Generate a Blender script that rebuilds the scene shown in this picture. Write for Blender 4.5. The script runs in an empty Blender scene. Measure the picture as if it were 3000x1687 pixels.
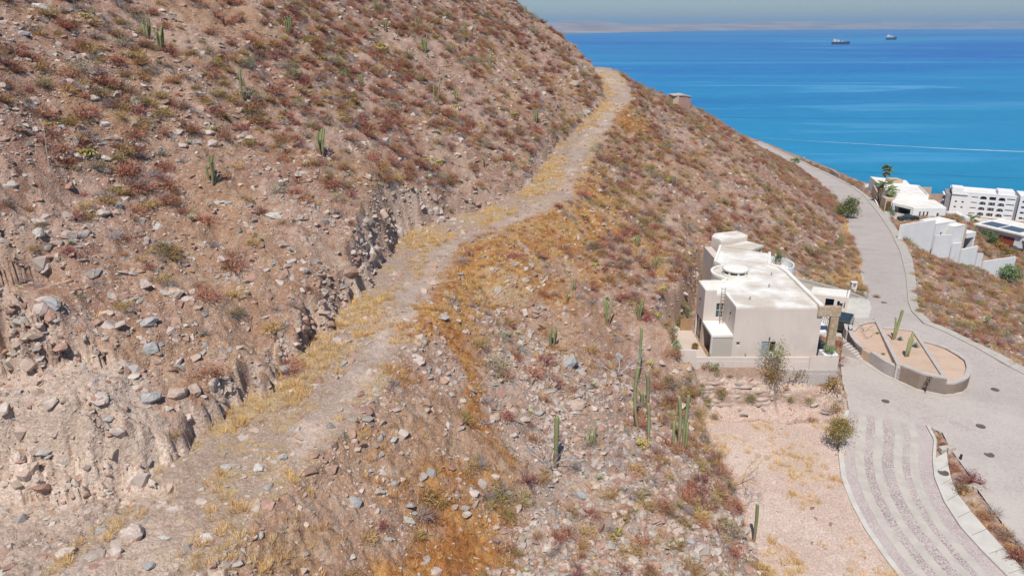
import bpy, bmesh, math, random
import numpy as np
from mathutils import Vector, Matrix, Euler
random.seed(7); RNG = np.random.default_rng(7)
scene = bpy.context.scene
COL = scene.collection
R = math.radians

# ------------------------------------------------------------------ camera (origin, sea level is 100 m below)
PITCH = R(19.84); FPX = 2142.0
cam_d = bpy.data.cameras.new('camera'); cam = bpy.data.objects.new('camera', cam_d); COL.objects.link(cam)
cam_d.sensor_width = 36.0; cam_d.lens = 36.0 * FPX / 3000.0
cam_d.clip_start = 0.5; cam_d.clip_end = 120000.0
cam.location = (0, 0, 0); cam.rotation_euler = (math.pi / 2 - PITCH, 0, 0)
scene.camera = cam

# ------------------------------------------------------------------ world sky and sun
SUN_EL = R(58.0); SHADOW_AZ = R(14.0)          # shadows fall forward and a little to +x
world = bpy.data.worlds.new('World'); scene.world = world; world.use_nodes = True
wn = world.node_tree; wn.nodes.clear()
w_out = wn.nodes.new('ShaderNodeOutputWorld'); w_bg = wn.nodes.new('ShaderNodeBackground'); w_sky = wn.nodes.new('ShaderNodeTexSky')
w_sky.sky_type = 'NISHITA'; w_sky.sun_disc = False
w_sky.sun_elevation = SUN_EL; w_sky.sun_rotation = SHADOW_AZ + math.pi
w_sky.altitude = 100.0; w_sky.air_density = 1.0; w_sky.dust_density = 0.6; w_sky.ozone_density = 10.0
w_bg.inputs['Strength'].default_value = 0.092
wn.links.new(w_sky.outputs[0], w_bg.inputs[0]); wn.links.new(w_bg.outputs[0], w_out.inputs[0])
sun_d = bpy.data.lights.new('sun', 'SUN'); sun = bpy.data.objects.new('sun', sun_d); COL.objects.link(sun)
sun_d.energy = 4.4; sun_d.angle = R(0.55); sun_d.color = (1.0, 0.955, 0.89)
_sd = Vector((math.sin(SHADOW_AZ) * math.cos(SUN_EL), math.cos(SHADOW_AZ) * math.cos(SUN_EL), -math.sin(SUN_EL)))
sun.rotation_euler = _sd.to_track_quat('-Z', 'Y').to_euler()
vs = scene.view_settings
vs.view_transform = 'Standard'; vs.look = 'None'; vs.exposure = 0.0; vs.gamma = 1.0; vs.use_curve_mapping = False
scene.cycles.max_bounces = 6; scene.cycles.diffuse_bounces = 2; scene.cycles.glossy_bounces = 2
scene.cycles.transparent_max_bounces = 6; scene.cycles.volume_bounces = 0

# ------------------------------------------------------------------ survey helpers: sight lines of the survey photo to plan points
_c, _s = math.cos(PITCH), math.sin(PITCH)
def ray(px, py):
    u = (px - 1500) / FPX; v = (843.5 - py) / FPX
    return np.array([u, _c + v * _s, -_s + v * _c])
def at(px, py, z):
    r = ray(px, py); return r * (z / r[2])
def at_y(px, py, y):
    r = ray(px, py); return r * (y / r[1])

# ------------------------------------------------------------------ noise
_PERM = np.random.default_rng(11).permutation(4096).astype(np.int64)
def _h(ix, iy, seed):
    return _PERM[(ix * 73 + _PERM[(iy * 31 + seed * 977) & 4095]) & 4095] / 4095.0
def vnoise(x, y, seed=0):
    ix = np.floor(x).astype(np.int64); iy = np.floor(y).astype(np.int64)
    fx = x - ix; fy = y - iy
    fx = fx * fx * fx * (fx * (fx * 6 - 15) + 10); fy = fy * fy * fy * (fy * (fy * 6 - 15) + 10)
    a = _h(ix, iy, seed); b = _h(ix + 1, iy, seed); c = _h(ix, iy + 1, seed); d = _h(ix + 1, iy + 1, seed)
    return (a + (b - a) * fx) * (1 - fy) + (c + (d - c) * fx) * fy - 0.5     # -0.5 .. 0.5
def fbm(x, y, octaves, seed=0, gain=0.5):
    t = 0; a = 1.0
    for o in range(octaves):
        t = t + a * vnoise(x * 2 ** o + 17.3 * o, y * 2 ** o - 9.1 * o, seed + o); a *= gain
    return t
def cells(x, y, seed=0):
    """one random value per jittered cell, for broken blocks"""
    ix = np.floor(x).astype(np.int64); iy = np.floor(y).astype(np.int64); best = np.full(x.shape, 9.0); val = np.zeros(x.shape)
    for i in (-1, 0, 1):
        for j in (-1, 0, 1):
            cx = ix + i; cy = iy + j; d = (cx + _h(cx, cy, seed) - x) ** 2 + (cy + _h(cx, cy, seed + 5) - y) ** 2; k = d < best; best = np.where(k, d, best); val = np.where(k, _h(cx, cy, seed + 9), val)
    return val - 0.5
def sstep(a, b, x):
    t = np.clip((x - a) / (b - a), 0, 1); return t * t * (3 - 2 * t)

# ------------------------------------------------------------------ terrain lines (x right, y forward, z relative to the camera)
_yd = np.arange(0, 460, 0.5)
def _smooth(v, sig):
    k = np.arange(-int(sig * 8), int(sig * 8) + 1) * 0.5; w = np.exp(-k * k / (2 * sig * sig)); w /= w.sum()
    p = len(k) // 2
    return np.convolve(np.pad(v, p, mode='edge'), w, 'valid')
_tk = np.array([[0, -28.5, -25.6], [20, -21.4, -25.0], [34.5, -16.2, -24.3], [46.2, -12, -23.2], [61.2, -9.1, -22.3], [73.7, -7.5, -21.7],
                [82.5, 0, -21.0], [91.7, 6.1, -20.0], [112.6, 9.4, -18.7], [136, 16.2, -17.0], [154.8, 22.5, -14.5], [174.3, 22.7, -11.0],
                [190, 20.0, -9.5], [210, 10.0, -9.0], [460, 10, -9]])
_xt = _smooth(np.interp(_yd, _tk[:, 0], _tk[:, 1]), 1.6)
_zt = _smooth(np.interp(_yd, _tk[:, 0], _tk[:, 2]), 4.0)
_xs = _smooth(np.interp(_yd, _tk[:, 0], np.where(_tk[:, 0] > 180, 24.0, _tk[:, 1])), 11.0)
_zs = _smooth(np.interp(_yd, _tk[:, 0], _tk[:, 2]), 8.0)
_ct = np.cos(np.arctan(np.gradient(_xt, 0.5)))
def track_x(y): return np.interp(y, _yd, _xt)
def track_z(y): return np.interp(y, _yd, _zt)
_zr = np.array([[0, -44], [20, -41.9], [44, -39.2], [66, -36.9], [90, -36.8], [95.7, -37.3], [103.6, -38.2], [118.5, -40], [145, -43], [183, -47],
                [221, -50.5], [248, -52.5], [289, -55], [341, -57], [398, -59], [460, -60]])
_zrd = _smooth(np.interp(_yd, _zr[:, 0], _zr[:, 1]), 4.0)
def road_z(y): return np.interp(y, _yd, _zrd)
def road_pt(px, py):
    r = ray(px, py); t = 37 / -r[2]
    for _ in range(60): t = t + 0.6 * (float(road_z(r[1] * t)) / r[2] - t)
    return r * t
# edges of the cobbled upper road, then of its footway
ROAD_L = [(2537, 868), (2533, 828), (2522, 775), (2504, 724), (2483, 658), (2472, 638), (2458, 590), (2438, 570), (2409, 541), (2361, 508), (2310, 478), (2253, 447), (2195, 416)]
ROAD_R = [(2660, 884), (2653, 803), (2637, 739), (2608, 678), (2580, 636), (2562, 612), (2530, 574), (2490, 545), (2440, 520), (2390, 496), (2335, 469), (2277, 443), (2222, 416)]
WALK_O = [(2686, 884), (2684, 828), (2673, 760), (2653, 714), (2622, 664), (2590, 625), (2552, 582), (2505, 548), (2450, 520), (2397, 495), (2341, 468), (2282, 442), (2226, 415)]
PR_L = np.array([road_pt(*p) for p in ROAD_L]); PR_R = np.array([road_pt(*p) for p in ROAD_R]); PR_W = np.array([road_pt(*p) for p in WALK_O])
PLAZA_R = [(2660, 884), (2670, 913), (2704, 948), (2762, 971), (2820, 1000), (2878, 1029), (2935, 1064), (3000, 1098), (3120, 1165), (3260, 1260)]
PLAZA_W = [(2686, 884), (2693, 913), (2727, 945), (2797, 974), (2878, 1015), (2935, 1041), (3000, 1078), (3120, 1146), (3260, 1240)]
PP_R = np.array([road_pt(*p) for p in PLAZA_R]); PP_W = np.array([road_pt(*p) for p in PLAZA_W])
STRIP_L = [(2487, 1205), (2478, 1262), (2470, 1330), (2478, 1400), (2505, 1470), (2545, 1545), (2600, 1625), (2650, 1690), (2760, 1800)]
STRIP_R = [(2712, 1248), (2735, 1290), (2731, 1350), (2736, 1400), (2764, 1470), (2812, 1545), (2880, 1620), (2950, 1690), (3060, 1790)]
SWALK_O = [(2722, 1246), (2745, 1290), (2772, 1325), (2776, 1358), (2790, 1425), (2815, 1465), (2860, 1520), (2950, 1620), (3015, 1690), (3110, 1780)]
PS_L = np.array([road_pt(*p) for p in STRIP_L]); PS_R = np.array([road_pt(*p) for p in STRIP_R]); PS_W = np.array([road_pt(*p) for p in SWALK_O])
RR_L = [(2718, 1240), (2762, 1268), (2782, 1310), (2812, 1352), (2850, 1402), (2868, 1438), (2905, 1490), (2960, 1560), (3020, 1640), (3110, 1740)]
PRR_L = np.array([road_pt(*p) for p in RR_L])
PLAZA_LEFT = [(2537, 868), (2520, 884), (2489, 905), (2474, 940), (2468, 1000), (2462, 1060), (2468, 1120), (2482, 1170), (2487, 1205)]
PP_L = np.array([road_pt(*p) for p in PLAZA_LEFT])
_toe_y = [0, 42.6, 50, 63.4, 66, 70, 76, 82, 92, 98, 103, 106] + [p[1] for p in PR_L if p[1] > 112]
_toe_x = [20, 18.3, 18.9, 18.6, 18.0, 17.4, 19.5, 23.0, 27.5, 32.0, 43, 46] + [p[0] - 2.2 for p in PR_L if p[1] > 112]
_toe_z = [-42, -38.8, -38.0, -36.9, -33.5, -30.2, -29.8, -29.8, -30.6, -33.0, -35.6, -36.4] + [p[2] + 0.5 for p in PR_L if p[1] > 112]
_o = np.argsort(_toe_y)
_tx = _smooth(np.interp(_yd, np.array(_toe_y)[_o], np.array(_toe_x)[_o]), 1.5)
_tz = _smooth(np.interp(_yd, np.array(_toe_y)[_o], np.array(_toe_z)[_o]), 1.5)
_rw = np.vstack([PR_W, PP_W]); _o = np.argsort(_rw[:, 1])
_rx = _smooth(np.interp(_yd, np.r_[_rw[_o, 1]], _rw[_o, 0]), 1.5)
_ridge = np.array([[-80, 196], [-20, 192], [-1.5, 187], [8, 182], [23, 179], [41, 190], [59, 222], [79, 265], [98.5, 302], [122, 365], [160, 470]])

def in_poly(x, y, poly):
    ins = np.zeros(x.shape, bool); n = len(poly)
    for i in range(n):
        x0, y0 = poly[i][:2]; x1, y1 = poly[(i + 1) % n][:2]
        if y0 == y1: continue
        c = ((y0 > y) != (y1 > y)) & (x < (x1 - x0) * (y - y0) / (y1 - y0) + x0); ins ^= c
    return ins
def poly_dist(x, y, poly, closed=True):
    d = np.full(x.shape, 1e9); n = len(poly)
    for i in range(n if closed else n - 1):
        x0, y0 = poly[i][:2]; x1, y1 = poly[(i + 1) % n][:2]
        dx, dy = x1 - x0, y1 - y0; L = dx * dx + dy * dy + 1e-9
        t = np.clip(((x - x0) * dx + (y - y0) * dy) / L, 0, 1)
        d = np.minimum(d, (x - x0 - t * dx) ** 2 + (y - y0 - t * dy) ** 2)
    d = np.sqrt(d)
    if closed: d[in_poly(x, y, poly)] = 0
    return d
PLAZA = [tuple(p[:2]) for p in PP_L] + [tuple(p[:2]) for p in [PS_R[0]]] + [tuple(p[:2]) for p in PRR_L] + [tuple(p[:2]) for p in PP_R[::-1]]
STRIP = [tuple(p[:2]) for p in PS_L] + [tuple(p[:2]) for p in PS_W[::-1]]
UPPER = [tuple(p[:2]) for p in PR_L] + [tuple(p[:2]) for p in PR_W[::-1]]
WALKP = [tuple(p[:2]) for p in PP_R] + [tuple(p[:2]) for p in PP_W[::-1]]
HOUSE_Z = -33.05
HPAD = [(16.9, 67.7), (33.9, 67.7), (34.3, 80), (35.5, 90), (33.0, 98), (29.0, 97.5), (25.6, 95), (24.2, 90), (22.6, 84.5), (20.0, 79.5), (17.0, 76)]
LOT = [(18.9, 20), (18.9, 63.6), (33.8, 63.6), (34.5, 50), (38, 30), (40, 20)]
FLAT = [(-70, 33.2), (-28, 33.4), (-19.3, 34.2), (-16, 30), (-16, 8), (-70, 8)]
TERR = [(-23.2, 35.2), (-21.0, 37.2), (-23.5, 40.5), (-28.3, 39.6), (-46, 36.8), (-46, 34.9)]
GULLY = [(-28.5, 41.0), (-26.0, 42.2), (-27.0, 45.5), (-31, 46.5), (-36, 43)]
DRIVE = [(35.0, 84), (44, 84), (50.0, 95), (47.5, 100.3), (43, 103.6), (36.5, 96)]
VILLA = [(96, 180), (112, 185), (120, 190), (122, 226), (116, 240), (107, 232), (101, 205)]
VILLA2 = [(129, 180), (150, 192), (176, 205), (176, 262), (140, 250), (132, 226), (128, 200)]
CONDO = [(205, 372), (330, 352), (345, 420), (215, 440)]
def flat_z(x, y): return -24.75 + 0.02 * (x + 24) - 0.015 * (y - 33)
def height(x, y, full=True):
    """terrain height and a dict of cover masks, at arrays x, y"""
    x = np.asarray(x, float); y = np.asarray(y, float)
    xt = np.interp(y, _yd, _xt); zt = np.interp(y, _yd, _zt); xs = np.interp(y, _yd, _xs); zs = np.interp(y, _yd, _zs)
    tx = np.interp(y, _yd, _tx); tz = np.interp(y, _yd, _tz); rx = np.interp(y, _yd, _rx); ct = np.interp(y, _yd, _ct); rz = np.interp(y, _yd, _zrd)
    d = xs - x
    du = d - np.interp(y, [0, 34, 45, 56, 63, 75, 84, 100, 150, 172, 185], [0.5, 0.8, 1.5, 1.0, -0.8, -0.2, 2.2, 2.6, 2.6, 0.8, 0.0]) * sstep(0, 6, d)
    up = zs + 0.60 * du + 0.0008 * d * d + 0.9 * np.sin(y * 0.11 + 0.05 * x) * sstep(3, 20, d)
    s = np.clip((x - xs) / np.maximum(tx - xs, 1), 0, 1)
    bulge = np.interp(y, [60, 120, 150, 190, 220, 420], [0.2, 1.0, 2.4, 3.0, 1.0, 0.5])
    dn = zs + (tz - zs) * s + bulge * 4 * s * (1 - s)
    nat = np.where(d > 0, up, dn)
    nat = np.where(x > tx, tz + (rz - tz) * sstep(0, 3, x - tx), nat)
    fall = rz - (0.37 + 0.06 * sstep(135, 150, y) * sstep(215, 190, y)) * np.maximum(x - rx, 0) - 0.9 * sstep(0, 3, x - rx)
    nat = np.where(x > rx, np.maximum(fall, -103), nat)
    ry = np.interp(x, _ridge[:, 0], _ridge[:, 1])
    nat = nat - np.where(x < rx - 14, 0.75 * np.maximum(y - ry - 1, 0), 0)
    nat = nat + (1.6 * fbm(x * 0.07, y * 0.07, 2, 3) + 0.9 * fbm(x * 0.27, y * 0.27, 3, 5)) * sstep(0.4, 4, np.abs(x - 0.5 * (tx + rx)) - 0.5 * (rx - tx) + 1.0)
    rough = np.ones_like(x)
    cutm = np.zeros_like(x); z = nat
    # the bench of the old track: cut on the uphill side, fill on the other
    rib = 0.9 * fbm(x * 0.35, y * 0.6, 3, 21) + 0.3 * fbm(x * 1.1, y * 1.4, 2, 25)
    dl = (xt - x) * ct
    wl = np.interp(y, [0, 34, 60, 80, 110, 180], [4.5, 3.6, 4.2, 4.4, 3.4, 3.0]); wr = np.interp(y, [0, 60, 80, 110, 180], [3.8, 3.5, 3.0, 3.0, 2.8])
    out_l = np.maximum(dl - wl + rib + (np.abs(fbm(x * 0.55, y * 0.55, 3, 47)) * 2.6 - 0.55) * sstep(66, 58, y), 0); out_r = np.maximum(-dl - wr + 0.5 * rib, 0)
    kcut = np.interp(y, [30, 50, 58, 64, 76, 84, 200], [1.9, 1.9, 2.2, 4.5, 3.0, 1.4, 1.5])
    act = sstep(200, 185, y)
    zb = zt + 0.10 * (fbm(x * 0.3, y * 0.3, 3, 31)) + 0.02 * dl
    zc = np.clip(z, np.where(act > 0, zb - 0.9 * out_l, -1e6), np.where(act > 0, zb + kcut * out_l, 1e6))
    cutm = np.maximum(cutm, sstep(0.12, 0.5, z - zc) * (out_l > 0.02))
    z = np.where(dl > 0, zc, z)
    zf = np.where((dl <= 0), np.clip(z, zb - 0.72 * out_r, zb + 0.30 * np.maximum(out_r - 4.0, 0)), z)
    z = np.where((y < 186), zf, z)
    bench = ((out_l <= 0.02) & (out_r <= 0.02) & (y < 186)).astype(float)
    rough = rough * (1 - 0.6 * bench)
    crag = np.abs(fbm(x * 0.8, y * 0.8, 3, 43)) * 2 - 0.45
    def pad(poly, zp, kc, kf, ribs=0.0, rgh=0.15, crg=0.0):
        nonlocal z, cutm, rough
        xs_ = [p[0] for p in poly]; ys_ = [p[1] for p in poly]
        m = (x > min(xs_) - 16) & (x < max(xs_) + 16) & (y > min(ys_) - 16) & (y < max(ys_) + 16)
        if not m.any(): return np.zeros_like(x)
        dd = np.full(x.shape, 1e3); dd[m] = poly_dist(x[m], y[m], poly)
        de = np.where(dd > 0, np.maximum(dd + ribs * rib + crg * crag, 0), 0)
        zz = zp(x, y) if callable(zp) else zp
        hi = np.where(dd < 15, zz + kc * de, 1e6); lo = np.where((dd < 15) & (kf < 50), zz - kf * de, -1e6)
        zn = np.clip(z, lo, hi)
        cutm = np.maximum(cutm, sstep(0.1, 0.6, z - zn) * (de > 0.05))
        z = zn
        ins = (de <= 0.02).astype(float); rough = rough * (1 - (1 - rgh) * ins); cutm = cutm * (1 - ins)
        return ins
    mflat = pad(FLAT, flat_z, 1.5, 0.6, 1.1, 0.9, 0.8)
    mterr = pad(TERR, lambda a, b: -20.3 + 0.14 * (b - 35) + 0.03 * (a + 24) + 0.5 * fbm(a * 0.3, b * 0.3, 2, 55), 2.8, 60.0, 1.2, 0.9, 1.5)
    pad(GULLY, -16.2, 2.6, 60.0, 0.9, 0.9)
    mh = pad(HPAD, HOUSE_Z, 4.5, 1.25, 0.25, 0.0)
    pad([(26.8, 64.8), (33.9, 64.8), (33.9, 67.55), (26.8, 67.55)], lambda a, b: -35.1 - 0.9 * np.maximum(0, 67.2 - b), 5.0, 60.0, 0.0, 1.0)
    strat = sstep(63.4, 64.4, y) * sstep(68.2, 67.2, y) * (x > 18) * (x < 34.5)
    ml = pad(LOT, lambda a, b: road_z(b) - 0.05 + 0.04 * np.maximum(0, 30 - a), 2.6, 0.8, 0.5, 0.25)
    pad(VILLA, lambda a, b: np.clip(road_z(b) - 0.9, -50.4, -47.5), 1.5, 0.9); pad(VILLA2, lambda a, b: -58.0 - 0.22 * (a - 123), 1.5, 0.9)
    pad(CONDO, -96.0, 1.5, 0.9)
    zrr = lambda a, b: road_z(b) - 0.22
    mr = pad(PLAZA, zrr, 1.2, 0.7, 0, 0.0); mr = np.maximum(mr, pad(STRIP, zrr, 1.2, 0.7, 0, 0.0))
    mr = np.maximum(mr, pad(UPPER, zrr, 1.2, 0.7, 0, 0.0)); mr = np.maximum(mr, pad(WALKP, zrr, 1.2, 0.7, 0, 0.0))
    mr = np.maximum(mr, pad(DRIVE, -37.2, 2.5, 1.0, 0, 0.0))
    # strata ledges of the sandstone face under the house
    led = np.abs(((z * 1.9 + 0.35 * fbm(x * 0.5, z * 0.9, 2, 61) * 4) % 1.0) - 0.5)
    qz = z * 1.35 + 0.5 * fbm(x * 0.22, y * 0.5, 2, 61) + 0.06 * x; fq = qz - np.floor(qz)
    z = z + strat * (0.85 * (np.floor(qz) + sstep(0.35, 0.95, fq) - qz) / 1.35 + 0.22 * fbm(x * 0.9 + z * 1.4, y * 2 + z * 2.4, 3, 63))
    # rubble and stone relief
    amp = rough * (0.35 + 0.65 * sstep(-20, -10, -np.abs(x - 0)))
    z = z + rough * (0.30 * fbm(x * 0.55, y * 0.55, 2, 71) + 0.34 * np.abs(fbm(x * 1.3, y * 1.3, 2, 75)) + 0.16 * fbm(x * 3.1, y * 3.1, 2, 79))
    rk = np.clip(cutm + 0.35 * (rough > 0.9) * sstep(0.0, 0.25, fbm(x * 0.16, y * 0.16, 2, 87)), 0, 1)
    rk = rk * (1 + 0.9 * cutm * sstep(50, 42, y) * sstep(36.5, 38.5, y))
    z = z + rk * (0.55 * cells(x * 1.1 + 0.3 * z, y * 1.1, 11) + 0.30 * cells(x * 2.6, y * 2.6 + 0.5 * z, 13)) + cutm * (0.45 * np.abs(fbm(x * 1.6, y * 1.6, 3, 83)) - 0.12)
    if not full: return z
    path_c = track_x(y) + np.interp(y, [0, 34, 46, 60, 72, 82, 100, 180], [4.0, 2.4, 1.6, 0.6, 0.8, 1.2, 0.6, 0.0])
    pw = np.interp(y, [30, 45, 60, 75, 100, 140, 180], [0.45, 0.6, 1.5, 0.5, 0.8, 1.5, 2.0])
    path = sstep(pw + 0.9, pw * 0.5, np.abs(x - path_c) * ct + 0.8 * fbm(x * 0.5, y * 0.5, 2, 91)) * bench * sstep(32.5, 38, y)
    path = path * np.clip(0.62 + 0.9 * fbm(x * 0.8, y * 0.8, 3, 95), 0, 1)
    return z, dict(cut=np.clip(cutm * (1 - strat), 0, 1), bench=bench, path=path, flat=np.maximum(mflat, mterr), lot=ml, road=np.maximum(mr, mh), strat=strat, out_r=np.where(y < 186, out_r, 99), dl=dl, nat_up=(d > 0).astype(float))
def hz(x, y): return float(height(np.array([x]), np.array([y]), False)[0])
def ground_at(px, py, t0=20.0, t1=420.0):
    r = ray(px, py); t = np.concatenate([np.arange(t0, 140, 0.12), np.arange(140, t1, 0.4)])
    p = r[None, :] * t[:, None]
    g = height(p[:, 0], p[:, 1], False); k = np.argmax(g >= p[:, 2])
    if k == 0: k = len(t) - 1
    q = p[k]; return np.array([q[0], q[1], g[k]])
# ------------------------------------------------------------------ materials
def new_mat(name):
    m = bpy.data.materials.new(name); m.use_nodes = True
    nt = m.node_tree; return m, nt, nt.nodes['Principled BSDF']
def N(nt, t, **kw):
    n = nt.nodes.new(t)
    for k, v in kw.items():
        if hasattr(n, k): setattr(n, k, v)
        else: n.inputs[k].default_value = v
    return n
def mixc(nt, fac, a, b, blend='MIX'):
    n = nt.nodes.new('ShaderNodeMix'); n.data_type = 'RGBA'; n.blend_type = blend
    for s, v in ((0, fac), (6, a), (7, b)):
        if hasattr(v, 'is_linked') or hasattr(v, 'links'): nt.links.new(v, n.inputs[s])
        elif s == 0: n.inputs[0].default_value = v
        else: n.inputs[s].default_value = (*v, 1) if len(v) == 3 else v
    return n.outputs[2]
def coords(nt, kind='Object'): return nt.nodes.new('ShaderNodeTexCoord').outputs[kind]
def wpos(nt): return nt.nodes.new('ShaderNodeNewGeometry').outputs['Position']
def noise(nt, vec, scale, detail=4, rough=0.6, dist=0.0):
    n = N(nt, 'ShaderNodeTexNoise'); n.inputs['Scale'].default_value = scale; n.inputs['Detail'].default_value = detail
    n.inputs['Roughness'].default_value = rough; n.inputs['Distortion'].default_value = dist; nt.links.new(vec, n.inputs['Vector']); return n.outputs['Fac']
def ramp(nt, fac, a, b):
    n = nt.nodes.new('ShaderNodeMapRange'); n.interpolation_type = 'SMOOTHSTEP'; nt.links.new(fac, n.inputs[0])
    n.inputs[1].default_value = a; n.inputs[2].default_value = b; return n.outputs[0]
def mth(nt, op, a, b=0.0):
    n = nt.nodes.new('ShaderNodeMath'); n.operation = op
    for i, v in enumerate((a, b)):
        if hasattr(v, 'links'): nt.links.new(v, n.inputs[i])
        else: n.inputs[i].default_value = v
    return n.outputs[0]
def attr(nt, name):
    n = nt.nodes.new('ShaderNodeAttribute'); n.attribute_name = name; return n.outputs['Fac']
def bump(nt, bs, h, strength, dist):
    n = nt.nodes.new('ShaderNodeBump'); n.inputs['Strength'].default_value = strength; n.inputs['Distance'].default_value = dist
    nt.links.new(h, n.inputs['Height']); nt.links.new(n.outputs[0], bs.inputs['Normal'])
def pm(name, c1, c2=None, scale=1.0, rough=0.85, bmp=0.0, bscale=20.0, space='w', metal=0.0, rnd=0.0, spec=0.3):
    """a plain procedural material: two colours mixed by noise, optional fine relief, optional per-object variation"""
    m, nt, bs = new_mat(name)
    bs.inputs['Roughness'].default_value = rough; bs.inputs['Metallic'].default_value = metal; bs.inputs['Specular IOR Level'].default_value = spec
    v = wpos(nt) if space == 'w' else coords(nt)
    col = mixc(nt, ramp(nt, noise(nt, v, scale), 0.35, 0.65), c1, c2 or tuple(c * 0.85 for c in c1))
    if rnd > 0:
        oi = nt.nodes.new('ShaderNodeObjectInfo'); hs = nt.nodes.new('ShaderNodeHueSaturation')
        mr = nt.nodes.new('ShaderNodeMapRange'); nt.links.new(oi.outputs['Random'], mr.inputs[0]); mr.inputs[3].default_value = 1 - rnd; mr.inputs[4].default_value = 1 + rnd
        nt.links.new(mr.outputs[0], hs.inputs['Value']); nt.links.new(col, hs.inputs['Color'])
        f2 = mth(nt, 'FRACT', mth(nt, 'MULTIPLY', oi.outputs['Random'], 7.31))
        mh = nt.nodes.new('ShaderNodeMapRange'); nt.links.new(f2, mh.inputs[0]); mh.inputs[3].default_value = 0.5 - rnd * 0.05; mh.inputs[4].default_value = 0.5 + rnd * 0.05
        nt.links.new(mh.outputs[0], hs.inputs['Hue']); col = hs.outputs[0]
    nt.links.new(col, bs.inputs['Base Color'])
    if bmp > 0: bump(nt, bs, noise(nt, v, bscale, 5, 0.65), bmp, 0.05)
    return m
def mat_terrain():
    """the ground colour is surveyed per vertex (soil, clay, sand, straw), grain and stone relief come from the nodes"""
    m, nt, bs = new_mat('desert_ground'); p = wpos(nt); bs.inputs['Roughness'].default_value = 0.95; bs.inputs['Specular IOR Level'].default_value = 0.1
    ca = nt.nodes.new('ShaderNodeAttribute'); ca.attribute_name = 'soil'
    fine = noise(nt, p, 6.5, 3, 0.75)
    c = mixc(nt, ramp(nt, fine, 0.36, 0.66), mixc(nt, 1.0, ca.outputs['Color'], (0.80, 0.76, 0.74), 'MULTIPLY'), mixc(nt, 1.0, ca.outputs['Color'], (1.17, 1.17, 1.16), 'MULTIPLY'))
    nt.links.new(c, bs.inputs['Base Color'])
    bump(nt, bs, mth(nt, 'MULTIPLY', noise(nt, p, 4.0, 3, 0.75), attr(nt, 'relief')), 0.8, 0.22)
    return m
def mat_cobble(name, stone1, stone2, mortar, scale, edge=0.06):
    m, nt, bs = new_mat(name); p = wpos(nt); bs.inputs['Roughness'].default_value = 0.8; bs.inputs['Specular IOR Level'].default_value = 0.25
    ve = N(nt, 'ShaderNodeTexVoronoi', feature='DISTANCE_TO_EDGE'); vc = N(nt, 'ShaderNodeTexVoronoi')
    for v in (ve, vc): v.inputs['Scale'].default_value = scale; nt.links.new(p, v.inputs['Vector'])
    sep = nt.nodes.new('ShaderNodeSeparateColor'); nt.links.new(vc.outputs['Color'], sep.inputs[0])
    st = mixc(nt, sep.outputs[0], stone1, stone2)
    st = mixc(nt, mth(nt, 'MULTIPLY', ramp(nt, noise(nt, p, 0.18, 4, 0.6), 0.40, 0.66), 0.55), st, mortar)
    e = ramp(nt, ve.outputs['Distance'], edge * 0.5, edge * 1.6)
    c = mixc(nt, e, mortar, st)
    c = mixc(nt, mth(nt, 'MULTIPLY', ramp(nt, noise(nt, p, 0.11, 5, 0.65, 0.5), 0.48, 0.70), 0.32), c, mixc(nt, 0.6, c, (0.22, 0.19, 0.17)))
    c = mixc(nt, mth(nt, 'MULTIPLY', ramp(nt, noise(nt, p, 0.35, 4, 0.7), 0.56, 0.70), 0.35), c, (0.56, 0.50, 0.43))
    nt.links.new(c, bs.inputs['Base Color']); bump(nt, bs, e, 0.5, 0.03)
    return m
M = {}
M['terrain'] = mat_terrain()
M['cobble'] = mat_cobble('cobble_paving', (0.50, 0.43, 0.38), (0.40, 0.34, 0.305), (0.545, 0.485, 0.43), 5.0)
M['cobble_dark'] = mat_cobble('dark_cobble_paving', (0.37, 0.29, 0.275), (0.27, 0.205, 0.20), (0.53, 0.46, 0.41), 4.3, 0.10)
M['cobble_pink'] = mat_cobble('pink_cobble_paving', (0.44, 0.355, 0.335), (0.36, 0.29, 0.28), (0.53, 0.455, 0.41), 4.3, 0.08)
M['concrete'] = pm('pale_concrete', (0.52, 0.47, 0.405), (0.45, 0.405, 0.35), 0.9, 0.85, 0.15, 12)
M['concrete_white'] = pm('bleached_concrete', (0.58, 0.545, 0.48), (0.51, 0.475, 0.415), 0.8, 0.85, 0.15, 12)

# ------------------------------------------------------------------ mesh helpers
def link(o, parent=None):
    COL.objects.link(o)
    if parent is not None: o.parent = parent
    return o
def mesh_obj(name, verts, faces, mat, parent=None, smooth=False):
    me = bpy.data.meshes.new(name); me.from_pydata([tuple(map(float, v)) for v in verts], [], [tuple(map(int, f)) for f in faces]); me.update()
    if smooth: me.polygons.foreach_set('use_smooth', [True] * len(me.polygons))
    if mat is not None: me.materials.append(mat)
    return link(bpy.data.objects.new(name, me), parent)
def tag(o, label=None, cat=None, group=None, kind=None):
    for k, v in (('label', label), ('category', cat), ('group', group), ('kind', kind)):
        if v: o[k] = v
    return o
def empty(name, loc=(0, 0, 0), rz=0.0, label=None, cat=None, group=None):
    o = bpy.data.objects.new(name, None); COL.objects.link(o); o.location = loc; o.rotation_euler = (0, 0, rz)
    o.empty_display_size = 0.2
    return tag(o, label, cat, group)
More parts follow.
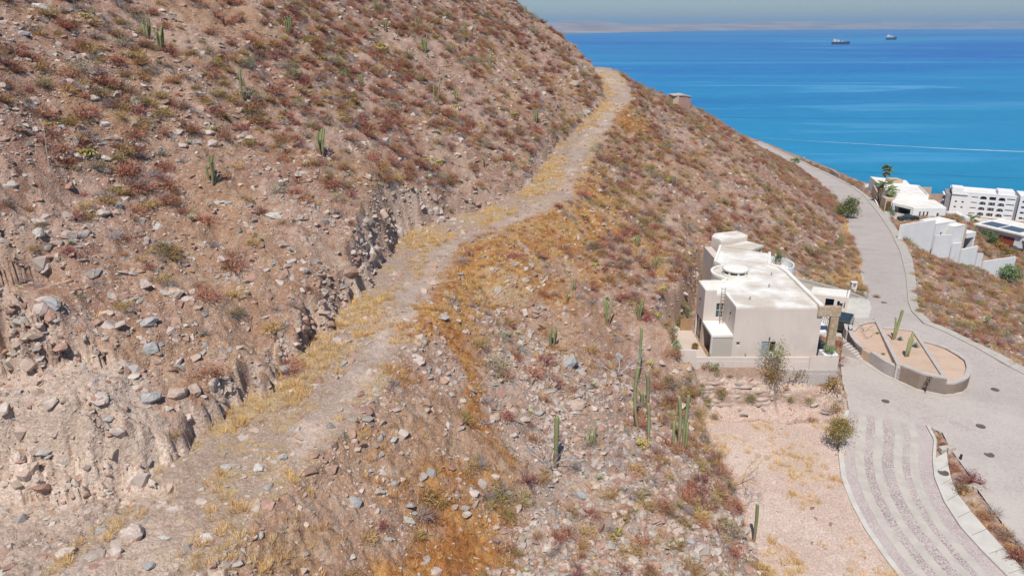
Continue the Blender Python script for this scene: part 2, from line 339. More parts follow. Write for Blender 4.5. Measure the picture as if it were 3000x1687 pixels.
def resample(P, n):
    P = np.asarray(P, float); d = np.r_[0, np.cumsum(np.linalg.norm(np.diff(P[:, :2], axis=0), axis=1))]
    # light smoothing through a dense linear interpolation
    t = np.linspace(0, d[-1], n * 6); Q = np.stack([np.interp(t, d, P[:, i]) for i in range(P.shape[1])], 1)
    k = max(3, (n * 6) // 40) | 1
    if k > 3:
        w = np.hanning(k + 2)[1:-1]; w /= w.sum(); p = k // 2
        for i in range(Q.shape[1]):
            pad_l = 2 * Q[0, i] - Q[p:0:-1, i]; pad_r = 2 * Q[-1, i] - Q[-2:-p - 2:-1, i]
            Q[:, i] = np.convolve(np.r_[pad_l, Q[:, i], pad_r], w, 'valid')
    d = np.r_[0, np.cumsum(np.linalg.norm(np.diff(Q[:, :2], axis=0), axis=1))]
    t = np.linspace(0, d[-1], n); return np.stack([np.interp(t, d, Q[:, i]) for i in range(Q.shape[1])], 1)
def ribbon(name, A, B, mat, n=60, mcols=6, dz=0.0, parent=None, skirt=0.0, a=0.0, b=1.0, zf=None):
    """a paved sheet between two edge lines, following the road level"""
    A = resample(A, n); B = resample(B, n); V = []; F = []
    for i in range(n):
        for j in range(mcols + 1):
            t = a + (b - a) * j / mcols; q = A[i] * (1 - t) + B[i] * t
            V.append((q[0], q[1], float((zf or road_z)(q[1])) + dz))
    for i in range(n - 1):
        for j in range(mcols):
            k = i * (mcols + 1) + j; F.append((k, k + 1, k + mcols + 2, k + mcols + 1))
    if skirt > 0:
        off = len(V); V += [(v[0], v[1], v[2] - skirt) for v in V]
        W = mcols + 1
        for i in range(n - 1):
            F.append((i * W, (i + 1) * W, off + (i + 1) * W, off + i * W)); F.append((i * W + mcols, off + i * W + mcols, off + (i + 1) * W + mcols, (i + 1) * W + mcols))
        for j in range(mcols):
            F.append((j, off + j, off + j + 1, j + 1)); e = (n - 1) * W; F.append((e + j, e + j + 1, off + e + j + 1, off + e + j))
    o = mesh_obj(name, V, F, mat, parent)
    bm = bmesh.new(); bm.from_mesh(o.data); bmesh.ops.recalc_face_normals(bm, faces=bm.faces); bm.to_mesh(o.data); bm.free()
    return o

# ------------------------------------------------------------------ terrain sheet
NU, NV = 820, 900
_u = np.linspace(0, 1, NU); _y = np.exp(np.linspace(math.log(20), math.log(455), NV))
Yg = np.repeat(_y[:, None], NU, 1)
xl = -np.minimum(1.02 * _y, 46 + 0.2 * _y); xr = np.minimum(1.02 * _y, 400)
Xg = xl[:, None] + (xr - xl)[:, None] * _u[None, :]
Zg, MK = height(Xg.ravel(), Yg.ravel())
xf, yf = Xg.ravel(), Yg.ravel()
V = np.stack([xf, yf, Zg], 1).astype(np.float32)
idx = np.arange(NU * NV).reshape(NV, NU)
Q = np.stack([idx[:-1, :-1], idx[:-1, 1:], idx[1:, 1:], idx[1:, :-1]], -1).reshape(-1, 4)
me = bpy.data.meshes.new('hillside')
me.vertices.add(len(V)); me.vertices.foreach_set('co', V.ravel())
me.loops.add(Q.size); me.loops.foreach_set('vertex_index', Q.ravel().astype(np.int32))
me.polygons.add(len(Q)); me.polygons.foreach_set('loop_start', np.arange(0, Q.size, 4, dtype=np.int32))
me.update(calc_edges=True); me.materials.append(M['terrain'])
def cover(x, y, MK):
    """where the orange dry grass, the golden grass, the loose rubble and the verge lie"""
    n1 = fbm(x * 0.16, y * 0.16, 3, 101); n2 = fbm(x * 0.4, y * 0.4, 3, 107)
    orr = MK['out_r']; b = MK['bench']; dl = MK['dl']
    crest = np.exp(-((-dl - 4.2) / 2.6) ** 2) * (y < 150)
    lo_ = np.interp(y, [28, 34, 40, 48], [10.5, 7.0, 3.4, 1.6]); near_or = sstep(lo_, lo_ + 1.8, -dl + 2.5 * n1) * sstep(66, 58, y)
    mid_or = sstep(2.0, 4.5, -dl) * sstep(16, 7, -dl + 10 * n1) * sstep(56, 64, y) * sstep(104, 88, y)
    orange = np.clip(near_or * np.clip(0.72 + 2.2 * (n2 + 0.6 * n1), 0.0, 1) * (x < 19) + mid_or * sstep(-0.2, 0.12, n2) + crest * sstep(-0.2, 0.1, n1) * (y > 52), 0, 1)
    gold = np.clip(b * sstep(-0.25, 0.15, n1 + 0.4 * n2) * sstep(-1.5, 2.2, dl) + mid_or * sstep(0.05, -0.2, n2) * 0.8 + crest * 0.4 * sstep(0.0, 0.25, n2), 0, 1)
    gold = np.maximum(gold, MK['lot'] * sstep(0.08, 0.42, n1 + 0.3 * n2 + 0.25 * sstep(24, 18.5, x) + 0.2 * sstep(58, 64, y)))
    rb_ = np.interp(y, [30, 36, 41, 57, 63], [18, 15.8, 12.5, 7, 5.0]); rub = sstep(-0.8, 1.2, -dl - rb_ + 3 * n1) * sstep(68, 58, y) * sstep(22, 17, x)
    orange = orange * (1 - 0.9 * rub)
    verge = sstep(0.0, 0.8, x - np.interp(y, _yd, _tx)) * (x < np.interp(y, _yd, _rx) - 6) * (y > 106) * (1 - MK['road'])
    return orange * (1 - MK['path']), gold * (1 - MK['path']), rub * (1 - MK['lot']), verge
OR, GO, RU, VE = cover(xf, yf, MK)
def soil_colour(x, y, z, MK, OR, GO, RU, VE):
    c3 = lambda r, g, b: np.array([r, g, b])[None, :]
    mix = lambda a, b, t: a + (b - a) * np.clip(t, 0, 1)[:, None]
    na = fbm(x * 0.22, y * 0.22, 4, 201, 0.6); nb = fbm(x * 1.1, y * 1.1, 3, 211, 0.65); nc = fbm(x * 0.09, y * 0.09, 3, 221); nd = fbm(x * 2.7, y * 2.7, 2, 231)
    c = mix(c3(0.345, 0.212, 0.162), c3(0.44, 0.31, 0.25), sstep(-0.25, 0.3, na))
    c = mix(c, c3(0.30, 0.175, 0.125), 0.8 * sstep(0.12, 0.4, nb))
    c = mix(c, c3(0.47, 0.385, 0.33), 0.8 * sstep(0.18, 0.4, nd))
    c = mix(c, c3(0.44, 0.28, 0.16), 0.4 * sstep(0.1, 0.4, nc))
    ben = mix(c3(0.40, 0.315, 0.265), c3(0.45, 0.335, 0.20), sstep(0.0, 0.4, na + 0.5 * nb))
    c = mix(c, ben, 0.85 * MK['bench'])
    c = mix(c, mix(c3(0.43, 0.335, 0.28), c3(0.55, 0.44, 0.37), sstep(-0.3, 0.3, na + 0.5 * nb)), MK['flat'])
    c = mix(c, mix(c3(0.37, 0.165, 0.06), c3(0.48, 0.27, 0.11), sstep(-0.3, 0.3, nb + 0.4 * na)), OR)
    c = mix(c, c3(0.47, 0.345, 0.17), 0.6 * GO)
    c = mix(c, mix(c3(0.36, 0.275, 0.235), c3(0.44, 0.35, 0.30), sstep(-0.2, 0.3, na)), 0.85 * RU)
    c = mix(c, mix(c3(0.41, 0.34, 0.305), c3(0.51, 0.41, 0.355), sstep(-0.3, 0.3, na + 0.5 * nb)), MK['path'])
    cut = mix(c3(0.44, 0.315, 0.25), c3(0.60, 0.475, 0.40), sstep(-0.05, 0.35, nc + 0.5 * na + 0.45 * sstep(46, 34, y)))
    cut = mix(cut, c3(0.34, 0.235, 0.19), 0.8 * sstep(0.05, 0.35, nb))
    bank = sstep(38.0, 36.5, y) * sstep(-17.5, -19.5, x)
    cut = mix(cut, mix(c3(0.60, 0.49, 0.42), c3(0.70, 0.575, 0.49), sstep(-0.2, 0.3, na)), 0.9 * bank)
    c = mix(c, cut, MK['cut'])
    lot = mix(c3(0.55, 0.43, 0.375), c3(0.60, 0.485, 0.43), sstep(-0.3, 0.3, na))
    lot = mix(lot, c3(0.52, 0.40, 0.28), 0.5 * GO)
    c = mix(c, lot, MK['lot'])
    lay = fbm(x * 0.15 + z * 0.4, z * 2.6, 3, 241)
    c = mix(c, mix(mix(c3(0.36, 0.26, 0.215), c3(0.62, 0.50, 0.425), sstep(-0.22, 0.22, lay)), c3(0.60, 0.46, 0.40), sstep(-36.0, -36.8, z)), MK['strat'])
    c = mix(c, c3(0.46, 0.34, 0.19), 0.8 * VE)
    return np.clip(c * c3(0.965, 0.94, 0.885), 0.02, 0.8)
SC = soil_colour(xf, yf, Zg, MK, OR, GO, RU, VE)
ca_ = me.attributes.new('soil', 'FLOAT_COLOR', 'POINT'); ca_.data.foreach_set('color', np.concatenate([SC, np.ones((len(SC), 1))], 1).astype(np.float32).ravel())
rl_ = me.attributes.new('relief', 'FLOAT', 'POINT'); rl_.data.foreach_set('value', (1 - 0.85 * np.maximum(MK['path'], 0.9 * MK['lot'])).astype(np.float32))
hill = link(bpy.data.objects.new('hillside', me)); tag(hill, kind='structure')

# ------------------------------------------------------------------ sea, far coast
def mat_sea():
    m, nt, bs = new_mat('sea_water'); p = wpos(nt)
    mp = nt.nodes.new('ShaderNodeMapping'); mp.inputs['Scale'].default_value = (0.00035, 0.0011, 1); mp.inputs['Rotation'].default_value = (0, 0, R(4)); nt.links.new(p, mp.inputs[0])
    n1 = noise(nt, mp.outputs[0], 1.0, 5, 0.6, 0.8)
    sp = nt.nodes.new('ShaderNodeSeparateXYZ'); nt.links.new(p, sp.inputs[0])
    near = ramp(nt, sp.outputs[1], 450, 1300)
    c = mixc(nt, near, (0.012, 0.20, 0.36), (0.008, 0.19, 0.42))
    c = mixc(nt, ramp(nt, sp.outputs[1], 1000, 2300), c, (0.006, 0.11, 0.40))
    c = mixc(nt, ramp(nt, n1, 0.38, 0.68), c, (0.018, 0.245, 0.45))
    c = mixc(nt, mth(nt, 'MULTIPLY', ramp(nt, noise(nt, mp.outputs[0], 1.3, 4, 0.6, 0.5), 0.45, 0.75), 0.6), c, (0.004, 0.095, 0.34))
    c = mixc(nt, mth(nt, 'MULTIPLY', ramp(nt, sp.outputs[1], 620, 420), 0.6), c, (0.006, 0.20, 0.32))
    c = mixc(nt, mth(nt, 'MULTIPLY', ramp(nt, noise(nt, p, 0.045, 4, 0.7), 0.42, 0.62), 0.22), c, (0.03, 0.30, 0.52))
    mp2 = nt.nodes.new('ShaderNodeMapping'); mp2.inputs['Scale'].default_value = (0.0016, 0.011, 1); mp2.inputs['Rotation'].default_value = (0, 0, R(-6)); nt.links.new(p, mp2.inputs[0])
    n2 = noise(nt, mp2.outputs[0], 1.0, 6, 0.62, 1.6)
    sl = mth(nt, 'MULTIPLY', ramp(nt, n2, 0.56, 0.66), ramp(nt, noise(nt, p, 0.0009, 2), 0.42, 0.56))
    c = mixc(nt, mth(nt, 'MULTIPLY', sl, 0.8), c, (0.10, 0.36, 0.58))
    wob = noise(nt, mp2.outputs[0], 2.2, 3, 0.6)
    for (y0, sl_, wd_, col_, am) in ((842, 0.030, 3.2, (0.004, 0.10, 0.26), 0.75), (1010, 0.020, 3.0, (0.004, 0.10, 0.28), 0.45), (498, 0.26, 2.0, (0.004, 0.09, 0.22), 0.7), (2080, -0.05, 30.0, (0.08, 0.32, 0.55), 0.7), (2330, 0.02, 26.0, (0.07, 0.28, 0.52), 0.5), (1560, 0.10, 14.0, (0.07, 0.30, 0.52), 0.4)):
        e = mth(nt, 'ABSOLUTE', mth(nt, 'SUBTRACT', mth(nt, 'ADD', sp.outputs[1], mth(nt, 'MULTIPLY', sp.outputs[0], sl_)), mth(nt, 'ADD', y0 + sl_ * 350 - y0 * 0.02, mth(nt, 'MULTIPLY', wob, y0 * 0.04))))
        c = mixc(nt, mth(nt, 'MULTIPLY', ramp(nt, e, wd_, wd_ * 0.3), am), c, col_)
    nt.links.new(c, bs.inputs['Base Color']); bs.inputs['Roughness'].default_value = 0.35; bs.inputs['IOR'].default_value = 1.33; bs.inputs['Specular IOR Level'].default_value = 0.12
    h = mth(nt, 'ADD', noise(nt, p, 0.35, 5, 0.65), noise(nt, p, 0.05, 3, 0.6)); bump(nt, bs, h, 0.35, 1.0)
    return m
sea = mesh_obj('sea', [(-24000, 100, -100), (24000, 100, -100), (24000, 30000, -100), (-24000, 30000, -100)], [(0, 1, 2, 3)], mat_sea()); tag(sea, kind='structure')
M['far_land'] = pm('far_desert', (0.26, 0.20, 0.17), (0.40, 0.325, 0.285), 0.0012, 0.95)
def far_coast():
    nx, ny = 260, 14; V = []; F = []
    for j in range(ny):
        for i in range(nx):
            x = -2500 + 20000 * i / (nx - 1); t = j / (ny - 1)
            yc = np.interp(x, [-2500, 800, 3500, 7500, 18000], [7800, 8600, 12500, 15500, 16500]) + 260 * float(vnoise(np.array(x / 900), np.array(0.5), 3))
            y = yc + 6500 * t ** 1.3
            hgt = 6 * (t > 0) + (70 + 66 * float(fbm(np.array(x / 1500), np.array(t * 2.0), 3, 9)) + 14 * float(vnoise(np.array(x / 260.), np.array(t * 9), 14))) * float(sstep(0.12, 0.75, np.array(t))) * np.interp(x, [0, 3000, 9000], [1.55, 1.5, 1.75])
            V.append((x, y, -100.5 + hgt))
    for j in range(ny - 1):
        for i in range(nx - 1):
            k = j * nx + i; F.append((k, k + 1, k + nx + 1, k + nx))
    return tag(mesh_obj('far_hills', V, F, M['far_land'], smooth=True), kind='structure')
far_coast()

# ------------------------------------------------------------------ roads, footways
up = ribbon('upper_road', PR_L, PR_R, M['cobble'], 110, 6, 0.0, skirt=0.5); tag(up, kind='structure')
_pl = np.vstack([PP_L, PS_R[:1], PRR_L[1:]])
def plaza():
    bm = bmesh.new(); vs_ = [bm.verts.new((p[0], p[1], 0)) for p in PLAZA]; f = bm.faces.new(vs_)
    bmesh.ops.triangulate(bm, faces=[f])
    for y in np.arange(46, 100, 2.0):
        bmesh.ops.bisect_plane(bm, geom=bm.verts[:] + bm.edges[:] + bm.faces[:], plane_co=(0, y, 0), plane_no=(0, 1, 0))
    for v in bm.verts: v.co.z = float(road_z(v.co.y)) + 0.004
    bmesh.ops.recalc_face_normals(bm, faces=bm.faces)
    if sum(f.normal.z for f in bm.faces) < 0: bmesh.ops.reverse_faces(bm, faces=bm.faces)
    me = bpy.data.meshes.new('roundabout_road'); bm.to_mesh(me); bm.free(); me.materials.append(M['cobble'])
    return tag(link(bpy.data.objects.new('roundabout_road', me)), kind='structure')
plaza()
sr = ribbon('striped_road', PS_L, PS_R, M['cobble_pink'], 60, 8, 0.0, skirt=0.5); tag(sr, kind='structure')
for a, b in ((0.17, 0.355), (0.355, 0.60), (0.60, 0.79)):
    pass
ribbon('cobble_lane', PS_L, PS_R, M['cobble_dark'], 60, 6, 0.008, sr, 0.0, 0.18, 0.80)
for a, b in ((0.13, 0.235), (0.335, 0.435), (0.565, 0.665), (0.745, 0.845)):
    ribbon('concrete_strip', PS_L, PS_R, M['concrete'], 60, 2, 0.022, sr, 0.03, a, b)
_e = resample(PS_L, 60); _o2 = _e.copy(); _o2[:, 0] -= 0.45
ribbon('kerb', _o2, _e, M['concrete_white'], 60, 1, 0.14, sr, 0.5)
def footway(name, A, B, n, step, mat, ymax=260, dz=0.14):
    """a footway laid as single slabs with open joints, each slab its own piece"""
    root = empty(name); tag(root, kind='structure')
    A = resample(A, n); B = resample(B, n); la = np.r_[0, np.cumsum(np.linalg.norm(np.diff((A + B)[:, :2] / 2, axis=0), axis=1))]
    tot = la[-1]; k = 0; s = 0.0
    while s < tot - 0.3:
        e = min(s + step, tot)
        pts = []
        for t in (s + 0.03, e - 0.03):
            for P in (A, B): pts.append([np.interp(t, la, P[:, i]) for i in range(2)])
        (a0, b0, a1, b1) = pts; Vv = []
        for z0 in (dz, -0.4):
            for q in (a0, b0, b1, a1): Vv.append((q[0], q[1], float(road_z(q[1])) + z0))
        mesh_obj('slab', Vv, [(3, 2, 1, 0), (0, 1, 5, 4), (1, 2, 6, 5), (2, 3, 7, 6), (3, 0, 4, 7)], mat, root)
        s = e; k += 1
    for o in root.children:
        bm = bmesh.new(); bm.from_mesh(o.data); bmesh.ops.recalc_face_normals(bm, faces=bm.faces); bm.to_mesh(o.data); bm.free()
    return root
_i = 9
footway('footway', PR_R[:_i], PR_W[:_i], 160, 2.4, M['concrete'])
ribbon('footway', PR_R[_i - 1:], PR_W[_i - 1:], M['concrete'], 30, 1, 0.14, None, 0.4)['kind'] = 'structure'
footway('footway', PP_R, PP_W, 120, 2.6, M['concrete'])
_in = PS_R[2:].copy()
footway('footway', PS_R[2:], PS_W[2:], 90, 2.0, M['concrete_white'])
_k = resample(PS_R, 60); _k2 = _k.copy(); _k2[:, 0] += 0.28
ribbon('kerb', _k, _k2, M['concrete_white'], 60, 1, 0.17, sr, 0.5)
# left kerb line of the upper road
_e = resample(PR_L, 80); _o2 = _e.copy(); _o2[:, 0] -= 0.35; ribbon('kerb', _o2, _e, M['concrete_white'], 80, 1, 0.13, up, 0.5)

# ------------------------------------------------------------------ haze
mh_, nt_, bs_ = new_mat('sea_haze'); nt_.nodes.remove(bs_)
pv = nt_.nodes.new('ShaderNodeVolumePrincipled'); pv.inputs['Color'].default_value = (0.45, 0.72, 1.0, 1); pv.inputs['Density'].default_value = 6e-5; pv.inputs['Anisotropy'].default_value = 0.0
nt_.links.new(pv.outputs[0], nt_.nodes['Material Output'].inputs['Volume'])
def boxv(x0, x1, y0, y1, z0, z1): return [(x0, y0, z0), (x1, y0, z0), (x1, y1, z0), (x0, y1, z0), (x0, y0, z1), (x1, y0, z1), (x1, y1, z1), (x0, y1, z1)]
BOXF = [(0, 3, 2, 1), (4, 5, 6, 7), (0, 1, 5, 4), (1, 2, 6, 5), (2, 3, 7, 6), (3, 0, 4, 7)]
haze = mesh_obj('haze', boxv(-25000, 25000, -400, 31000, -260, 150), BOXF, mh_); tag(haze, kind='stuff', label='thin pale sea haze over the bay')
# ------------------------------------------------------------------ building kit
M['wall_beige'] = pm('beige_render', (0.665, 0.58, 0.51), (0.605, 0.525, 0.46), 0.35, 0.9, 0.08, 8)
M['wall_white'] = pm('white_render', (0.80, 0.79, 0.76), (0.76, 0.75, 0.72), 0.4, 0.9, 0.05, 8)
M['roof_white'] = pm('white_roof_paint', (0.82, 0.80, 0.74), (0.74, 0.69, 0.60), 0.45, 0.85, 0.08, 6)
M['roof_stain'] = pm('dusty_roof', (0.81, 0.785, 0.725), (0.56, 0.49, 0.40), 0.26, 0.9, 0.08, 6)
M['tan'] = pm('tan_render', (0.55, 0.42, 0.31), (0.50, 0.38, 0.28), 0.5, 0.9)
M['brown'] = pm('brown_wood', (0.20, 0.10, 0.055), (0.15, 0.075, 0.04), 3.0, 0.6)
M['red_wood'] = pm('red_cedar', (0.34, 0.085, 0.035), (0.26, 0.065, 0.03), 2.0, 0.55)
M['gate_wood'] = pm('gate_wood', (0.42, 0.26, 0.14), (0.36, 0.22, 0.12), 3.0, 0.7)
M['panel_grey'] = pm('grey_beige_panel', (0.47, 0.43, 0.36), (0.45, 0.41, 0.345), 0.6, 0.8)
M['dark'] = pm('unlit_interior', (0.06, 0.05, 0.05), (0.04, 0.035, 0.035), 1.0, 0.9)  # near-black colour standing in for shade in the doorway and carport
M['grey_in'] = pm('wall_shade_grey', (0.30, 0.29, 0.30), (0.26, 0.25, 0.26), 1.0, 0.9)  # shade of white apartment walls and balcony recesses put into the colour
M['glass'] = pm('window_glass', (0.045, 0.06, 0.07), (0.06, 0.075, 0.085), 0.5, 0.08, spec=0.6)
M['frame'] = pm('white_frame', (0.72, 0.75, 0.74), (0.68, 0.71, 0.70), 2.0, 0.5)
M['shutter'] = pm('blue_grey_louvre', (0.45, 0.49, 0.53), (0.41, 0.45, 0.49), 2.0, 0.6)
M['stone_clad'] = mat_cobble('ochre_stone_cladding', (0.42, 0.28, 0.15), (0.60, 0.49, 0.36), (0.34, 0.25, 0.16), 3.0, 0.05)
M['stone_wall'] = mat_cobble('grey_stone_masonry', (0.46, 0.40, 0.37), (0.36, 0.31, 0.29), (0.52, 0.47, 0.43), 3.4, 0.07)
M['stone_cap'] = pm('stone_coping', (0.54, 0.485, 0.435), (0.47, 0.42, 0.375), 1.5, 0.9, 0.3, 9)
M['bed_sand'] = pm('planter_sand', (0.60, 0.435, 0.32), (0.54, 0.385, 0.28), 0.6, 0.95, 0.2, 7)
M['steel'] = pm('galvanised_steel', (0.42, 0.43, 0.42), (0.36, 0.37, 0.36), 3.0, 0.45, metal=0.6)
M['iron'] = pm('dark_iron', (0.045, 0.04, 0.042), (0.065, 0.05, 0.05), 3.0, 0.55, metal=0.3)
M['old_wood'] = pm('weathered_wood', (0.30, 0.22, 0.16), (0.38, 0.30, 0.24), 4.0, 0.9)
M['manhole'] = pm('cast_iron_cover', (0.12, 0.09, 0.08), (0.16, 0.12, 0.10), 3.0, 0.7)
M['paving'] = pm('terrace_paving', (0.60, 0.50, 0.41), (0.56, 0.46, 0.375), 0.8, 0.9, 0.1, 6)
M['terracotta'] = pm('terracotta', (0.45, 0.19, 0.09), (0.40, 0.16, 0.08), 4.0, 0.8)
M['blue_cloth'] = pm('navy_canvas', (0.02, 0.04, 0.11), (0.03, 0.05, 0.13), 3.0, 0.8)
M['car_green'] = pm('dark_green_car_paint', (0.028, 0.04, 0.038), (0.032, 0.045, 0.043), 1.0, 0.18, spec=0.6)
M['car_black'] = pm('black_car_paint', (0.012, 0.015, 0.016), (0.016, 0.02, 0.02), 1.0, 0.15, spec=0.6)
M['tyre'] = pm('tyre_rubber', (0.02, 0.02, 0.02), (0.03, 0.03, 0.03), 5.0, 0.85)
M['chrome'] = pm('lamp_chrome', (0.6, 0.6, 0.6), (0.55, 0.55, 0.55), 5.0, 0.2, metal=0.8)
M['red_lamp'] = pm('tail_lamp_red', (0.30, 0.02, 0.02), (0.25, 0.02, 0.02), 5.0, 0.2)
M['solar'] = pm('solar_cells', (0.075, 0.095, 0.115), (0.10, 0.12, 0.14), 1.0, 0.2, spec=0.6)
M['lawn'] = pm('watered_lawn', (0.085, 0.17, 0.035), (0.12, 0.20, 0.05), 1.5, 0.95, 0.4, 10)
M['pink_gravel'] = pm('pink_gravel_bed', (0.55, 0.40, 0.32), (0.50, 0.36, 0.29), 1.5, 0.95, 0.3, 10)
M['brick_pink'] = pm('pink_block_wall', (0.44, 0.265, 0.21), (0.40, 0.235, 0.185), 1.0, 0.9)
def streaked(m, amt):
    """faint rain streaks and dust on rendered walls"""
    nt = m.node_tree; bs = nt.nodes['Principled BSDF']; lk = bs.inputs['Base Color'].links[0]; col = lk.from_socket
    mp = nt.nodes.new('ShaderNodeMapping'); mp.inputs['Scale'].default_value = (1.6, 1.6, 0.16); nt.links.new(wpos(nt), mp.inputs[0])
    c = mixc(nt, mth(nt, 'MULTIPLY', ramp(nt, noise(nt, mp.outputs[0], 1.4, 5, 0.7), 0.46, 0.72), amt), col, mixc(nt, 1.0, col, (0.70, 0.64, 0.56), 'MULTIPLY'))
    nt.links.new(c, bs.inputs['Base Color'])
streaked(M['wall_beige'], 0.16); streaked(M['wall_white'], 0.16); streaked(M['roof_white'], 0.12)
class B:
    """collects quads and boxes in world coordinates and links them as one mesh under a root"""
    def __init__(s): s.v = []; s.f = []
    def box(s, x0, x1, y0, y1, z0, z1):
        k = len(s.v); s.v += boxv(x0, x1, y0, y1, z0, z1); s.f += [tuple(k + i for i in f) for f in BOXF]; return s
    def prism(s, poly, z0, z1):
        """poly in plan; z0, z1 numbers or lists"""
        n = len(poly); k = len(s.v)
        a = sum(poly[i][0] * poly[(i + 1) % n][1] - poly[(i + 1) % n][0] * poly[i][1] for i in range(n))
        if a < 0: poly = poly[::-1]; z0 = z0[::-1] if isinstance(z0, (list, tuple)) else z0; z1 = z1[::-1] if isinstance(z1, (list, tuple)) else z1
        g = lambda z, i: z[i] if isinstance(z, (list, tuple)) else z
        s.v += [(p[0], p[1], g(z0, i)) for i, p in enumerate(poly)] + [(p[0], p[1], g(z1, i)) for i, p in enumerate(poly)]
        s.f += [tuple(k + i for i in range(n))[::-1], tuple(k + n + i for i in range(n))]
        s.f += [(k + i, k + (i + 1) % n, k + n + (i + 1) % n, k + n + i) for i in range(n)]; return s
    def tube(s, p, q, r0, r1=None, n=6):
        p = np.array(p, float); q = np.array(q, float); r1 = r0 if r1 is None else r1
        d = q - p; d /= np.linalg.norm(d) + 1e-9; a = np.cross(d, (0, 0, 1.0) if abs(d[2]) < 0.9 else (1.0, 0, 0)); a /= np.linalg.norm(a); b = np.cross(d, a); k = len(s.v)
        for c, r in ((p, r0), (q, r1)):
            for i in range(n): t = 2 * math.pi * i / n; s.v.append(tuple(c + r * (math.cos(t) * a + math.sin(t) * b)))
        s.f += [(k + i, k + n + i, k + n + (i + 1) % n, k + (i + 1) % n) for i in range(n)] + [tuple(k + i for i in range(n)), tuple(k + n + i for i in range(n))[::-1]]; return s
    def lathe(s, c, prof, n=16, cap=True):
        k = len(s.v)
        for r, z in prof:
            for i in range(n): t = 2 * math.pi * i / n; s.v.append((c[0] + r * math.cos(t), c[1] + r * math.sin(t), c[2] + z))
        for j in range(len(prof) - 1):
            s.f += [(k + j * n + i, k + j * n + (i + 1) % n, k + (j + 1) * n + (i + 1) % n, k + (j + 1) * n + i) for i in range(n)]
        if cap: s.f += [tuple(k + i for i in range(n))[::-1], tuple(k + (len(prof) - 1) * n + i for i in range(n))]
        return s
    def quad(s, *p): k = len(s.v); s.v += [tuple(q) for q in p]; s.f.append(tuple(range(k, k + len(p)))); return s
    def make(s, name, mat, root=None, smooth=False, bev=0.0):
        o = root; off = np.zeros(3)
        while o is not None: off += np.array(o.location); o = o.parent
        ob = mesh_obj(name, [np.array(v) - off for v in s.v], s.f, mat, root, smooth)
        if bev > 0:
            md = ob.modifiers.new('bevel', 'BEVEL'); md.width = bev; md.segments = 2; md.limit_method = 'ANGLE'
        return ob
def facade(b, p0, p1, z0, z1, thick, openings):
    """a wall of real thickness along p0-p1 with rectangular openings [(u0, u1, za, zb)], u in metres from p0; outside is to the right of p0->p1"""
    p0 = np.array(p0, float)[:2]; p1 = np.array(p1, float)[:2]; L = np.linalg.norm(p1 - p0); d = (p1 - p0) / L; nrm = np.array([-d[1], d[0]])   # inward
    us = sorted({0.0, L, *[o[0] for o in openings], *[o[1] for o in openings]}); zs = sorted({z0, z1, *[o[2] for o in openings], *[o[3] for o in openings]})
    us = [u for u in us if 0 <= u <= L]; zs = [z for z in zs if z0 <= z <= z1]
    op = lambda u, z: any(o[0] < u < o[1] and o[2] < z < o[3] for o in openings)
    P = lambda u, z, t: (*(p0 + d * u + nrm * t), z)
    solid = {(i, j): not op((us[i] + us[i + 1]) / 2, (zs[j] + zs[j + 1]) / 2) for i in range(len(us) - 1) for j in range(len(zs) - 1)}
    for (i, j), ok in solid.items():
        if not ok: continue
        u0, u1, a, c = us[i], us[i + 1], zs[j], zs[j + 1]
        b.quad(P(u0, a, 0), P(u1, a, 0), P(u1, c, 0), P(u0, c, 0)); b.quad(P(u1, a, thick), P(u0, a, thick), P(u0, c, thick), P(u1, c, thick))
        if not solid.get((i - 1, j)): b.quad(P(u0, a, thick), P(u0, a, 0), P(u0, c, 0), P(u0, c, thick))
        if not solid.get((i + 1, j)): b.quad(P(u1, a, 0), P(u1, a, thick), P(u1, c, thick), P(u1, c, 0))
        if not solid.get((i, j + 1)): b.quad(P(u0, c, 0), P(u1, c, 0), P(u1, c, thick), P(u0, c, thick))
        if not solid.get((i, j - 1)): b.quad(P(u0, a, thick), P(u1, a, thick), P(u1, a, 0), P(u0, a, 0))
    return lambda u, z, t=0.0: np.array(P(u, z, t))
def strip_wall(b, line, z0, z1, th, closed=False):
    """a wall of thickness th along a plan polyline; z0, z1 lists or numbers; thickness goes to the left of travel"""
    line = [np.array(p[:2], float) for p in line]; n = len(line); nn = []
    for i in range(n):
        a = line[max(i - 1, 0)] if not closed else line[i - 1]; c = line[min(i + 1, n - 1)] if not closed else line[(i + 1) % n]
        d = c - a; d /= np.linalg.norm(d) + 1e-9; nn.append(np.array([-d[1], d[0]]))
    g = lambda z, i: z[i] if isinstance(z, (list, tuple, np.ndarray)) else z
    k = len(b.v)
    for i in range(n):
        o = line[i] + nn[i] * th
        b.v += [(*line[i], g(z0, i)), (*line[i], g(z1, i)), (*o, g(z1, i)), (*o, g(z0, i))]
    for i in range(n if closed else n - 1):
        a = k + 4 * i; c = k + 4 * ((i + 1) % n)
        b.f += [(a, c, c + 1, a + 1), (a + 1, c + 1, c + 2, a + 2), (a + 2, c + 2, c + 3, a + 3)]
    if not closed: b.f += [(k, k + 1, k + 2, k + 3), (k + 4 * n - 1, k + 4 * n - 2, k + 4 * n - 3, k + 4 * n - 4)]
    return b
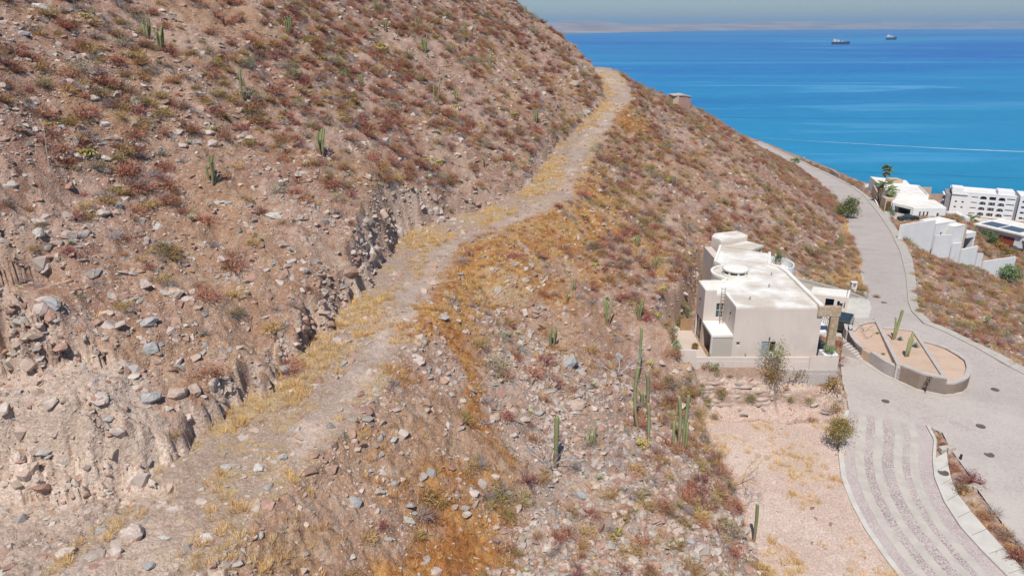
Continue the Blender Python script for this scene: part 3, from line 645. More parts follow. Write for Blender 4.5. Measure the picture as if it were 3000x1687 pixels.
def window(root, xc, y, z0, z1, w, name='window', cols=2, rows=2, fr=0.05):
    """a framed window facing -y: frame with bars and one pane per light"""
    f = B(); x0, x1 = xc - w / 2, xc + w / 2
    f.box(x0, x0 + fr, y, y + 0.06, z0, z1).box(x1 - fr, x1, y, y + 0.06, z0, z1).box(x0 + fr, x1 - fr, y, y + 0.06, z0, z0 + fr).box(x0 + fr, x1 - fr, y, y + 0.06, z1 - fr, z1)
    for c in range(1, cols): xx = x0 + (x1 - x0) * c / cols; f.box(xx - 0.02, xx + 0.02, y + 0.005, y + 0.055, z0 + fr, z1 - fr)
    o = f.make(name, M['frame'], root)
    for r in range(1, rows): zz = z0 + (z1 - z0) * r / rows; B().box(x0 + fr, x1 - fr, y + 0.008, y + 0.05, zz - 0.02, zz + 0.02).make('glazing_bar', M['frame'], o)
    for c in range(cols):
        xa = x0 + (x1 - x0) * c / cols + 0.03; xb = x0 + (x1 - x0) * (c + 1) / cols - 0.03
        for r in range(rows):
            za = z0 + (z1 - z0) * r / rows + 0.03; zb = z0 + (z1 - z0) * (r + 1) / rows - 0.03
            B().box(xa, xb, y + 0.03, y + 0.04, za, zb).make('pane', M['glass'], o)
    return o

# ------------------------------------------------------------------ the hillside house
GZ = HOUSE_Z
house = empty('hillside_house', (27, 80, GZ), label='beige flat-roofed house with white roof and round skylight on the slope', cat='house')
arc = [(25.75 + 2.75 * math.cos(a), 80.0 + 2.75 * math.sin(a)) for a in np.linspace(R(105), R(232), 12)]
body = [(22.85, 69.78), (31.75, 69.78), (32.05, 80.4), (31.75, 82.2), (30.9, 83.3), (32.5, 87.9), (30.5, 89.3), (26.9, 91.0), (24.4, 84.2), (25.0, 82.7)] + arc + [(22.85, 76.6)]
B().prism(body, GZ, -27.3).make('wall', M['wall_beige'], house)
fw = B(); facade(fw, (22.85, 69.4), (31.75, 69.4), GZ, -27.3, 0.379, [(0.42, 0.80, -31.42, -30.98), (3.05, 3.85, GZ, -30.95), (3.90, 4.50, GZ, -30.95)])
fw.make('front_wall', M['wall_beige'], house)
inset = lambda poly, d: [(p[0] + d * (27.5 - p[0]) / 10, p[1] + d * (80 - p[1]) / 10) for p in poly]
rf = [(22.9, 69.45)] + [(31.7, 69.45)] + body[2:]
roof = B().prism(rf, -27.3, -27.16).make('roof', M['roof_stain'], house)
pb = B(); strip_wall(pb, [(31.75, 69.45), (32.08, 80.4), (31.78, 82.3), (30.95, 83.35)], -27.3, -26.88, 0.42); pb.make('parapet', M['roof_white'], house)
pb = B(); strip_wall(pb, [(30.95, 83.38), (32.55, 87.95)], -27.3, -26.9, 0.3); pb.make('parapet', M['roof_white'], house)
pb = B(); strip_wall(pb, [(26.88, 91.0), (24.38, 84.2), (24.98, 82.7)] + arc[1:] + [(22.85, 76.62)], -27.3, -26.88, 0.32); pb.make('parapet', M['roof_white'], house)
B().box(22.85, 23.15, 69.42, 73.28, -27.3, -27.08).make('parapet', M['roof_white'], house)
sk = B().lathe((25.65, 79.7, -27.16), [(1.42, 0), (1.42, 0.28), (1.30, 0.30)], 28).make('skylight', M['roof_white'], house)
for k in range(8):
    a0 = 2 * math.pi * k / 8 + 0.10; a1 = 2 * math.pi * (k + 1) / 8 - 0.10; b = B(); rr = 1.27
    for i in range(5):
        t0 = a0 + (a1 - a0) * i / 5; t1 = a0 + (a1 - a0) * (i + 1) / 5
        b.quad((25.65 + rr * math.cos(t0), 79.7 + rr * math.sin(t0), -26.86), (25.65 + rr * math.cos(t1), 79.7 + rr * math.sin(t1), -26.86), (25.65 + rr * math.cos(t1), 79.7 + rr * math.sin(t1), -26.52), (25.65 + rr * math.cos(t0), 79.7 + rr * math.sin(t0), -26.52))
    b.make('pane', M['glass'], sk)
    aa = a1 + 0.10; c, s_ = math.cos(aa), math.sin(aa)
    B().tube((25.65 + 1.27 * c, 79.7 + 1.27 * s_, -26.87), (25.65 + 1.27 * c, 79.7 + 1.27 * s_, -26.51), 0.12, n=6).make('mullion', M['roof_white'], sk)
B().lathe((25.65, 79.7, -27.16), [(1.46, 0.63), (1.46, 0.92), (1.25, 0.97), (0.3, 1.02)], 28).make('cap', M['roof_white'], sk, True)
# tower with the recess roof, and the annex in front of it
tw = B(); facade(tw, (20.65, 76.4), (20.65, 73.3), GZ, -26.75, 0.3, [(0.25, 2.75, GZ, -30.3)])
facade(tw, (20.953, 73.3), (21.9, 73.3), -30.2, -26.75, 0.3, [])
tw.box(20.95, 21.9, 73.6, 76.4, -30.0, -26.76); tw.make('tower_wall', M['wall_beige'], house)
B().box(20.70, 21.88, 73.35, 76.38, -26.75, -26.68).make('tower_roof', M['roof_white'], house)
rw_ = B(); facade(rw_, (21.9, 73.3), (22.85, 73.3), -30.2, -27.3, 0.3, [(0.07, 0.90, -29.85, -28.2)]); rw_.make('recess_wall', M['wall_beige'], house)
B().box(21.9, 22.85, 73.62, 76.4, GZ, -27.3).make('core_wall', M['wall_beige'], house)
B().box(21.9, 22.84, 73.32, 76.6, -27.3, -27.12).make('recess_roof', M['roof_white'], house)
window(house, 22.38, 73.40, -29.85, -28.2, 0.83)
B().box(21.2, 25.35, 76.35, 76.85, -27.3, -26.80).make('upstand', M['roof_white'], house)
dg = B().box(20.86, 20.90, 73.7, 76.1, GZ, -30.32).make('sliding_door', M['glass'], house)
for yy in (73.68, 74.9, 76.08): B().box(20.82, 20.94, yy - 0.03, yy + 0.03, GZ, -30.32).make('door_frame', M['brown'], dg)
an = B(); an.box(20.75, 22.85, 69.45, 69.65, GZ, -30.45); an.make('annex_front', M['panel_grey'], house)
B().box(20.62, 22.85, 69.38, 73.28, -30.45, -30.2).make('annex_roof', M['roof_white'], house)
B().box(20.62, 20.80, 69.42, 69.66, GZ, -30.46).make('annex_post', M['wall_beige'], house)
B().box(20.66, 22.84, 73.05, 73.28, GZ, -30.46).make('annex_back', M['tan'], house)
# back block and low canopy
bb = [(26.3, 92.8), (27.1, 94.4), (30.4, 95.6), (31.2, 93.4), (27.05, 91.05)]
B().prism(bb, GZ, -26.55).make('back_wall', M['wall_beige'], house)
B().prism([(26.5, 92.8), (27.25, 94.25), (30.3, 95.35), (30.95, 93.5), (27.1, 91.35)], -26.55, -26.45).make('back_roof', M['roof_stain'], house)
pb = B(); strip_wall(pb, [(27.05, 91.05), (26.3, 92.8), (27.1, 94.4), (30.4, 95.6), (31.2, 93.4)][::-1], -26.55, -26.30, 0.25); pb.make('parapet', M['roof_white'], house)
B().prism([(27.1, 91.0), (31.2, 93.35), (32.8, 91.3), (30.6, 89.35)], -27.35, -27.08).make('canopy', M['roof_stain'], house)
for px_, py_ in ((31.0, 92.9), (32.4, 91.3)): B().box(px_ - 0.12, px_ + 0.12, py_ - 0.12, py_ + 0.12, GZ, -27.36).make('canopy_post', M['wall_white'], house)
B().box(25.35, 26.3, 84.5, 92.5, GZ, -27.6).make('left_wing_wall', M['wall_beige'], house)
# terrace drum with planter
ta = [(33.2 + 1.75 * math.cos(a), 86.6 + 2.6 * math.sin(a)) for a in np.linspace(R(-110), R(100), 14)]
B().prism(ta, GZ, -28.75).make('terrace_block', M['wall_white'], house)
pb = B(); strip_wall(pb, ta, -28.75, -27.85, 0.18); pb.make('terrace_parapet', M['wall_white'], house)
for k in range(7):
    p = ta[k]; B().tube((p[0] - 0.05, p[1], -27.85), (p[0] - 0.05, p[1], -27.5), 0.02).make('baluster', M['steel'], house)
# doors, shutter, window and lamps on the front
B().box(26.78, 27.32, 69.70, 69.74, GZ, -30.97).make('doorway_shade_panel', M['dark'], house)  # dark panel painted as the shade of the room behind the opening
sh = B().box(25.92, 26.66, 69.52, 69.56, GZ, -30.97).make('louvre_door', M['shutter'], house)
for k in range(16): B().box(25.98, 26.60, 69.47, 69.52, GZ + 0.10 + k * 0.125, GZ + 0.16 + k * 0.125).make('louvre', M['shutter'], sh)
window(house, 23.46, 69.52, -31.40, -31.0, 0.36, cols=1, rows=1)
for (x, y, z, dx, dy) in ((26.62, 69.36, -30.55, 0, -1), (22.80, 70.7, -28.3, -1, 0), (20.60, 74.6, -28.2, -1, 0)):
    l = B().lathe((x + 0.08 * dx, y + 0.08 * dy, z - 0.12), [(0.03, 0), (0.07, 0.05), (0.07, 0.22), (0.02, 0.30)], 8).make('wall_lamp', M['iron'], house)
    B().tube((x, y, z + 0.15), (x + 0.08 * dx, y + 0.08 * dy, z + 0.17), 0.015).make('bracket', M['iron'], l)
# stone frame of the balcony at the road end
B().box(31.20, 33.55, 69.22, 69.75, -28.10, -27.02).make('stone_lintel', M['stone_clad'], house, bev=0.04)
B().box(32.62, 33.45, 69.26, 69.72, -32.0, -28.11).make('stone_pillar', M['stone_clad'], house, bev=0.04)
B().box(31.80, 33.35, 69.80, 76.5, -30.25, -30.05).make('balcony_floor', M['wall_white'], house)
rl = B()
for yy in np.arange(69.9, 76.5, 0.45): rl.tube((33.25, yy, -30.05), (33.25, yy, -29.15), 0.018)
rl.tube((33.25, 69.85, -29.15), (33.25, 76.5, -29.15), 0.03); rl.make('railing', M['iron'], house)
for k, (xx, yy) in enumerate(((28.2, 75.5), (29.8, 79.5), (24.9, 71.6))):
    v = B().tube((xx, yy, -27.16), (xx, yy, -26.9), 0.06).make('roof_vent', M['steel'], house); B().lathe((xx, yy, -26.9), [(0.12, 0), (0.10, 0.06)], 8).make('vent_cap', M['steel'], v)
# ladder
lad = empty('ladder', (22.5, 72.4, -30.2), label='weathered wooden ladder leaning on the beige house wall', cat='ladder')
q0 = np.array([22.42, 72.35, -30.2]); q1 = np.array([22.55, 73.22, -26.35])
for s_ in (-0.19, 0.19): B().tube(q0 + (s_, 0, 0), q1 + (s_, 0, 0), 0.035).make('rail', M['old_wood'], lad)
for k in range(13):
    t = (k + 0.6) / 13.2; c = q0 + (q1 - q0) * t; B().tube(c + (-0.21, 0, 0), c + (0.21, 0, 0), 0.024).make('rung', M['old_wood'], lad)
# garden wall along the front, terrace, stone retaining wall
gw = empty('garden_wall', (25, 67.9, -33.2), label='low beige garden wall along the front of the beige house', cat='wall')
B().box(17.15, 18.8, 67.75, 68.03, -33.9, -31.2).make('end_panel', M['wall_beige'], gw)
B().box(18.803, 31.85, 67.78, 68.03, -33.9, -32.0).make('panel', M['wall_beige'], gw)
B().box(18.803, 31.85, 67.74, 67.777, -33.9, -32.42).make('plinth', M['wall_beige'], gw)
B().box(31.853, 33.3, 67.72, 69.2, -33.75, -31.72).make('planter_block', M['wall_white'], gw)
B().box(33.0, 33.3, 69.203, 77.0, -36.5, -31.9).make('side_panel', M['wall_beige'], gw)
B().box(30.4, 33.32, 67.64, 67.715, -33.75, -31.74).make('facing', M['wall_beige'], gw)
tag(B().box(26.8, 33.4, 67.56, 67.73, -37.2, -33.3).box(30.4, 33.38, 67.5, 67.56, -37.2, -33.76).make('retaining_wall', M['stone_wall']), 'purple-grey stone retaining wall below the beige garden wall', 'wall')
tf = B().box(17.1, 33.0, 68.05, 69.36, GZ - 0.3, GZ + 0.03).box(17.1, 20.6, 69.36, 79, GZ - 0.3, GZ + 0.03).make('terrace', M['paving']); tag(tf, kind='structure')
gt = empty('garden_gate', (19.9, 77.2, GZ), label='brown wooden gate closing the side passage of the beige house', cat='gate')
for k in range(6): B().box(19.25 + k * 0.23, 19.25 + k * 0.23 + 0.21, 77.2, 77.25, GZ + 0.05, -31.55).make('board', M['gate_wood'], gt)
for zz in (-32.7, -31.9): B().box(19.22, 20.62, 77.26, 77.30, zz, zz + 0.1).make('rail', M['gate_wood'], gt)
# things on the terrace
def pot(name, x, y, z, r, h, mat, label, cat):
    o = empty(name, (x, y, z), label=label, cat=cat); B().lathe((x, y, z), [(r * 0.7, 0), (r, h), (r * 1.08, h), (r * 1.08, h * 1.08), (r * 0.9, h * 1.08)], 12).make('pot', mat, o); return o
def lounge(x, y, z, label):
    o = empty('patio_lounger', (x, y, z), label=label, cat='lounger')
    B().box(x - 0.35, x + 0.35, y - 0.8, y + 0.4, z + 0.30, z + 0.40).make('seat', M['blue_cloth'], o)
    b = B(); b.quad((x - 0.35, y + 0.4, z + 0.40), (x + 0.35, y + 0.4, z + 0.40), (x + 0.35, y + 0.75, z + 0.95), (x - 0.35, y + 0.75, z + 0.95)); b.quad((x - 0.35, y + 0.48, z + 0.35), (x - 0.35, y + 0.83, z + 0.9), (x + 0.35, y + 0.83, z + 0.9), (x + 0.35, y + 0.48, z + 0.35)); b.make('backrest', M['blue_cloth'], o)
    for sx in (-0.3, 0.3):
        for sy in (-0.7, 0.35): B().box(x + sx - 0.03, x + sx + 0.03, y + sy - 0.03, y + sy + 0.03, z, z + 0.30).make('leg', M['frame'], o)
lounge(32.35, 71.0, GZ + 0.03, 'navy lounger on the ground floor patio behind the stone pillar'); lounge(32.4, 73.2, -30.05, 'navy lounger on the balcony behind the stone pillar')
wm = empty('washing_machine', (27.05, 69.0, GZ), label='white washing machine in the open doorway of the beige house', cat='appliance')
B().box(26.82, 27.28, 69.46, 69.69, GZ + 0.03, GZ + 0.85).make('body', M['frame'], wm); B().tube((27.05, 69.44, GZ + 0.45), (27.05, 69.459, GZ + 0.45), 0.15, n=14).make('door', M['glass'], wm)

# ------------------------------------------------------------------ driveway, wall, gate posts, meter box
dv = B().prism([(p[0], p[1]) for p in [(34.0, 80), (35.0, 84), (44.2, 84.5), (49.9, 94.5), (50.9, 97.5), (47.6, 100.2), (43.2, 103.2), (36.5, 96), (34.3, 90)]], -38.0, -36.98).make('driveway', M['concrete_white']); tag(dv, kind='structure')
dwl = [at(2300, 803, -35.9), at(2333, 812, -35.9), at(2400, 828, -36.1), at(2450, 841, -36.3), at(2500, 858, -36.6), at(2535, 872, -36.9)]
dww = empty('driveway_wall', tuple(dwl[2]), label='long grey retaining wall curving down beside the white driveway', cat='wall')
D = resample(np.array(dwl), 24); D2 = D.copy(); D2[:, 1] -= 1.3; D2[:, 0] += 0.3
b = B(); strip_wall(b, [tuple(p) for p in D[::-1]], [p[2] - 1.8 for p in D[::-1]], [p[2] for p in D[::-1]], 0.28); b.make('coping', M['concrete'], dww)
b = B(); strip_wall(b, [tuple(p) for p in D2[::-1]], [p[2] - 1.8 for p in D2[::-1]], [p[2] - 0.35 for p in D2[::-1]], 0.25); b.make('lower_wall', M['concrete'], dww)
for k in range(1, 22, 3): p = D2[k]; B().tube((p[0], p[1], p[2] - 0.4), (p[0], p[1], p[2] + 0.05), 0.05).make('post', M['concrete'], dww)
gar = empty('carport', (41, 95, -37), label='low white carport block with slot openings behind the beige house', cat='carport')
b = B(); fcp = facade(b, (38.5, 94.2), (45.2, 92.0), -37.0, -34.6, 0.25, [(4.3, 5.4, -36.2, -35.0), (5.8, 6.8, -36.2, -35.2)]); b.make('wall', M['wall_beige'], gar)
B().prism([(40.8, 93.65), (45.0, 92.25), (46.2, 94.6), (42.0, 96.0)], -34.62, -34.45).make('roof', M['roof_white'], gar)
b = B(); facade(b, (45.2, 92.05), (47.8, 97.0), -37.0, -35.3, 0.22, [(0.6, 1.9, -36.3, -35.6), (2.7, 4.2, -36.3, -35.6)]); b.make('wall', M['wall_white'], gar)
B().prism([(39.2, 95.2), (44.6, 93.3), (46.6, 97.0), (41.2, 98.8)], -36.99, -36.3).make('parked_shadow_floor', M['dark'], gar).name = 'carport_shade_floor'  # dark block painted as the shadow inside the carport
b = B(); facade(b, (35.5, 95.8), (38.4, 94.3), -37.0, -34.9, 0.22, [(0.4 + 0.5 * k, 0.55 + 0.5 * k, -35.6, -35.25) for k in range(5)]); b.make('slot_wall', M['wall_beige'], gar)
mb_p = ground_at(2500, 856); mbx = empty('meter_box', tuple(mb_p), label='white meter cabinet standing by the road edge above the driveway', cat='cabinet')
x, y, z = mb_p; b = B(); facade(b, (x - 0.4, y), (x + 0.4, y), z - 0.2, z + 1.45, 0.12, [(0.2, 0.62, z + 0.75, z + 1.3)]); b.box(x - 0.4, x + 0.4, y + 0.13, y + 0.55, z - 0.2, z + 1.45); b.make('body', M['wall_white'], mbx)
B().box(x - 0.48, x + 0.48, y - 0.08, y + 0.62, z + 1.45, z + 1.6).make('top', M['roof_white'], mbx); B().box(x - 0.19, x + 0.21, y + 0.09, y + 0.12, z + 0.76, z + 1.29).make('meter_door', M['steel'], mbx)

# ------------------------------------------------------------------ vehicles
def vehicle(name, x, y, z, rz, mat, label, cat, kind='pickup'):
    """nose towards local +x, built about the origin and parented"""
    root = empty(name, (x, y, z), rz, label, cat)
    def part(nm, verts, faces, m, parent=None, bev=0.0):
        o = mesh_obj(nm, verts, faces, m, parent or root)
        if bev: md = o.modifiers.new('bevel', 'BEVEL'); md.width = bev; md.segments = 2; md.limit_method = 'ANGLE'
        return o
    def prof(nm, pts, w0, w1, m, parent=None, bev=0.04):
        n = len(pts); Vv = [(p[0], -p[2] if len(p) > 2 else -w0, p[1]) for p in pts] + [(p[0], p[2] if len(p) > 2 else w0, p[1]) for p in pts]
        return part(nm, Vv, [tuple(range(n)), tuple(range(2 * n - 1, n - 1, -1))] + [(i, n + i, n + (i + 1) % n, (i + 1) % n) for i in range(n)], m, parent, bev)
    if kind == 'pickup':
        L = 5.2; W = 0.92
        body = prof('body', [(-2.6, 0.45), (2.55, 0.42), (2.6, 0.75), (2.5, 1.0), (1.15, 1.10), (-0.55, 1.08), (-2.6, 1.08)], W, W, mat)
        prof('cab', [(-0.75, 1.07, 0.86), (1.2, 1.09, 0.88), (0.55, 1.68, 0.70), (-0.55, 1.70, 0.70)], W, W, mat)
        prof('bed_cover', [(-2.5, 1.075, 0.84), (-0.8, 1.075, 0.84), (-0.8, 1.12, 0.82), (-2.5, 1.12, 0.82)], W, W, M['tyre'], bev=0)
        for s in (-1, 1): part('side_window', [(-0.62, s * 0.855, 1.14), (0.95, s * 0.865, 1.14), (0.50, s * 0.735, 1.60), (-0.5, s * 0.735, 1.60)], [(0, 1, 2, 3)], M['glass'])
        part('windscreen', [(1.16, -0.80, 1.15), (1.16, 0.80, 1.15), (0.62, 0.66, 1.64), (0.62, -0.66, 1.64)], [(0, 1, 2, 3)], M['glass'])
        wx, nose, tail = 1.62, 2.6, -2.62
    else:
        W = 0.95; top = 1.9 if kind == 'van' else 1.5
        if kind == 'van':
            body = prof('body', [(-2.4, 0.40), (2.4, 0.40), (2.45, 0.85), (1.75, 1.10), (1.05, 1.72), (0.6, 1.86), (-2.2, 1.90), (-2.42, 1.6)], W, W, mat, bev=0.10)
            for s in (-1, 1): part('side_window', [(-2.1, s * 0.956, 1.15), (1.25, s * 0.956, 1.15), (0.85, s * 0.956, 1.65), (-2.05, s * 0.956, 1.68)], [(0, 1, 2, 3)], M['glass'])
            part('windscreen', [(1.72, -0.8, 1.16), (1.72, 0.8, 1.16), (1.10, 0.75, 1.71), (1.10, -0.75, 1.71)], [(0, 1, 2, 3)], M['glass'])
            part('rear_window', [(-2.43, -0.75, 1.2), (-2.43, 0.75, 1.2), (-2.30, 0.7, 1.75), (-2.30, -0.7, 1.75)], [(3, 2, 1, 0)], M['glass'])
            for s in (-0.7, 0.7): part('roof_rail', boxv(-1.9, 0.3, s - 0.03, s + 0.03, 1.9, 1.96), BOXF, M['iron'])
        else:
            body = prof('body', [(-2.2, 0.38), (2.2, 0.35), (2.25, 0.68), (1.2, 0.92), (-2.2, 0.98)], W - 0.05, W, mat, bev=0.08)
            prof('cab', [(-1.9, 0.96, 0.82), (1.2, 0.92, 0.84), (0.35, 1.42, 0.64), (-1.2, 1.45, 0.64)], W, W, M['glass'])
            prof('roof', [(-1.25, 1.44, 0.63), (0.38, 1.42, 0.63), (0.2, 1.47, 0.6), (-1.1, 1.50, 0.6)], W, W, mat, bev=0)
        wx, nose, tail = 1.45, 2.46 if kind == 'van' else 2.24, -2.43 if kind == 'van' else -2.21
    for s in (-1, 1):
        for xx in (-wx, wx):
            b = B(); b.tube((xx, s * (W - 0.22), 0.36), (xx, s * (W + 0.02), 0.36), 0.36, n=18); w = b.make('wheel', M['tyre'])
            w.parent = root; b2 = B(); b2.tube((xx, s * (W + 0.021), 0.36), (xx, s * (W + 0.04), 0.36), 0.22, n=12); r = b2.make('rim', M['chrome']); r.parent = w
        part('headlight', boxv(nose - 0.06, nose + 0.02, s * 0.70 - 0.14, s * 0.70 + 0.14, 0.70, 0.86), BOXF, M['chrome'])
        part('tail_light', boxv(tail - 0.02, tail + 0.05, s * 0.80 - 0.06, s * 0.80 + 0.06, 0.75, 1.05), BOXF, M['red_lamp'])
    return root
vehicle('van', 42.9, 87.4, -36.98, R(58), M['car_green'], 'dark green van parked on the driveway behind the beige house', 'van', 'van')
# ------------------------------------------------------------------ sandstone ledges under the house
M['ledge'] = pm('banded_sandstone', (0.60, 0.475, 0.395), (0.47, 0.355, 0.285), 0.9, 0.95, 0.5, 6); M['ledge_dark'] = pm('weathered_sandstone', (0.44, 0.325, 0.26), (0.55, 0.43, 0.355), 0.7, 0.95, 0.5, 6)
rl_ = random.Random(5); LN = 0
for k in range(6):
    zt = -34.25 - 0.33 * k; xa = 17.9 + rl_.uniform(0, 1.2)
    while xa < (33.2 if k > 3 else 26.0):
        L = rl_.uniform(1.5, 4.5); xb = min(xa + L, (33.9 if xa > 26.7 else 26.65) if k > 3 else 26.65); n = max(4, int((xb - xa) / 0.45)); fr = []
        for i in range(n + 1):
            x = xa + (xb - xa) * i / n; yf = (67.55 - (-33.2 - zt) / 1.25 if x < 26.7 else 67.2 - (-35.1 - zt) / 0.9 + 0.1) + 0.06 + rl_.uniform(-0.20, 0.16) - (0.25 if 0 < i < n else -0.15); fr.append((x, yf))
        th = rl_.uniform(0.12, 0.26); bk = [(xb, fr[-1][1] + 1.1), (xa, fr[0][1] + 1.1)]; sl = rl_.uniform(-0.03, 0.05)
        poly = fr + bk; B().prism(poly, [zt - th + sl * (p[0] - xa) for p in poly], [zt + sl * (p[0] - xa) + rl_.uniform(-0.015, 0.015) for p in poly]).make('rock_ledge', M['ledge'] if (k + LN) % 3 else M['ledge_dark'], hill, bev=0.0)
        LN += 1; xa = xb + rl_.uniform(0.1, 1.6)
        if k > 3 and 26.0 < xa < 26.8: xa = 26.85
# ------------------------------------------------------------------ planter island of the roundabout
isl = empty('planter_island', tuple(at(2650, 1060, -36.85)), label='stone-walled planter island with sand beds in the middle of the roundabout', cat='planter')
IZ = -36.9
fb = [at(px, py, IZ) for px, py in ((2521, 1050), (2500, 1034), (2486, 1014), (2479, 995), (2479, 975))]                       # left end, front to back
lb = [at(px, py, -35.5) for px, py in ((2490, 968), (2508, 948), (2530, 941), (2550, 938), (2566, 937))]
def walls(name, pts, zt, th=0.45):
    P_ = resample(np.array([p[:2] for p in pts]), max(8, 3 * len(pts))); n = len(P_)
    z1 = list(np.interp(np.linspace(0, 1, n), np.linspace(0, 1, len(zt)), zt))
    b = B(); strip_wall(b, [tuple(p) for p in P_], IZ - 0.5, [z - 0.10 for z in z1], th); o = b.make(name, M['stone_wall'], isl)
    b = B(); strip_wall(b, [tuple(p) for p in P_], [z - 0.097 for z in z1], z1, th + 0.06); b.make('coping', M['stone_cap'], o); return P_
def bed(name, pts, zs):
    b = B(); b.prism([(p[0], p[1]) for p in pts], IZ - 0.4, list(zs)); return b.make(name, M['bed_sand'], isl)
front_mid = [at(px, py, IZ) for px, py in ((2544, 1063), (2586, 1092), (2632, 1116))]
front_r = [at(px, py, IZ) for px, py in ((2632, 1116), (2685, 1138), (2729, 1149), (2765, 1155))]
right_e = [at(px, py, IZ) for px, py in ((2765, 1155), (2790, 1156), (2815, 1148), (2832, 1136), (2838, 1120))]
right_b = [at(px, py, -35.9) for px, py in ((2846, 1085), (2840, 1062), (2817, 1043), (2780, 1020), (2751, 1008), (2707, 995))]
mid_b = [at(px, py, -36.1) for px, py in ((2700, 985), (2683, 967), (2640, 960), (2583, 956))]
P_left = walls('left_wall', (fb + lb)[::-1], [-35.5] * 9)
P_fm = walls('front_wall', [tuple(p) for p in front_mid], [-35.45, -35.45])
P_fr = walls('high_wall', [tuple(p) for p in front_r], [-34.95, -34.95])
P_re = walls('right_wall', [tuple(p) for p in (right_e + right_b)], [-35.5, -35.6, -35.9])
P_mb = walls('back_wall', [tuple(p) for p in mid_b], [-36.05, -36.1])
bed('left_bed', list(P_left) + [front_mid[0], front_mid[2] * 0.75 + front_mid[1] * 0.25], [-35.72] * (len(P_left) + 2))
mids = list(P_fr) + [np.array(p) for p in mid_b]
bed('middle_bed', mids, [-35.15] * len(P_fr) + [-36.25] * len(mid_b))
rights = list(P_re) + [np.array(front_r[-1])]
bed('right_bed', rights, [float(np.interp(p[1], [67, 84], [-35.65, -36.15])) for p in rights])
for (a, b_, za, zb) in (((2632, 1116), (2570, 940), -35.05, -35.5), ((2765, 1155), (2690, 975), -34.97, -35.9)):
    pa = at(*a, IZ); pb_ = at(*b_, -35.8); d = pb_ - pa; pa = pa + d * 0.02
    b = B(); strip_wall(b, [tuple(pa), tuple(pb_)], IZ - 0.4, [za, zb], 0.42); b.make('divider_wall', M['stone_cap'], isl)
s0 = at(2532, 1056, IZ); sd = np.array([0.78, 0.62]); sn = np.array([-0.62, 0.78])
for k in range(7):
    c = s0[:2] + sn * (0.15 + 0.34 * k); h = 0.2 * (k + 1); w = 1.1
    pl = [c - sd * w / 2, c + sd * w / 2, c + sd * w / 2 + sn * 0.34, c - sd * w / 2 + sn * 0.34]
    B().prism([tuple(p) for p in pl], IZ - 0.3, IZ + h * 0.92).make('step', M['stone_cap'], isl)
tag(B().prism([tuple(at(px, py, IZ)[:2]) for px, py in ((2521, 1051), (2486, 1016), (2477, 990), (2473, 990), (2482, 1020), (2516, 1056), (2582, 1098), (2684, 1145), (2770, 1163), (2822, 1154), (2818, 1149), (2766, 1157), (2686, 1140), (2586, 1094))], IZ - 0.2, IZ + 0.09).make('island_kerb', M['concrete']), kind='structure')
def bed_z(x, y): return float(np.interp(y, [68, 86], [-35.2, -36.2]))
lp = at(2710, 1150, IZ); lamp = empty('lamp_post', tuple(lp), label='short dark ornamental lamp post before the stone island wall', cat='lamp')
B().tube(lp, lp + (0, 0, 0.85), 0.06, 0.05).make('post', M['iron'], lamp); B().lathe(lp, [(0.06, 0.85), (0.20, 1.0), (0.07, 1.08)], 10).make('collar', M['iron'], lamp)
for k, (dx, dz_, r) in enumerate(((0.03, 1.35, 0.20), (0.0, 1.72, 0.13), (0.25, 1.74, 0.13))):
    b = B(); c = lp + np.array([dx, 0, dz_])
    for i in range(12):
        t0 = i * math.pi / 6; t1 = t0 + math.pi / 6; b.tube(c + r * np.array([math.cos(t0), 0, math.sin(t0)]), c + r * np.array([math.cos(t1), 0, math.sin(t1)]), 0.035, n=5)
    b.make('ring', M['iron'], lamp)
# manhole covers and white stone repairs in the paving
def disc(px, py, r, label, zz=None, mat='manhole'):
    p = road_pt(px, py); z = float(road_z(p[1])) + 0.006 if zz is None else zz
    o = empty('manhole_cover', (p[0], p[1], z), label=label, cat='manhole cover'); B().lathe((p[0], p[1], z), [(r, 0), (r, 0.02)], 20).make('lid', M[mat], o)
    b = B(); strip_wall(b, [(p[0] + (r + 0.09) * math.cos(t), p[1] + (r + 0.09) * math.sin(t)) for t in np.linspace(0, 2 * math.pi, 20, endpoint=False)], z - 0.02, z + 0.028, 0.085, True); b.make('ring', M['manhole'], o)
disc(2590, 887, 0.32, 'manhole cover in the upper road above the planter island'); disc(2594, 1175, 0.30, 'manhole cover between the planter island and the striped road')
disc(2873, 1248, 0.34, 'manhole cover beside the white stone patches'); disc(2915, 1141, 0.32, 'manhole cover in the paving right of the planter island')
disc(2898, 1331, 0.34, 'manhole cover in the paving nearest the planted median'); disc(2763, 1388, 0.36, 'round cover in the footway of the striped road', float(road_z(road_pt(2763, 1388)[1])) + 0.146)
for pts in (((2698, 1224), (2716, 1217), (2742, 1244), (2738, 1248), (2716, 1236)), ((2775, 1232), (2800, 1230), (2838, 1254), (2838, 1264), (2800, 1252)), ((2824, 1232), (2836, 1231), (2860, 1248), (2850, 1250))):
    q = [road_pt(*p) for p in pts]; rr = bpy.data.objects['roundabout_road']
    b = B(); n = len(q); b.v = [(p[0], p[1], float(road_z(p[1])) + 0.010) for p in q]; b.f = [tuple(range(n))]; b.make('white_stone_patch', M['cobble_pink'], rr)

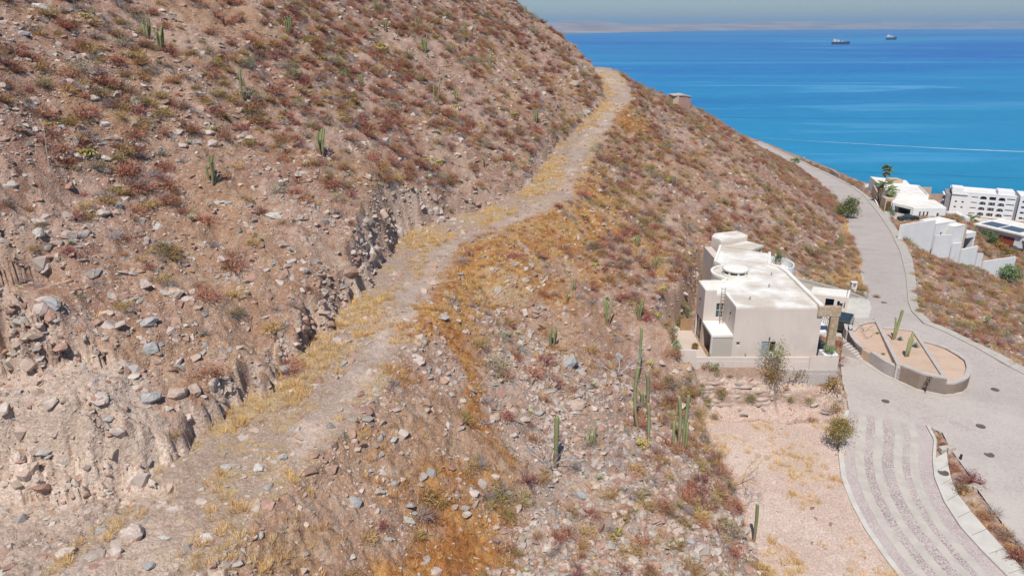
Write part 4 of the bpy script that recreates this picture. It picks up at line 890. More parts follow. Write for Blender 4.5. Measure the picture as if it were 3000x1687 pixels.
# ------------------------------------------------------------------ white villa beside the upper road
villa = empty('white_villa', (110, 200, -50), label='large white flat-roofed villa with open garage beside the upper road', cat='house')
b = B(); Pg = facade(b, (104.0, 195.6), (106.6, 190.0), -50.2, -46.0, 0.3, [(0.6, 5.6, -48.3, -46.55)])
facade(b, (106.6, 189.7), (115.3, 189.7), -50.2, -46.0, 0.3, [(1.7, 2.15, -48.2, -46.9), (2.7, 3.15, -48.2, -46.9), (3.7, 4.15, -48.2, -46.9), (6.4, 7.0, -48.3, -47.3)])
b.prism([(108.6, 198.5), (115.3, 190.05), (117, 199), (107.2, 201), (104.4, 197.2), (106, 196)], -50.2, -46.05); b.make('garage_wall', M['wall_white'], villa)
B().prism([(104.0, 195.8), (106.6, 189.9), (115.4, 189.9), (117.1, 199), (107, 201.2)], -46.0, -45.85).make('garage_roof', M['roof_white'], villa)
for k in range(3): B().box(108.35 + k, 108.72 + k, 189.92, 189.96, -48.15, -46.95).make('pane', M['glass'], villa)
vp = [(106.2, 205), (107.6, 201.3), (115.5, 199.2), (119.5, 212), (111, 216.5)]
B().prism(vp, -51, -45.0).make('upper_wall', M['wall_white'], villa); B().prism(vp, -45.0, -44.9).make('upper_roof', M['roof_white'], villa)
b = B(); strip_wall(b, vp, -44.9, -44.5, 0.3, True); b.make('parapet', M['roof_white'], villa)
vq = [(112.5, 220.5), (119.5, 213.5), (124, 228), (115.5, 234)]
B().prism(vq, -54, -46.4).make('rear_wall', M['wall_white'], villa); B().prism(vq, -46.4, -46.25).make('rear_roof', M['roof_white'], villa)
B().box(117, 120.5, 223, 227, -52, -45.2).make('rear_tower', M['tan'], villa); B().box(119.6, 124.5, 214, 214.6, -52, -45.6).make('screen_wall', M['tan'], villa)
B().prism([(103.9, 199.5), (106.3, 199.0), (107.0, 201.0), (104.6, 203.6)], -51, -45.7).make('entrance_block', M['tan'], villa)
B().box(104.1, 105.6, 198.85, 199.05, -50.2, -46.3).make('front_door', M['brown'], villa)
B().prism([(109.8, 217.2), (110.2, 217.1), (113.6, 226.5), (113.2, 226.7)], -54, -47.3).make('garden_screen', M['tan'], villa)
B().prism([(104.9, 204.6), (105.2, 204.5), (109.6, 216.8), (109.3, 217.0)], -54, -49.4).make('front_garden_wall', M['wall_white'], villa)
for k in range(7): B().tube((115.9 + k * 0.55, 190.5 + 0.2 * k, -48.4), (115.9 + k * 0.55, 190.5 + 0.2 * k, -46.9), 0.05).make('pergola_post', M['wall_white'], villa)
B().prism([(115.4, 188.8), (124, 192.5), (124.5, 200), (117.2, 199)], -56, -49.2).make('side_terrace', M['wall_white'], villa)
B().prism([(101.7, 195.5), (99.2, 187.5), (97.6, 182.5), (104.5, 181.5), (113.5, 185.5), (113.5, 189.6), (106.4, 189.6), (103.8, 195.6)], -50.6, -48.2).make('forecourt', M['concrete'], villa)
vehicle('pickup', 102.9, 184.9, -48.18, R(190), M['car_green'], 'dark grey pickup truck parked before the open garage of the white villa', 'pickup', 'pickup')
# stepped boundary wall
WA = np.array([87.0, 154.3]); WB = np.array([124.0, 172.0]); wd = (WB - WA) / np.linalg.norm(WB - WA)
def on_plane(px, py, A=WA, d=wd):
    r = ray(px, py); nx, ny = -d[1], d[0]; t = (A[0] * nx + A[1] * ny) / (r[0] * nx + r[1] * ny); return r * t
sw = empty('stepped_wall', (105, 163, -50), label='long white boundary wall stepping down the slope from the road', cat='wall')
steps = [(2641, 2742, 659, 645), (2742, 2793, 690, 688), (2793, 2818, 714, 710), (2818, 2866, 731, 721), (2866, 2882, 741, 743), (2882, 2978, 766, 752)]
for (xa, xb, ya, yb) in steps:
    p = on_plane(xa, ya); q = on_plane(xb, yb)
    b = B(); nn = np.array([-wd[1], wd[0], 0]) * 0.35; zb = min(hz(p[0], p[1] - 0.5), hz(q[0], q[1] - 0.5)) - 2.5
    pts = [p, q]; v = [(p[0], p[1], zb), (q[0], q[1], zb), tuple(q), tuple(p)]; v += [tuple(np.array(w) + nn) for w in v]
    b.v = v; b.f = [(0, 1, 2, 3), (7, 6, 5, 4), (3, 2, 6, 7), (1, 5, 6, 2), (0, 3, 7, 4)]; b.make('wall_panel', M['wall_white'], sw)
# lower wing of the villa, behind that wall
wing = empty('lower_wing', (112, 170, -50), label='white annex with tan corner rising behind the stepped boundary wall', cat='house')
WA2 = WA + np.array([-wd[1], wd[0]]) * 2.2
def wing_block(xa, xb, ytop, name, mat, depth, roofmat='roof_white', holes=(), zb=None):
    p = on_plane(xa, ytop, WA2); q = on_plane(xb, ytop, WA2); zt = 0.5 * (p[2] + q[2]); L = np.linalg.norm(q[:2] - p[:2]); n = np.array([-wd[1], wd[0]])
    zb = zb if zb is not None else zt - 9
    b = B(); facade(b, p[:2], q[:2], zb, zt, 0.3, [(h[0] * L, h[1] * L, zt - h[3], zt - h[2]) for h in holes])
    poly = [p[:2] + n * 0.303, q[:2] + n * 0.303, q[:2] + n * depth, p[:2] + n * depth]
    b.prism([tuple(w) for w in poly], zb, zt - 0.003); b.make(name, mat, wing)
    B().prism([tuple(w) for w in (p[:2] - n * 0.05, q[:2] - n * 0.05, q[:2] + n * (depth + 0.05), p[:2] + n * (depth + 0.05))], zt, zt + 0.15).make('flat_roof', M[roofmat], wing)
    for h in holes:
        c0 = p[:2] + wd * h[0] * L + n * 0.22; c1 = p[:2] + wd * h[1] * L + n * 0.22
        B().quad((*c0, zt - h[3]), (*c1, zt - h[3]), (*c1, zt - h[2]), (*c0, zt - h[2])).make('pane', M['glass'], wing)
wing_block(2744, 2799, 653, 'block_wall', M['wall_white'], 4.2, holes=((0.30, 0.40, 2.1, 2.9), (0.62, 0.86, 1.6, 3.0)))
WA2 = WA + np.array([-wd[1], wd[0]]) * 0.8
wing_block(2795, 2829, 663, 'tall_wall', M['wall_white'], 6)
p = on_plane(2829.5, 663, WA2); n2 = np.array([-wd[1], wd[0]])
b = B(); b.prism([tuple(p[:2]), tuple(p[:2] + wd * 0.5 - n2 * 0.1), tuple(p[:2] + wd * 1.4 + n2 * 6), tuple(p[:2] + n2 * 6)], p[2] - 9, p[2] + 0.15); b.make('tan_corner', M['tan'], wing)
p = on_plane(2834, 684, WA2); q = on_plane(2859, 686, WA2)
B().prism([tuple(p[:2]), tuple(q[:2]), tuple(q[:2] + n2 * 4), tuple(p[:2] + n2 * 4)], p[2] - 1.2, p[2]).make('balcony', M['wall_white'], wing)
B().prism([tuple(q[:2] - wd * 0.5), tuple(q[:2]), tuple(q[:2] + n2 * 4), tuple(q[:2] - wd * 0.5 + n2 * 4)], p[2] - 6, p[2] - 1.203).make('balcony_pier', M['wall_white'], wing)
B().prism([tuple(p[:2] + n2 * 3.0), tuple(q[:2] - wd * 0.6 + n2 * 3.0), tuple(q[:2] - wd * 0.6 + n2 * 3.1), tuple(p[:2] + n2 * 3.1)], p[2] - 6, p[2] - 1.203).make('glass_door', M['glass'], wing)

# ------------------------------------------------------------------ villa with solar roof
sv = empty('solar_villa', (155, 222, -64), label='low white villa with dark solar panels and red wooden garage doors', cat='house')
f0 = np.array([148.2, 226.5]); f1 = np.array([154.6, 213.6]); fd = (f1 - f0) / np.linalg.norm(f1 - f0); fn = np.array([-fd[1], fd[0]])
Lf = np.linalg.norm(f1 - f0); b = B()
facade(b, f0, f1, -65.5, -60.3, 0.35, [(1.2, 5.6, -64.3, -61.5), (7.6, 12.4, -64.3, -61.5)])
b.prism([tuple(f0 + fn * 0.9), tuple(f1 + fn * 0.9), tuple(f1 + fn * 14), tuple(f0 + fn * 14)], -66, -60.31)
b.make('wall', M['wall_white'], sv)
for u0, u1 in ((1.2, 5.6), (7.6, 12.4)):
    for k in range(6):
        a = f0 + fd * (u0 + 0.05) + fn * 0.12; c = f0 + fd * (u1 - 0.05) + fn * 0.12; za = -64.28 + k * 0.463
        B().prism([tuple(a), tuple(c), tuple(c + fn * 0.06), tuple(a + fn * 0.06)], za, za + 0.445).make('garage_board', M['red_wood'], sv)
B().prism([tuple(f0 - fn * 0.8 - fd * 0.4), tuple(f1 - fn * 0.8 + fd * 0.4), tuple(f1 + fn * 14 + fd * 0.4), tuple(f0 + fn * 14 - fd * 0.4)], -60.3, -59.85).make('roof', M['roof_white'], sv)
for u0, u1 in ((0.8, 6.3), (6.9, 12.9)):
    for i in range(4):
        for j in range(5):
            a = f0 + fd * (u0 + (u1 - u0) * i / 4 + 0.05) + fn * (1.0 + j * 1.15); c = f0 + fd * (u0 + (u1 - u0) * (i + 1) / 4 - 0.05) + fn * (1.0 + j * 1.15)
            B().prism([tuple(a), tuple(c), tuple(c + fn * 1.09), tuple(a + fn * 1.09)], -59.82, -59.76).make('solar_panel', M['solar'], sv)
b = B()
for k in range(3): a = f0 + fd * (6.1 + k * 0.45) - fn * 0.35; b.prism([tuple(a), tuple(a + fd * 0.28), tuple(a + fd * 0.28 + fn * 0.3), tuple(a + fn * 0.3)], -65, -61.4)
b.make('stone_fin', M['tan'], sv)
B().prism([tuple(f1 + fn * 0.5), tuple(f1 + fd * 9 + fn * 0.5), tuple(f1 + fd * 9 + fn * 9), tuple(f1 + fn * 9)], -61.9, -61.5).make('carport_roof', M['roof_white'], sv)
B().prism([tuple(f1 + fd * 2.0 + fn * 2.5), tuple(f1 + fd * 9 + fn * 2.5), tuple(f1 + fd * 9 + fn * 9), tuple(f1 + fd * 2 + fn * 9)], -66, -61.9).make('carport_wall', M['brown'], sv)
gp = lambda px, py, z: at(px, py, z)
lw = [gp(px, py, -62.6) for px, py in ((2862, 712), (2880, 716), (2892, 728), (2888, 738), (2908, 746), (2935, 749), (2945, 752), (2890, 764), (2886, 752), (2866, 738))]
tag(B().prism([tuple(p[:2]) for p in lw], -66, -62.55).make('lawn', M['lawn']), kind='structure')
gv = [gp(px, py, -62.6) for px, py in ((2884, 716), (2906, 717), (2945, 742), (2938, 748), (2908, 745), (2890, 737), (2894, 728))]
tag(B().prism([tuple(p[:2]) for p in gv], -66, -62.50).make('gravel_bed', M['pink_gravel']), kind='structure')
fy = [gp(px, py, -64.6) for px, py in ((2960, 722), (3020, 745), (3060, 770), (2990, 772), (2950, 745))]
tag(B().prism([tuple(p[:2]) for p in fy], -70, -64.55).make('lower_drive', M['concrete']), kind='structure')
cp = at(2972, 738, -64.5); vehicle('car', cp[0] + 0.5, cp[1] + 1.0, -64.5, R(-28), M['car_black'], 'black car parked below the villa with solar panels', 'car', 'car')
gr_ = empty('garden_railing', tuple(at(2930, 756, -60.5)), label='thin white railing along the lower garden of the solar villa', cat='railing')
ra = at(2886, 757, -61.6); rb = at(2974, 745, -61.6)
for k in range(10): p = ra + (rb - ra) * k / 9; B().tube(p + (0, 0, -1.1), p, 0.04).make('post', M['frame'], gr_)
for dz_ in (0, -0.5): B().tube(ra + (0, 0, dz_), rb + (0, 0, dz_), 0.035).make('rail', M['frame'], gr_)

# ------------------------------------------------------------------ apartment block by the shore
apt = empty('apartment_block', (250, 385, -98), label='white apartment block with arched balconies near the water', cat='building')
c0 = np.array([234.0, 382.5]); c1 = np.array([260.0, 370.0]); cd = (c1 - c0) / np.linalg.norm(c1 - c0); cn = np.array([-cd[1], cd[0]]); LC = np.linalg.norm(c1 - c0)
ZT = -84.0; FH = 2.85
u_of = lambda px: LC * (px - 2792) / (2966 - 2792)
ops = []; arches = []
for k in range(4):
    zt = ZT - 1.1 - k * FH
    if k in (1, 2): ops += [(u_of(2803), u_of(2809), zt - 1.3, zt - 0.4), (u_of(2822), u_of(2828), zt - 1.3, zt - 0.4)]
    ops.append((u_of(2847), u_of(2864), zt - 1.6, zt - 0.35))
    for a, c, ar in ((2870, 2888, 1), (2895, 2913, 0), (2920, 2938, 1)): ops.append((u_of(a), u_of(c), zt - 2.15, zt + 0.25)); arches.append((u_of(a), u_of(c), zt + 0.25)) if ar else None
    ops.append((u_of(2942), u_of(2964), zt - 1.3, zt + 0.0))
b = B(); PF = facade(b, c0, c1, -99, ZT, 0.5, ops); b.make('facade', M['wall_white'], apt)
b = B(); b.prism([tuple(c0 + cn * 2.0), tuple(c1 + cn * 2.0), tuple(c1 + cn * 15), tuple(c0 + cn * 15)], -99, ZT - 0.05); b.make('inner_wall', M['grey_in'], apt)  # grey paints in the shade at the back of the balconies
for a, c, z in arches:
    b = B(); m_ = 8; R_ = (c - a) / 2
    for s in range(m_):
        t0 = math.pi * s / m_; t1 = math.pi * (s + 1) / m_; p0_ = PF((a + c) / 2 - R_ * math.cos(t0), z - 0.9 + 0.9 * math.sin(t0), 0.02); p1_ = PF((a + c) / 2 - R_ * math.cos(t1), z - 0.9 + 0.9 * math.sin(t1), 0.02)
        e0 = PF((a + c) / 2 - R_ * math.cos(t0), z, 0.02); e1 = PF((a + c) / 2 - R_ * math.cos(t1), z, 0.02); b.quad(p0_, p1_, e1, e0)
        off = np.array([*(cn * 0.42), 0]); b.quad(p1_, p0_, p0_ + off, p1_ + off)
    b.make('arch', M['wall_white'], apt)
for o in ops:
    if o[1] - o[0] > 2.2:
        w = B(); z0 = o[2]; w.box(0, 1, 0, 1, 0, 1); w.v = []; w.f = []
        p = PF(o[0] + 0.02, z0, 0.1); q = PF(o[1] - 0.02, z0, 0.1); off = np.array([*(cn * 0.12), 0]); hgt = np.array([0, 0, 0.75])
        w.v = [p, q, q + off, p + off, p + hgt, q + hgt, q + off + hgt, p + off + hgt]; w.f = list(BOXF); w.make('balcony_wall', M['wall_white'], apt)
    u = (o[0] + o[1]) / 2; B().quad(PF(u - 0.5, o[2] + 0.2, 1.96), PF(u + 0.6, o[2] + 0.2, 1.96), PF(u + 0.6, o[3] - 0.3, 1.96), PF(u - 0.5, o[3] - 0.3, 1.96)).make('window', M['glass'], apt)
def apt_box(u0, u1, t0, t1, z0, z1, name, mat):
    P2 = lambda u, t: tuple(c0 + cd * u + cn * t); return B().prism([P2(u0, t0), P2(u1, t0), P2(u1, t1), P2(u0, t1)], z0, z1).make(name, mat, apt)
apt_box(-0.1, LC + 0.1, 0.52, 15, ZT - 0.05, ZT + 0.05, 'roof', M['roof_white'])
for t0, t1, u0, u1 in ((-0.05, 0.3, -0.1, LC + 0.1), (14.7, 15.05, -0.1, LC + 0.1)): apt_box(u0, u1, t0, t1, ZT + 0.0, ZT + 0.7, 'parapet', M['wall_white'])
apt_box(-0.3, u_of(2822), 1, 9, ZT + 0.05, ZT + 2.3, 'stair_tower', M['wall_white']); apt_box(u_of(2918), u_of(2962), 3, 12, ZT + 0.05, ZT + 1.9, 'plant_room', M['wall_white'])
apt_box(-0.12, u_of(2836), -0.6, -0.06, ZT - 0.9, ZT - 0.4, 'eave', M['wall_white'])
apt_box(-2.6, -0.12, 1.5, 15, -99, ZT - 1.2, 'side_wall', M['grey_in'])  # white side wall turned from the sun, its shade painted grey
for k in range(5): apt_box(-3.6, -2.62, 3, 12, ZT - 2.4 - k * FH, ZT - 2.1 - k * FH, 'side_balcony', M['wall_white'])
apt_box(LC + 0.12, LC + 1.5, 0.8, 15, -99, ZT - 0.2, 'recess_wall', M['grey_in'])  # shaded step between the two blocks, the shade painted grey
d0 = c1 + cd * 1.55 - cn * 0.6; d1 = d0 + cd * 16; ops2 = [(1.2 + 5.4 * i, 2.9 + 5.4 * i, ZT - 1.6 - k * FH - 0.9, ZT - 1.6 - k * FH + 0.2) for k in range(5) for i in range(3)]
b = B(); PF2 = facade(b, d0, d1, -99, ZT + 0.9, 0.4, ops2); b.prism([tuple(d0 + cn * 1.0), tuple(d1 + cn * 1.0), tuple(d1 + cn * 15), tuple(d0 + cn * 15)], -99, ZT + 0.88); b.make('wing_facade', M['wall_white'], apt)
for o in ops2: B().quad(PF2(o[0], o[2], 0.3), PF2(o[1], o[2], 0.3), PF2(o[1], o[3], 0.3), PF2(o[0], o[3], 0.3)).make('window', M['glass'], apt)
for k in range(1, 5, 2): p = PF2(3.2, ZT - 1.9 - k * FH, -0.4); q = PF2(12, ZT - 1.9 - k * FH, -0.4); off = np.array([*(cn * 0.39), 0]); b = B(); b.v = [p, q, q + off, p + off, p + (0, 0, 0.3), q + (0, 0, 0.3), q + off + (0, 0, 0.3), p + off + (0, 0, 0.3)]; b.f = list(BOXF); b.make('brow', M['grey_in'], apt)
lowb = empty('pool_house', tuple(at(2880, 655, -90)), label='long low cream terrace roof before the apartment block', cat='building')
for (pxs, z, m_) in ((((2815, 640), (2850, 632), (2950, 655), (2930, 668), (2850, 655)), -90, 'roof_stain'), (((2800, 655), (2860, 650), (2875, 662), (2815, 668)), -86, 'roof_white')):
    B().prism([tuple(at(px, py, z)[:2]) for px, py in pxs], -99, z).make('flat_block', M[m_], lowb)

# ------------------------------------------------------------------ hut on the ridge, road furniture, people
hp = ground_at(2003, 324); hx, hy, hzz = hp; hs = (hy * _c - hzz * _s) / FPX
hut = empty('block_hut', tuple(hp), label='small pink block hut with flat pale roof on the ridge', cat='hut')
B().prism([(hx - 8 * hs * 2, hy), (hx + 20 * hs, hy + 0.8), (hx + 16 * hs, hy + 4.2), (hx - 20 * hs, hy + 3.6)], hzz - 3, hzz + 2.9).make('wall', M['brick_pink'], hut)
B().prism([(hx - 16.2 * hs - 1.3, hy + 0.4), (hx - 16.2 * hs, hy - 0.02), (hx - 20.2 * hs, hy + 3.6), (hx - 20 * hs - 1.3, hy + 3.6)], hzz - 3, hzz + 3.2).make('side_wall', M['tan'], hut)
b = B(); rp = [(hx - 16 * hs - 1.4, hy - 0.1, 3.22), (hx - 2 * hs, hy + 0.2, 3.4), (hx + 20.6 * hs, hy + 0.6, 2.95), (hx + 16.5 * hs, hy + 4.4, 3.0), (hx - 4 * hs, hy + 4.2, 3.45), (hx - 20 * hs - 1.4, hy + 3.8, 3.25)]
b.v = [(v[0], v[1], hzz + v[2]) for v in rp]; b.v += [(v[0], v[1], v[2] + 0.12) for v in b.v]
b.f = [(5, 4, 3, 2, 1, 0), (6, 7, 8, 9, 10, 11)] + [(i, (i + 1) % 6, 6 + (i + 1) % 6, 6 + i) for i in range(6)]; b.make('roof', M['concrete'], hut)
fp = ground_at(2438, 583); fr = empty('steel_frame', tuple(fp), label='bare steel pole frame standing where the slope meets the upper road', cat='frame')
B().tube(fp + (0, 0, -0.3), fp + (0, 0, 2.4), 0.06).make('post', M['steel'], fr); B().tube(fp + (-1.7, -0.3, 2.3), fp + (0.1, 0, 2.4), 0.05).make('crossbar', M['steel'], fr); B().tube(fp + (-1.2, -0.2, 1.8), fp + (-1.1, -0.2, 3.8), 0.05).make('upright', M['steel'], fr)
gpst = empty('gate_pier', tuple(road_pt(2527, 560)), label='white gate pier with low wall at the far corner of the villa', cat='pier'); x, y, z = road_pt(2527, 560)
B().box(x + 0.6, x + 1.8, y, y + 1.2, z - 0.4, z + 2.3).make('pier', M['wall_white'], gpst); B().box(x + 1.82, x + 4.2, y + 0.2, y + 0.5, z - 0.5, z + 1.6).make('wall', M['wall_white'], gpst); B().lathe((x + 1.2, y + 0.6, z + 2.3), [(0.35, 0), (0.45, 0.3), (0.2, 0.45)], 10).make('urn', M['terracotta'], gpst)
M['skin'] = pm('skin', (0.35, 0.2, 0.13), (0.33, 0.19, 0.12), 5, 0.6); M['shirt_white'] = pm('white_shirt', (0.75, 0.74, 0.72), (0.7, 0.69, 0.67), 5, 0.9); M['shirt_pale'] = pm('pale_shirt', (0.55, 0.5, 0.48), (0.5, 0.45, 0.44), 5, 0.9); M['trousers'] = pm('dark_trousers', (0.06, 0.06, 0.08), (0.05, 0.05, 0.07), 5, 0.9)
def person(p, rz, shirt, label, walk):
    """one continuous skinned body, clothing as children"""
    v = [(0, 0, 0.95), (0, 0, 1.20), (0, 0, 1.42), (0, 0, 1.52), (0.02, 0, 1.66), (0.10, 0, 0.90), (0.11, 0.10 * walk, 0.50), (0.11, -0.05 * walk, 0.08), (0.11, 0.12 - 0.05 * walk, 0.04), (-0.10, 0, 0.90), (-0.11, -0.08 * walk, 0.50), (-0.11, -0.22 * walk, 0.09), (-0.11, 0.10 - 0.22 * walk, 0.04),
         (0.19, 0, 1.40), (0.24, -0.06 * walk, 1.14), (0.25, 0.06 * walk, 0.90), (-0.19, 0, 1.40), (-0.24, 0.06 * walk, 1.14), (-0.25, 0.16 * walk, 0.92), (0, 0.01, 1.74)]
    e = [(0, 1), (1, 2), (2, 3), (3, 4), (4, 19), (0, 5), (5, 6), (6, 7), (7, 8), (0, 9), (9, 10), (10, 11), (11, 12), (2, 13), (13, 14), (14, 15), (2, 16), (16, 17), (17, 18)]
    r = [0.15, 0.14, 0.15, 0.06, 0.105, 0.10, 0.065, 0.045, 0.04, 0.10, 0.065, 0.045, 0.04, 0.07, 0.045, 0.035, 0.07, 0.045, 0.035, 0.085]
    me = bpy.data.meshes.new('person'); me.from_pydata(v, e, []); o = bpy.data.objects.new('person', me); COL.objects.link(o); o.location = p; o.rotation_euler = (0, 0, rz)
    md = o.modifiers.new('skin', 'SKIN'); o.modifiers.new('sub', 'SUBSURF').render_levels = 2
    for i, s in enumerate(me.skin_vertices[0].data): s.radius = (r[i], r[i] * (0.75 if i < 3 else 1)); s.use_root = (i == 0)
    me.materials.append(M['skin'])
    b = B(); b.lathe((0, 0, 0), [(0.20, 0.86), (0.19, 1.1), (0.215, 1.36), (0.11, 1.47)], 12); sh_ = b.make('shirt', shirt); sh_.parent = o; sh_.scale = (1.05, 0.8, 1)
    for s_, w in ((0.105, walk), (-0.105, -walk)):
        b = B(); b.tube((s_, 0, 0.92), (s_, 0.08 * w, 0.5), 0.115, 0.085, 10); b.tube((s_, 0.08 * w, 0.5), (s_, -0.06 * w, 0.12), 0.085, 0.07, 10); t = b.make('trouser_leg', M['trousers']); t.parent = o
    b = B(); b.lathe((0.02, 0, 1.70), [(0.108, 0), (0.10, 0.07), (0.05, 0.115)], 10); h = b.make('hair', M['tyre']); h.parent = o
    tag(o, label, 'person')
p = road_pt(2341, 470.5); person((p[0], p[1], float(road_z(p[1])) + 0.01), R(20), M['shirt_pale'], 'person in a greyish shirt walking on the left along the upper road', 0.8)
p = road_pt(2355, 471.5); person((p[0], p[1], float(road_z(p[1])) + 0.15), R(-15), M['shirt_white'], 'person in a white shirt walking nearer the edge of the upper road', 1.0)
# block wall on the seaward side of the upper road
b = B(); q = [road_pt(2425, 502), road_pt(2452, 514)]; w_ = [(p[0] + 1.2, p[1]) for p in q]; strip_wall(b, w_[::-1], q[0][2] - 3, q[0][2] + 0.9, 0.3); tag(b.make('low_wall', M['concrete']), 'low concrete wall on the seaward side of the upper road', 'wall')
# ------------------------------------------------------------------ ships and wakes
M['hull_navy'] = pm('navy_hull', (0.012, 0.022, 0.10), (0.018, 0.03, 0.12), 0.05, 0.5); M['boot_red'] = pm('red_boot_topping', (0.20, 0.04, 0.09), (0.18, 0.035, 0.08), 0.1, 0.6); M['ship_white'] = pm('ship_white', (0.78, 0.74, 0.62), (0.72, 0.68, 0.57), 0.1, 0.6); M['deck'] = pm('ship_deck', (0.30, 0.22, 0.14), (0.16, 0.22, 0.16), 0.1, 0.7)
M['foam'] = pm('wake_foam', (0.62, 0.70, 0.74), (0.42, 0.56, 0.66), 0.02, 0.7)
def ship(px, py, L, rz, label, bridge_aft=True):
    p = at(px, py, -100.0); o = empty('cargo_ship', tuple(p), rz, label, 'ship')
    W = L * 0.085; D_ = L * 0.13
    sec = [(-0.5, 0.80), (-0.42, 1.0), (0.30, 1.0), (0.42, 0.72), (0.5, 0.06)]
    Vv = []; F = []
    for s, w in sec:
        for z, ww in ((-0.5, w * 0.8), (D_ * 0.22, w * 0.97), (D_, w)):
            xx = s * L * (1 + (0.03 if s == 0.5 and z > 1 else 0)); Vv += [(xx, -W * ww, z), (xx, W * ww, z)]
    for i in range(len(sec) - 1):
        a = i * 6; c = a + 6
        for j in (0, 2): F += [(a + j, c + j, c + j + 2, a + j + 2), (a + j + 1, a + j + 3, c + j + 3, c + j + 1)]
        F += [(a + 4, c + 4, c + 5, a + 5)]
    F += [(0, 2, 3, 1), (2, 4, 5, 3), (24, 25, 27, 26), (26, 27, 29, 28)]
    mesh_obj('hull', Vv, F, M['hull_navy'], o)
    band = [(v[0] * 1.001, v[1] * 1.02, min(v[2], D_ * 0.2)) for v in Vv[:]]; mesh_obj('boot_topping', band, [f for f in F[:16] if f[0] % 6 in (0, 1)], M['boot_red'], o)
    def bx(nm, x0, x1, w, z0, z1, m=M['ship_white']): B_ = B().box(x0 * L, x1 * L, -W * w, W * w, z0, z1); k = B_.make(nm, m); k.parent = o; return k
    bx('deck', -0.44, 0.40, 0.8, D_, D_ + 0.6, M['deck']); bx('superstructure', -0.46, -0.30, 0.75, D_, D_ + L * 0.085); bx('bridge', -0.40, -0.31, 0.85, D_ + L * 0.085, D_ + L * 0.125); bx('funnel', -0.45, -0.41, 0.3, D_ + L * 0.085, D_ + L * 0.15)
    bx('deck_house', -0.24, -0.12, 0.6, D_, D_ + L * 0.09); bx('crane_house', 0.02, 0.08, 0.4, D_, D_ + L * 0.05); bx('forecastle', 0.36, 0.45, 0.55, D_, D_ + L * 0.03, M['hull_navy'])
    for xx, hh in ((-0.18, 0.17), (0.05, 0.08), (0.40, 0.12)): k = B().tube((xx * L, 0, D_), (xx * L, 0, D_ + hh * L), L * 0.005).make('mast', M['ship_white']); k.parent = o
    return o, p
s1, p1 = ship(2463, 131, 98, R(10), 'navy cargo ship with white superstructure, the nearer of two')
s2, p2 = ship(2612, 117.5, 118, R(36), 'navy cargo ship with short white wake, the farther of two')
def wake(name, pts, w0, w1, label):
    P_ = [at(px, py, -99.9) for px, py in pts]; P_ = resample(np.array(P_), 60); Vv = []; F = []
    for i, p in enumerate(P_):
        t = i / 59; w = (w0 + (w1 - w0) * t) * (0.8 + 0.5 * random.random()); Vv += [(p[0], p[1] - w / 2, -99.9), (p[0], p[1] + w / 2, -99.9)]
    for i in range(59): F.append((2 * i, 2 * i + 2, 2 * i + 3, 2 * i + 1))
    tag(mesh_obj(name, Vv, F, M['foam']), label, kind='stuff')
wake('boat_wake', [(2225, 404), (2400, 415), (2600, 426), (2800, 437), (3030, 446)], 0.7, 3.0, 'thin white boat wake crossing the near water')
wake('ship_wake', [(2575, 117), (2590, 117), (2600, 117.3)], 10, 22, 'short white wake behind the far ship')
# ------------------------------------------------------------------ plant and stone kit
def veg(name, c1, c2, rnd=0.25, rough=0.9, scale=2.0): return pm(name, c1, c2, scale, rough, 0, 20, 'w', 0, rnd, 0.15)
M['twig_red'] = veg('rust_twigs', (0.36, 0.150, 0.100), (0.44, 0.215, 0.125)); M['twig_maroon'] = veg('maroon_twigs', (0.28, 0.095, 0.090), (0.34, 0.13, 0.11))
M['twig_grey'] = veg('grey_twigs', (0.43, 0.36, 0.335), (0.35, 0.28, 0.26)); M['twig_ochre'] = veg('ochre_twigs', (0.52, 0.34, 0.14), (0.44, 0.29, 0.13))
M['grass_gold'] = veg('golden_grass', (0.82, 0.515, 0.185), (0.72, 0.49, 0.24), 0.18); M['grass_orange'] = veg('orange_grass', (0.46, 0.19, 0.06), (0.54, 0.29, 0.10), 0.25); M['grass_straw'] = veg('straw_grass', (0.60, 0.49, 0.33), (0.52, 0.42, 0.28), 0.2)
M['agave'] = veg('grey_green_agave', (0.34, 0.37, 0.22), (0.50, 0.49, 0.30), 0.2); M['agave_blue'] = veg('blue_green_agave', (0.16, 0.25, 0.20), (0.20, 0.29, 0.24), 0.1)
M['cactus'] = veg('cactus_green', (0.25, 0.275, 0.115), (0.31, 0.32, 0.16), 0.15, 0.7, 1.2); M['cactus_base'] = veg('corky_cactus', (0.30, 0.22, 0.13), (0.25, 0.20, 0.10), 0.15)
M['pear'] = veg('yellow_green_pads', (0.46, 0.42, 0.115), (0.37, 0.35, 0.10), 0.18, 0.7); M['pear_red'] = veg('withered_pads', (0.40, 0.20, 0.09), (0.36, 0.24, 0.10), 0.15)
M['stalk'] = veg('dead_flower_stalk', (0.55, 0.45, 0.35), (0.48, 0.38, 0.28), 0.2); M['dead'] = veg('bleached_dead_wood', (0.58, 0.55, 0.54), (0.48, 0.44, 0.43), 0.1)
M['leaf'] = veg('green_leaves', (0.085, 0.13, 0.045), (0.13, 0.18, 0.07), 0.15); M['leaf_pale'] = veg('pale_green_leaves', (0.19, 0.27, 0.12), (0.24, 0.31, 0.15), 0.1); M['leaf_brown'] = veg('dry_leaves', (0.33, 0.18, 0.05), (0.27, 0.17, 0.05), 0.15); M['leaf_olive'] = veg('olive_leaves', (0.26, 0.24, 0.08), (0.21, 0.21, 0.07), 0.15)
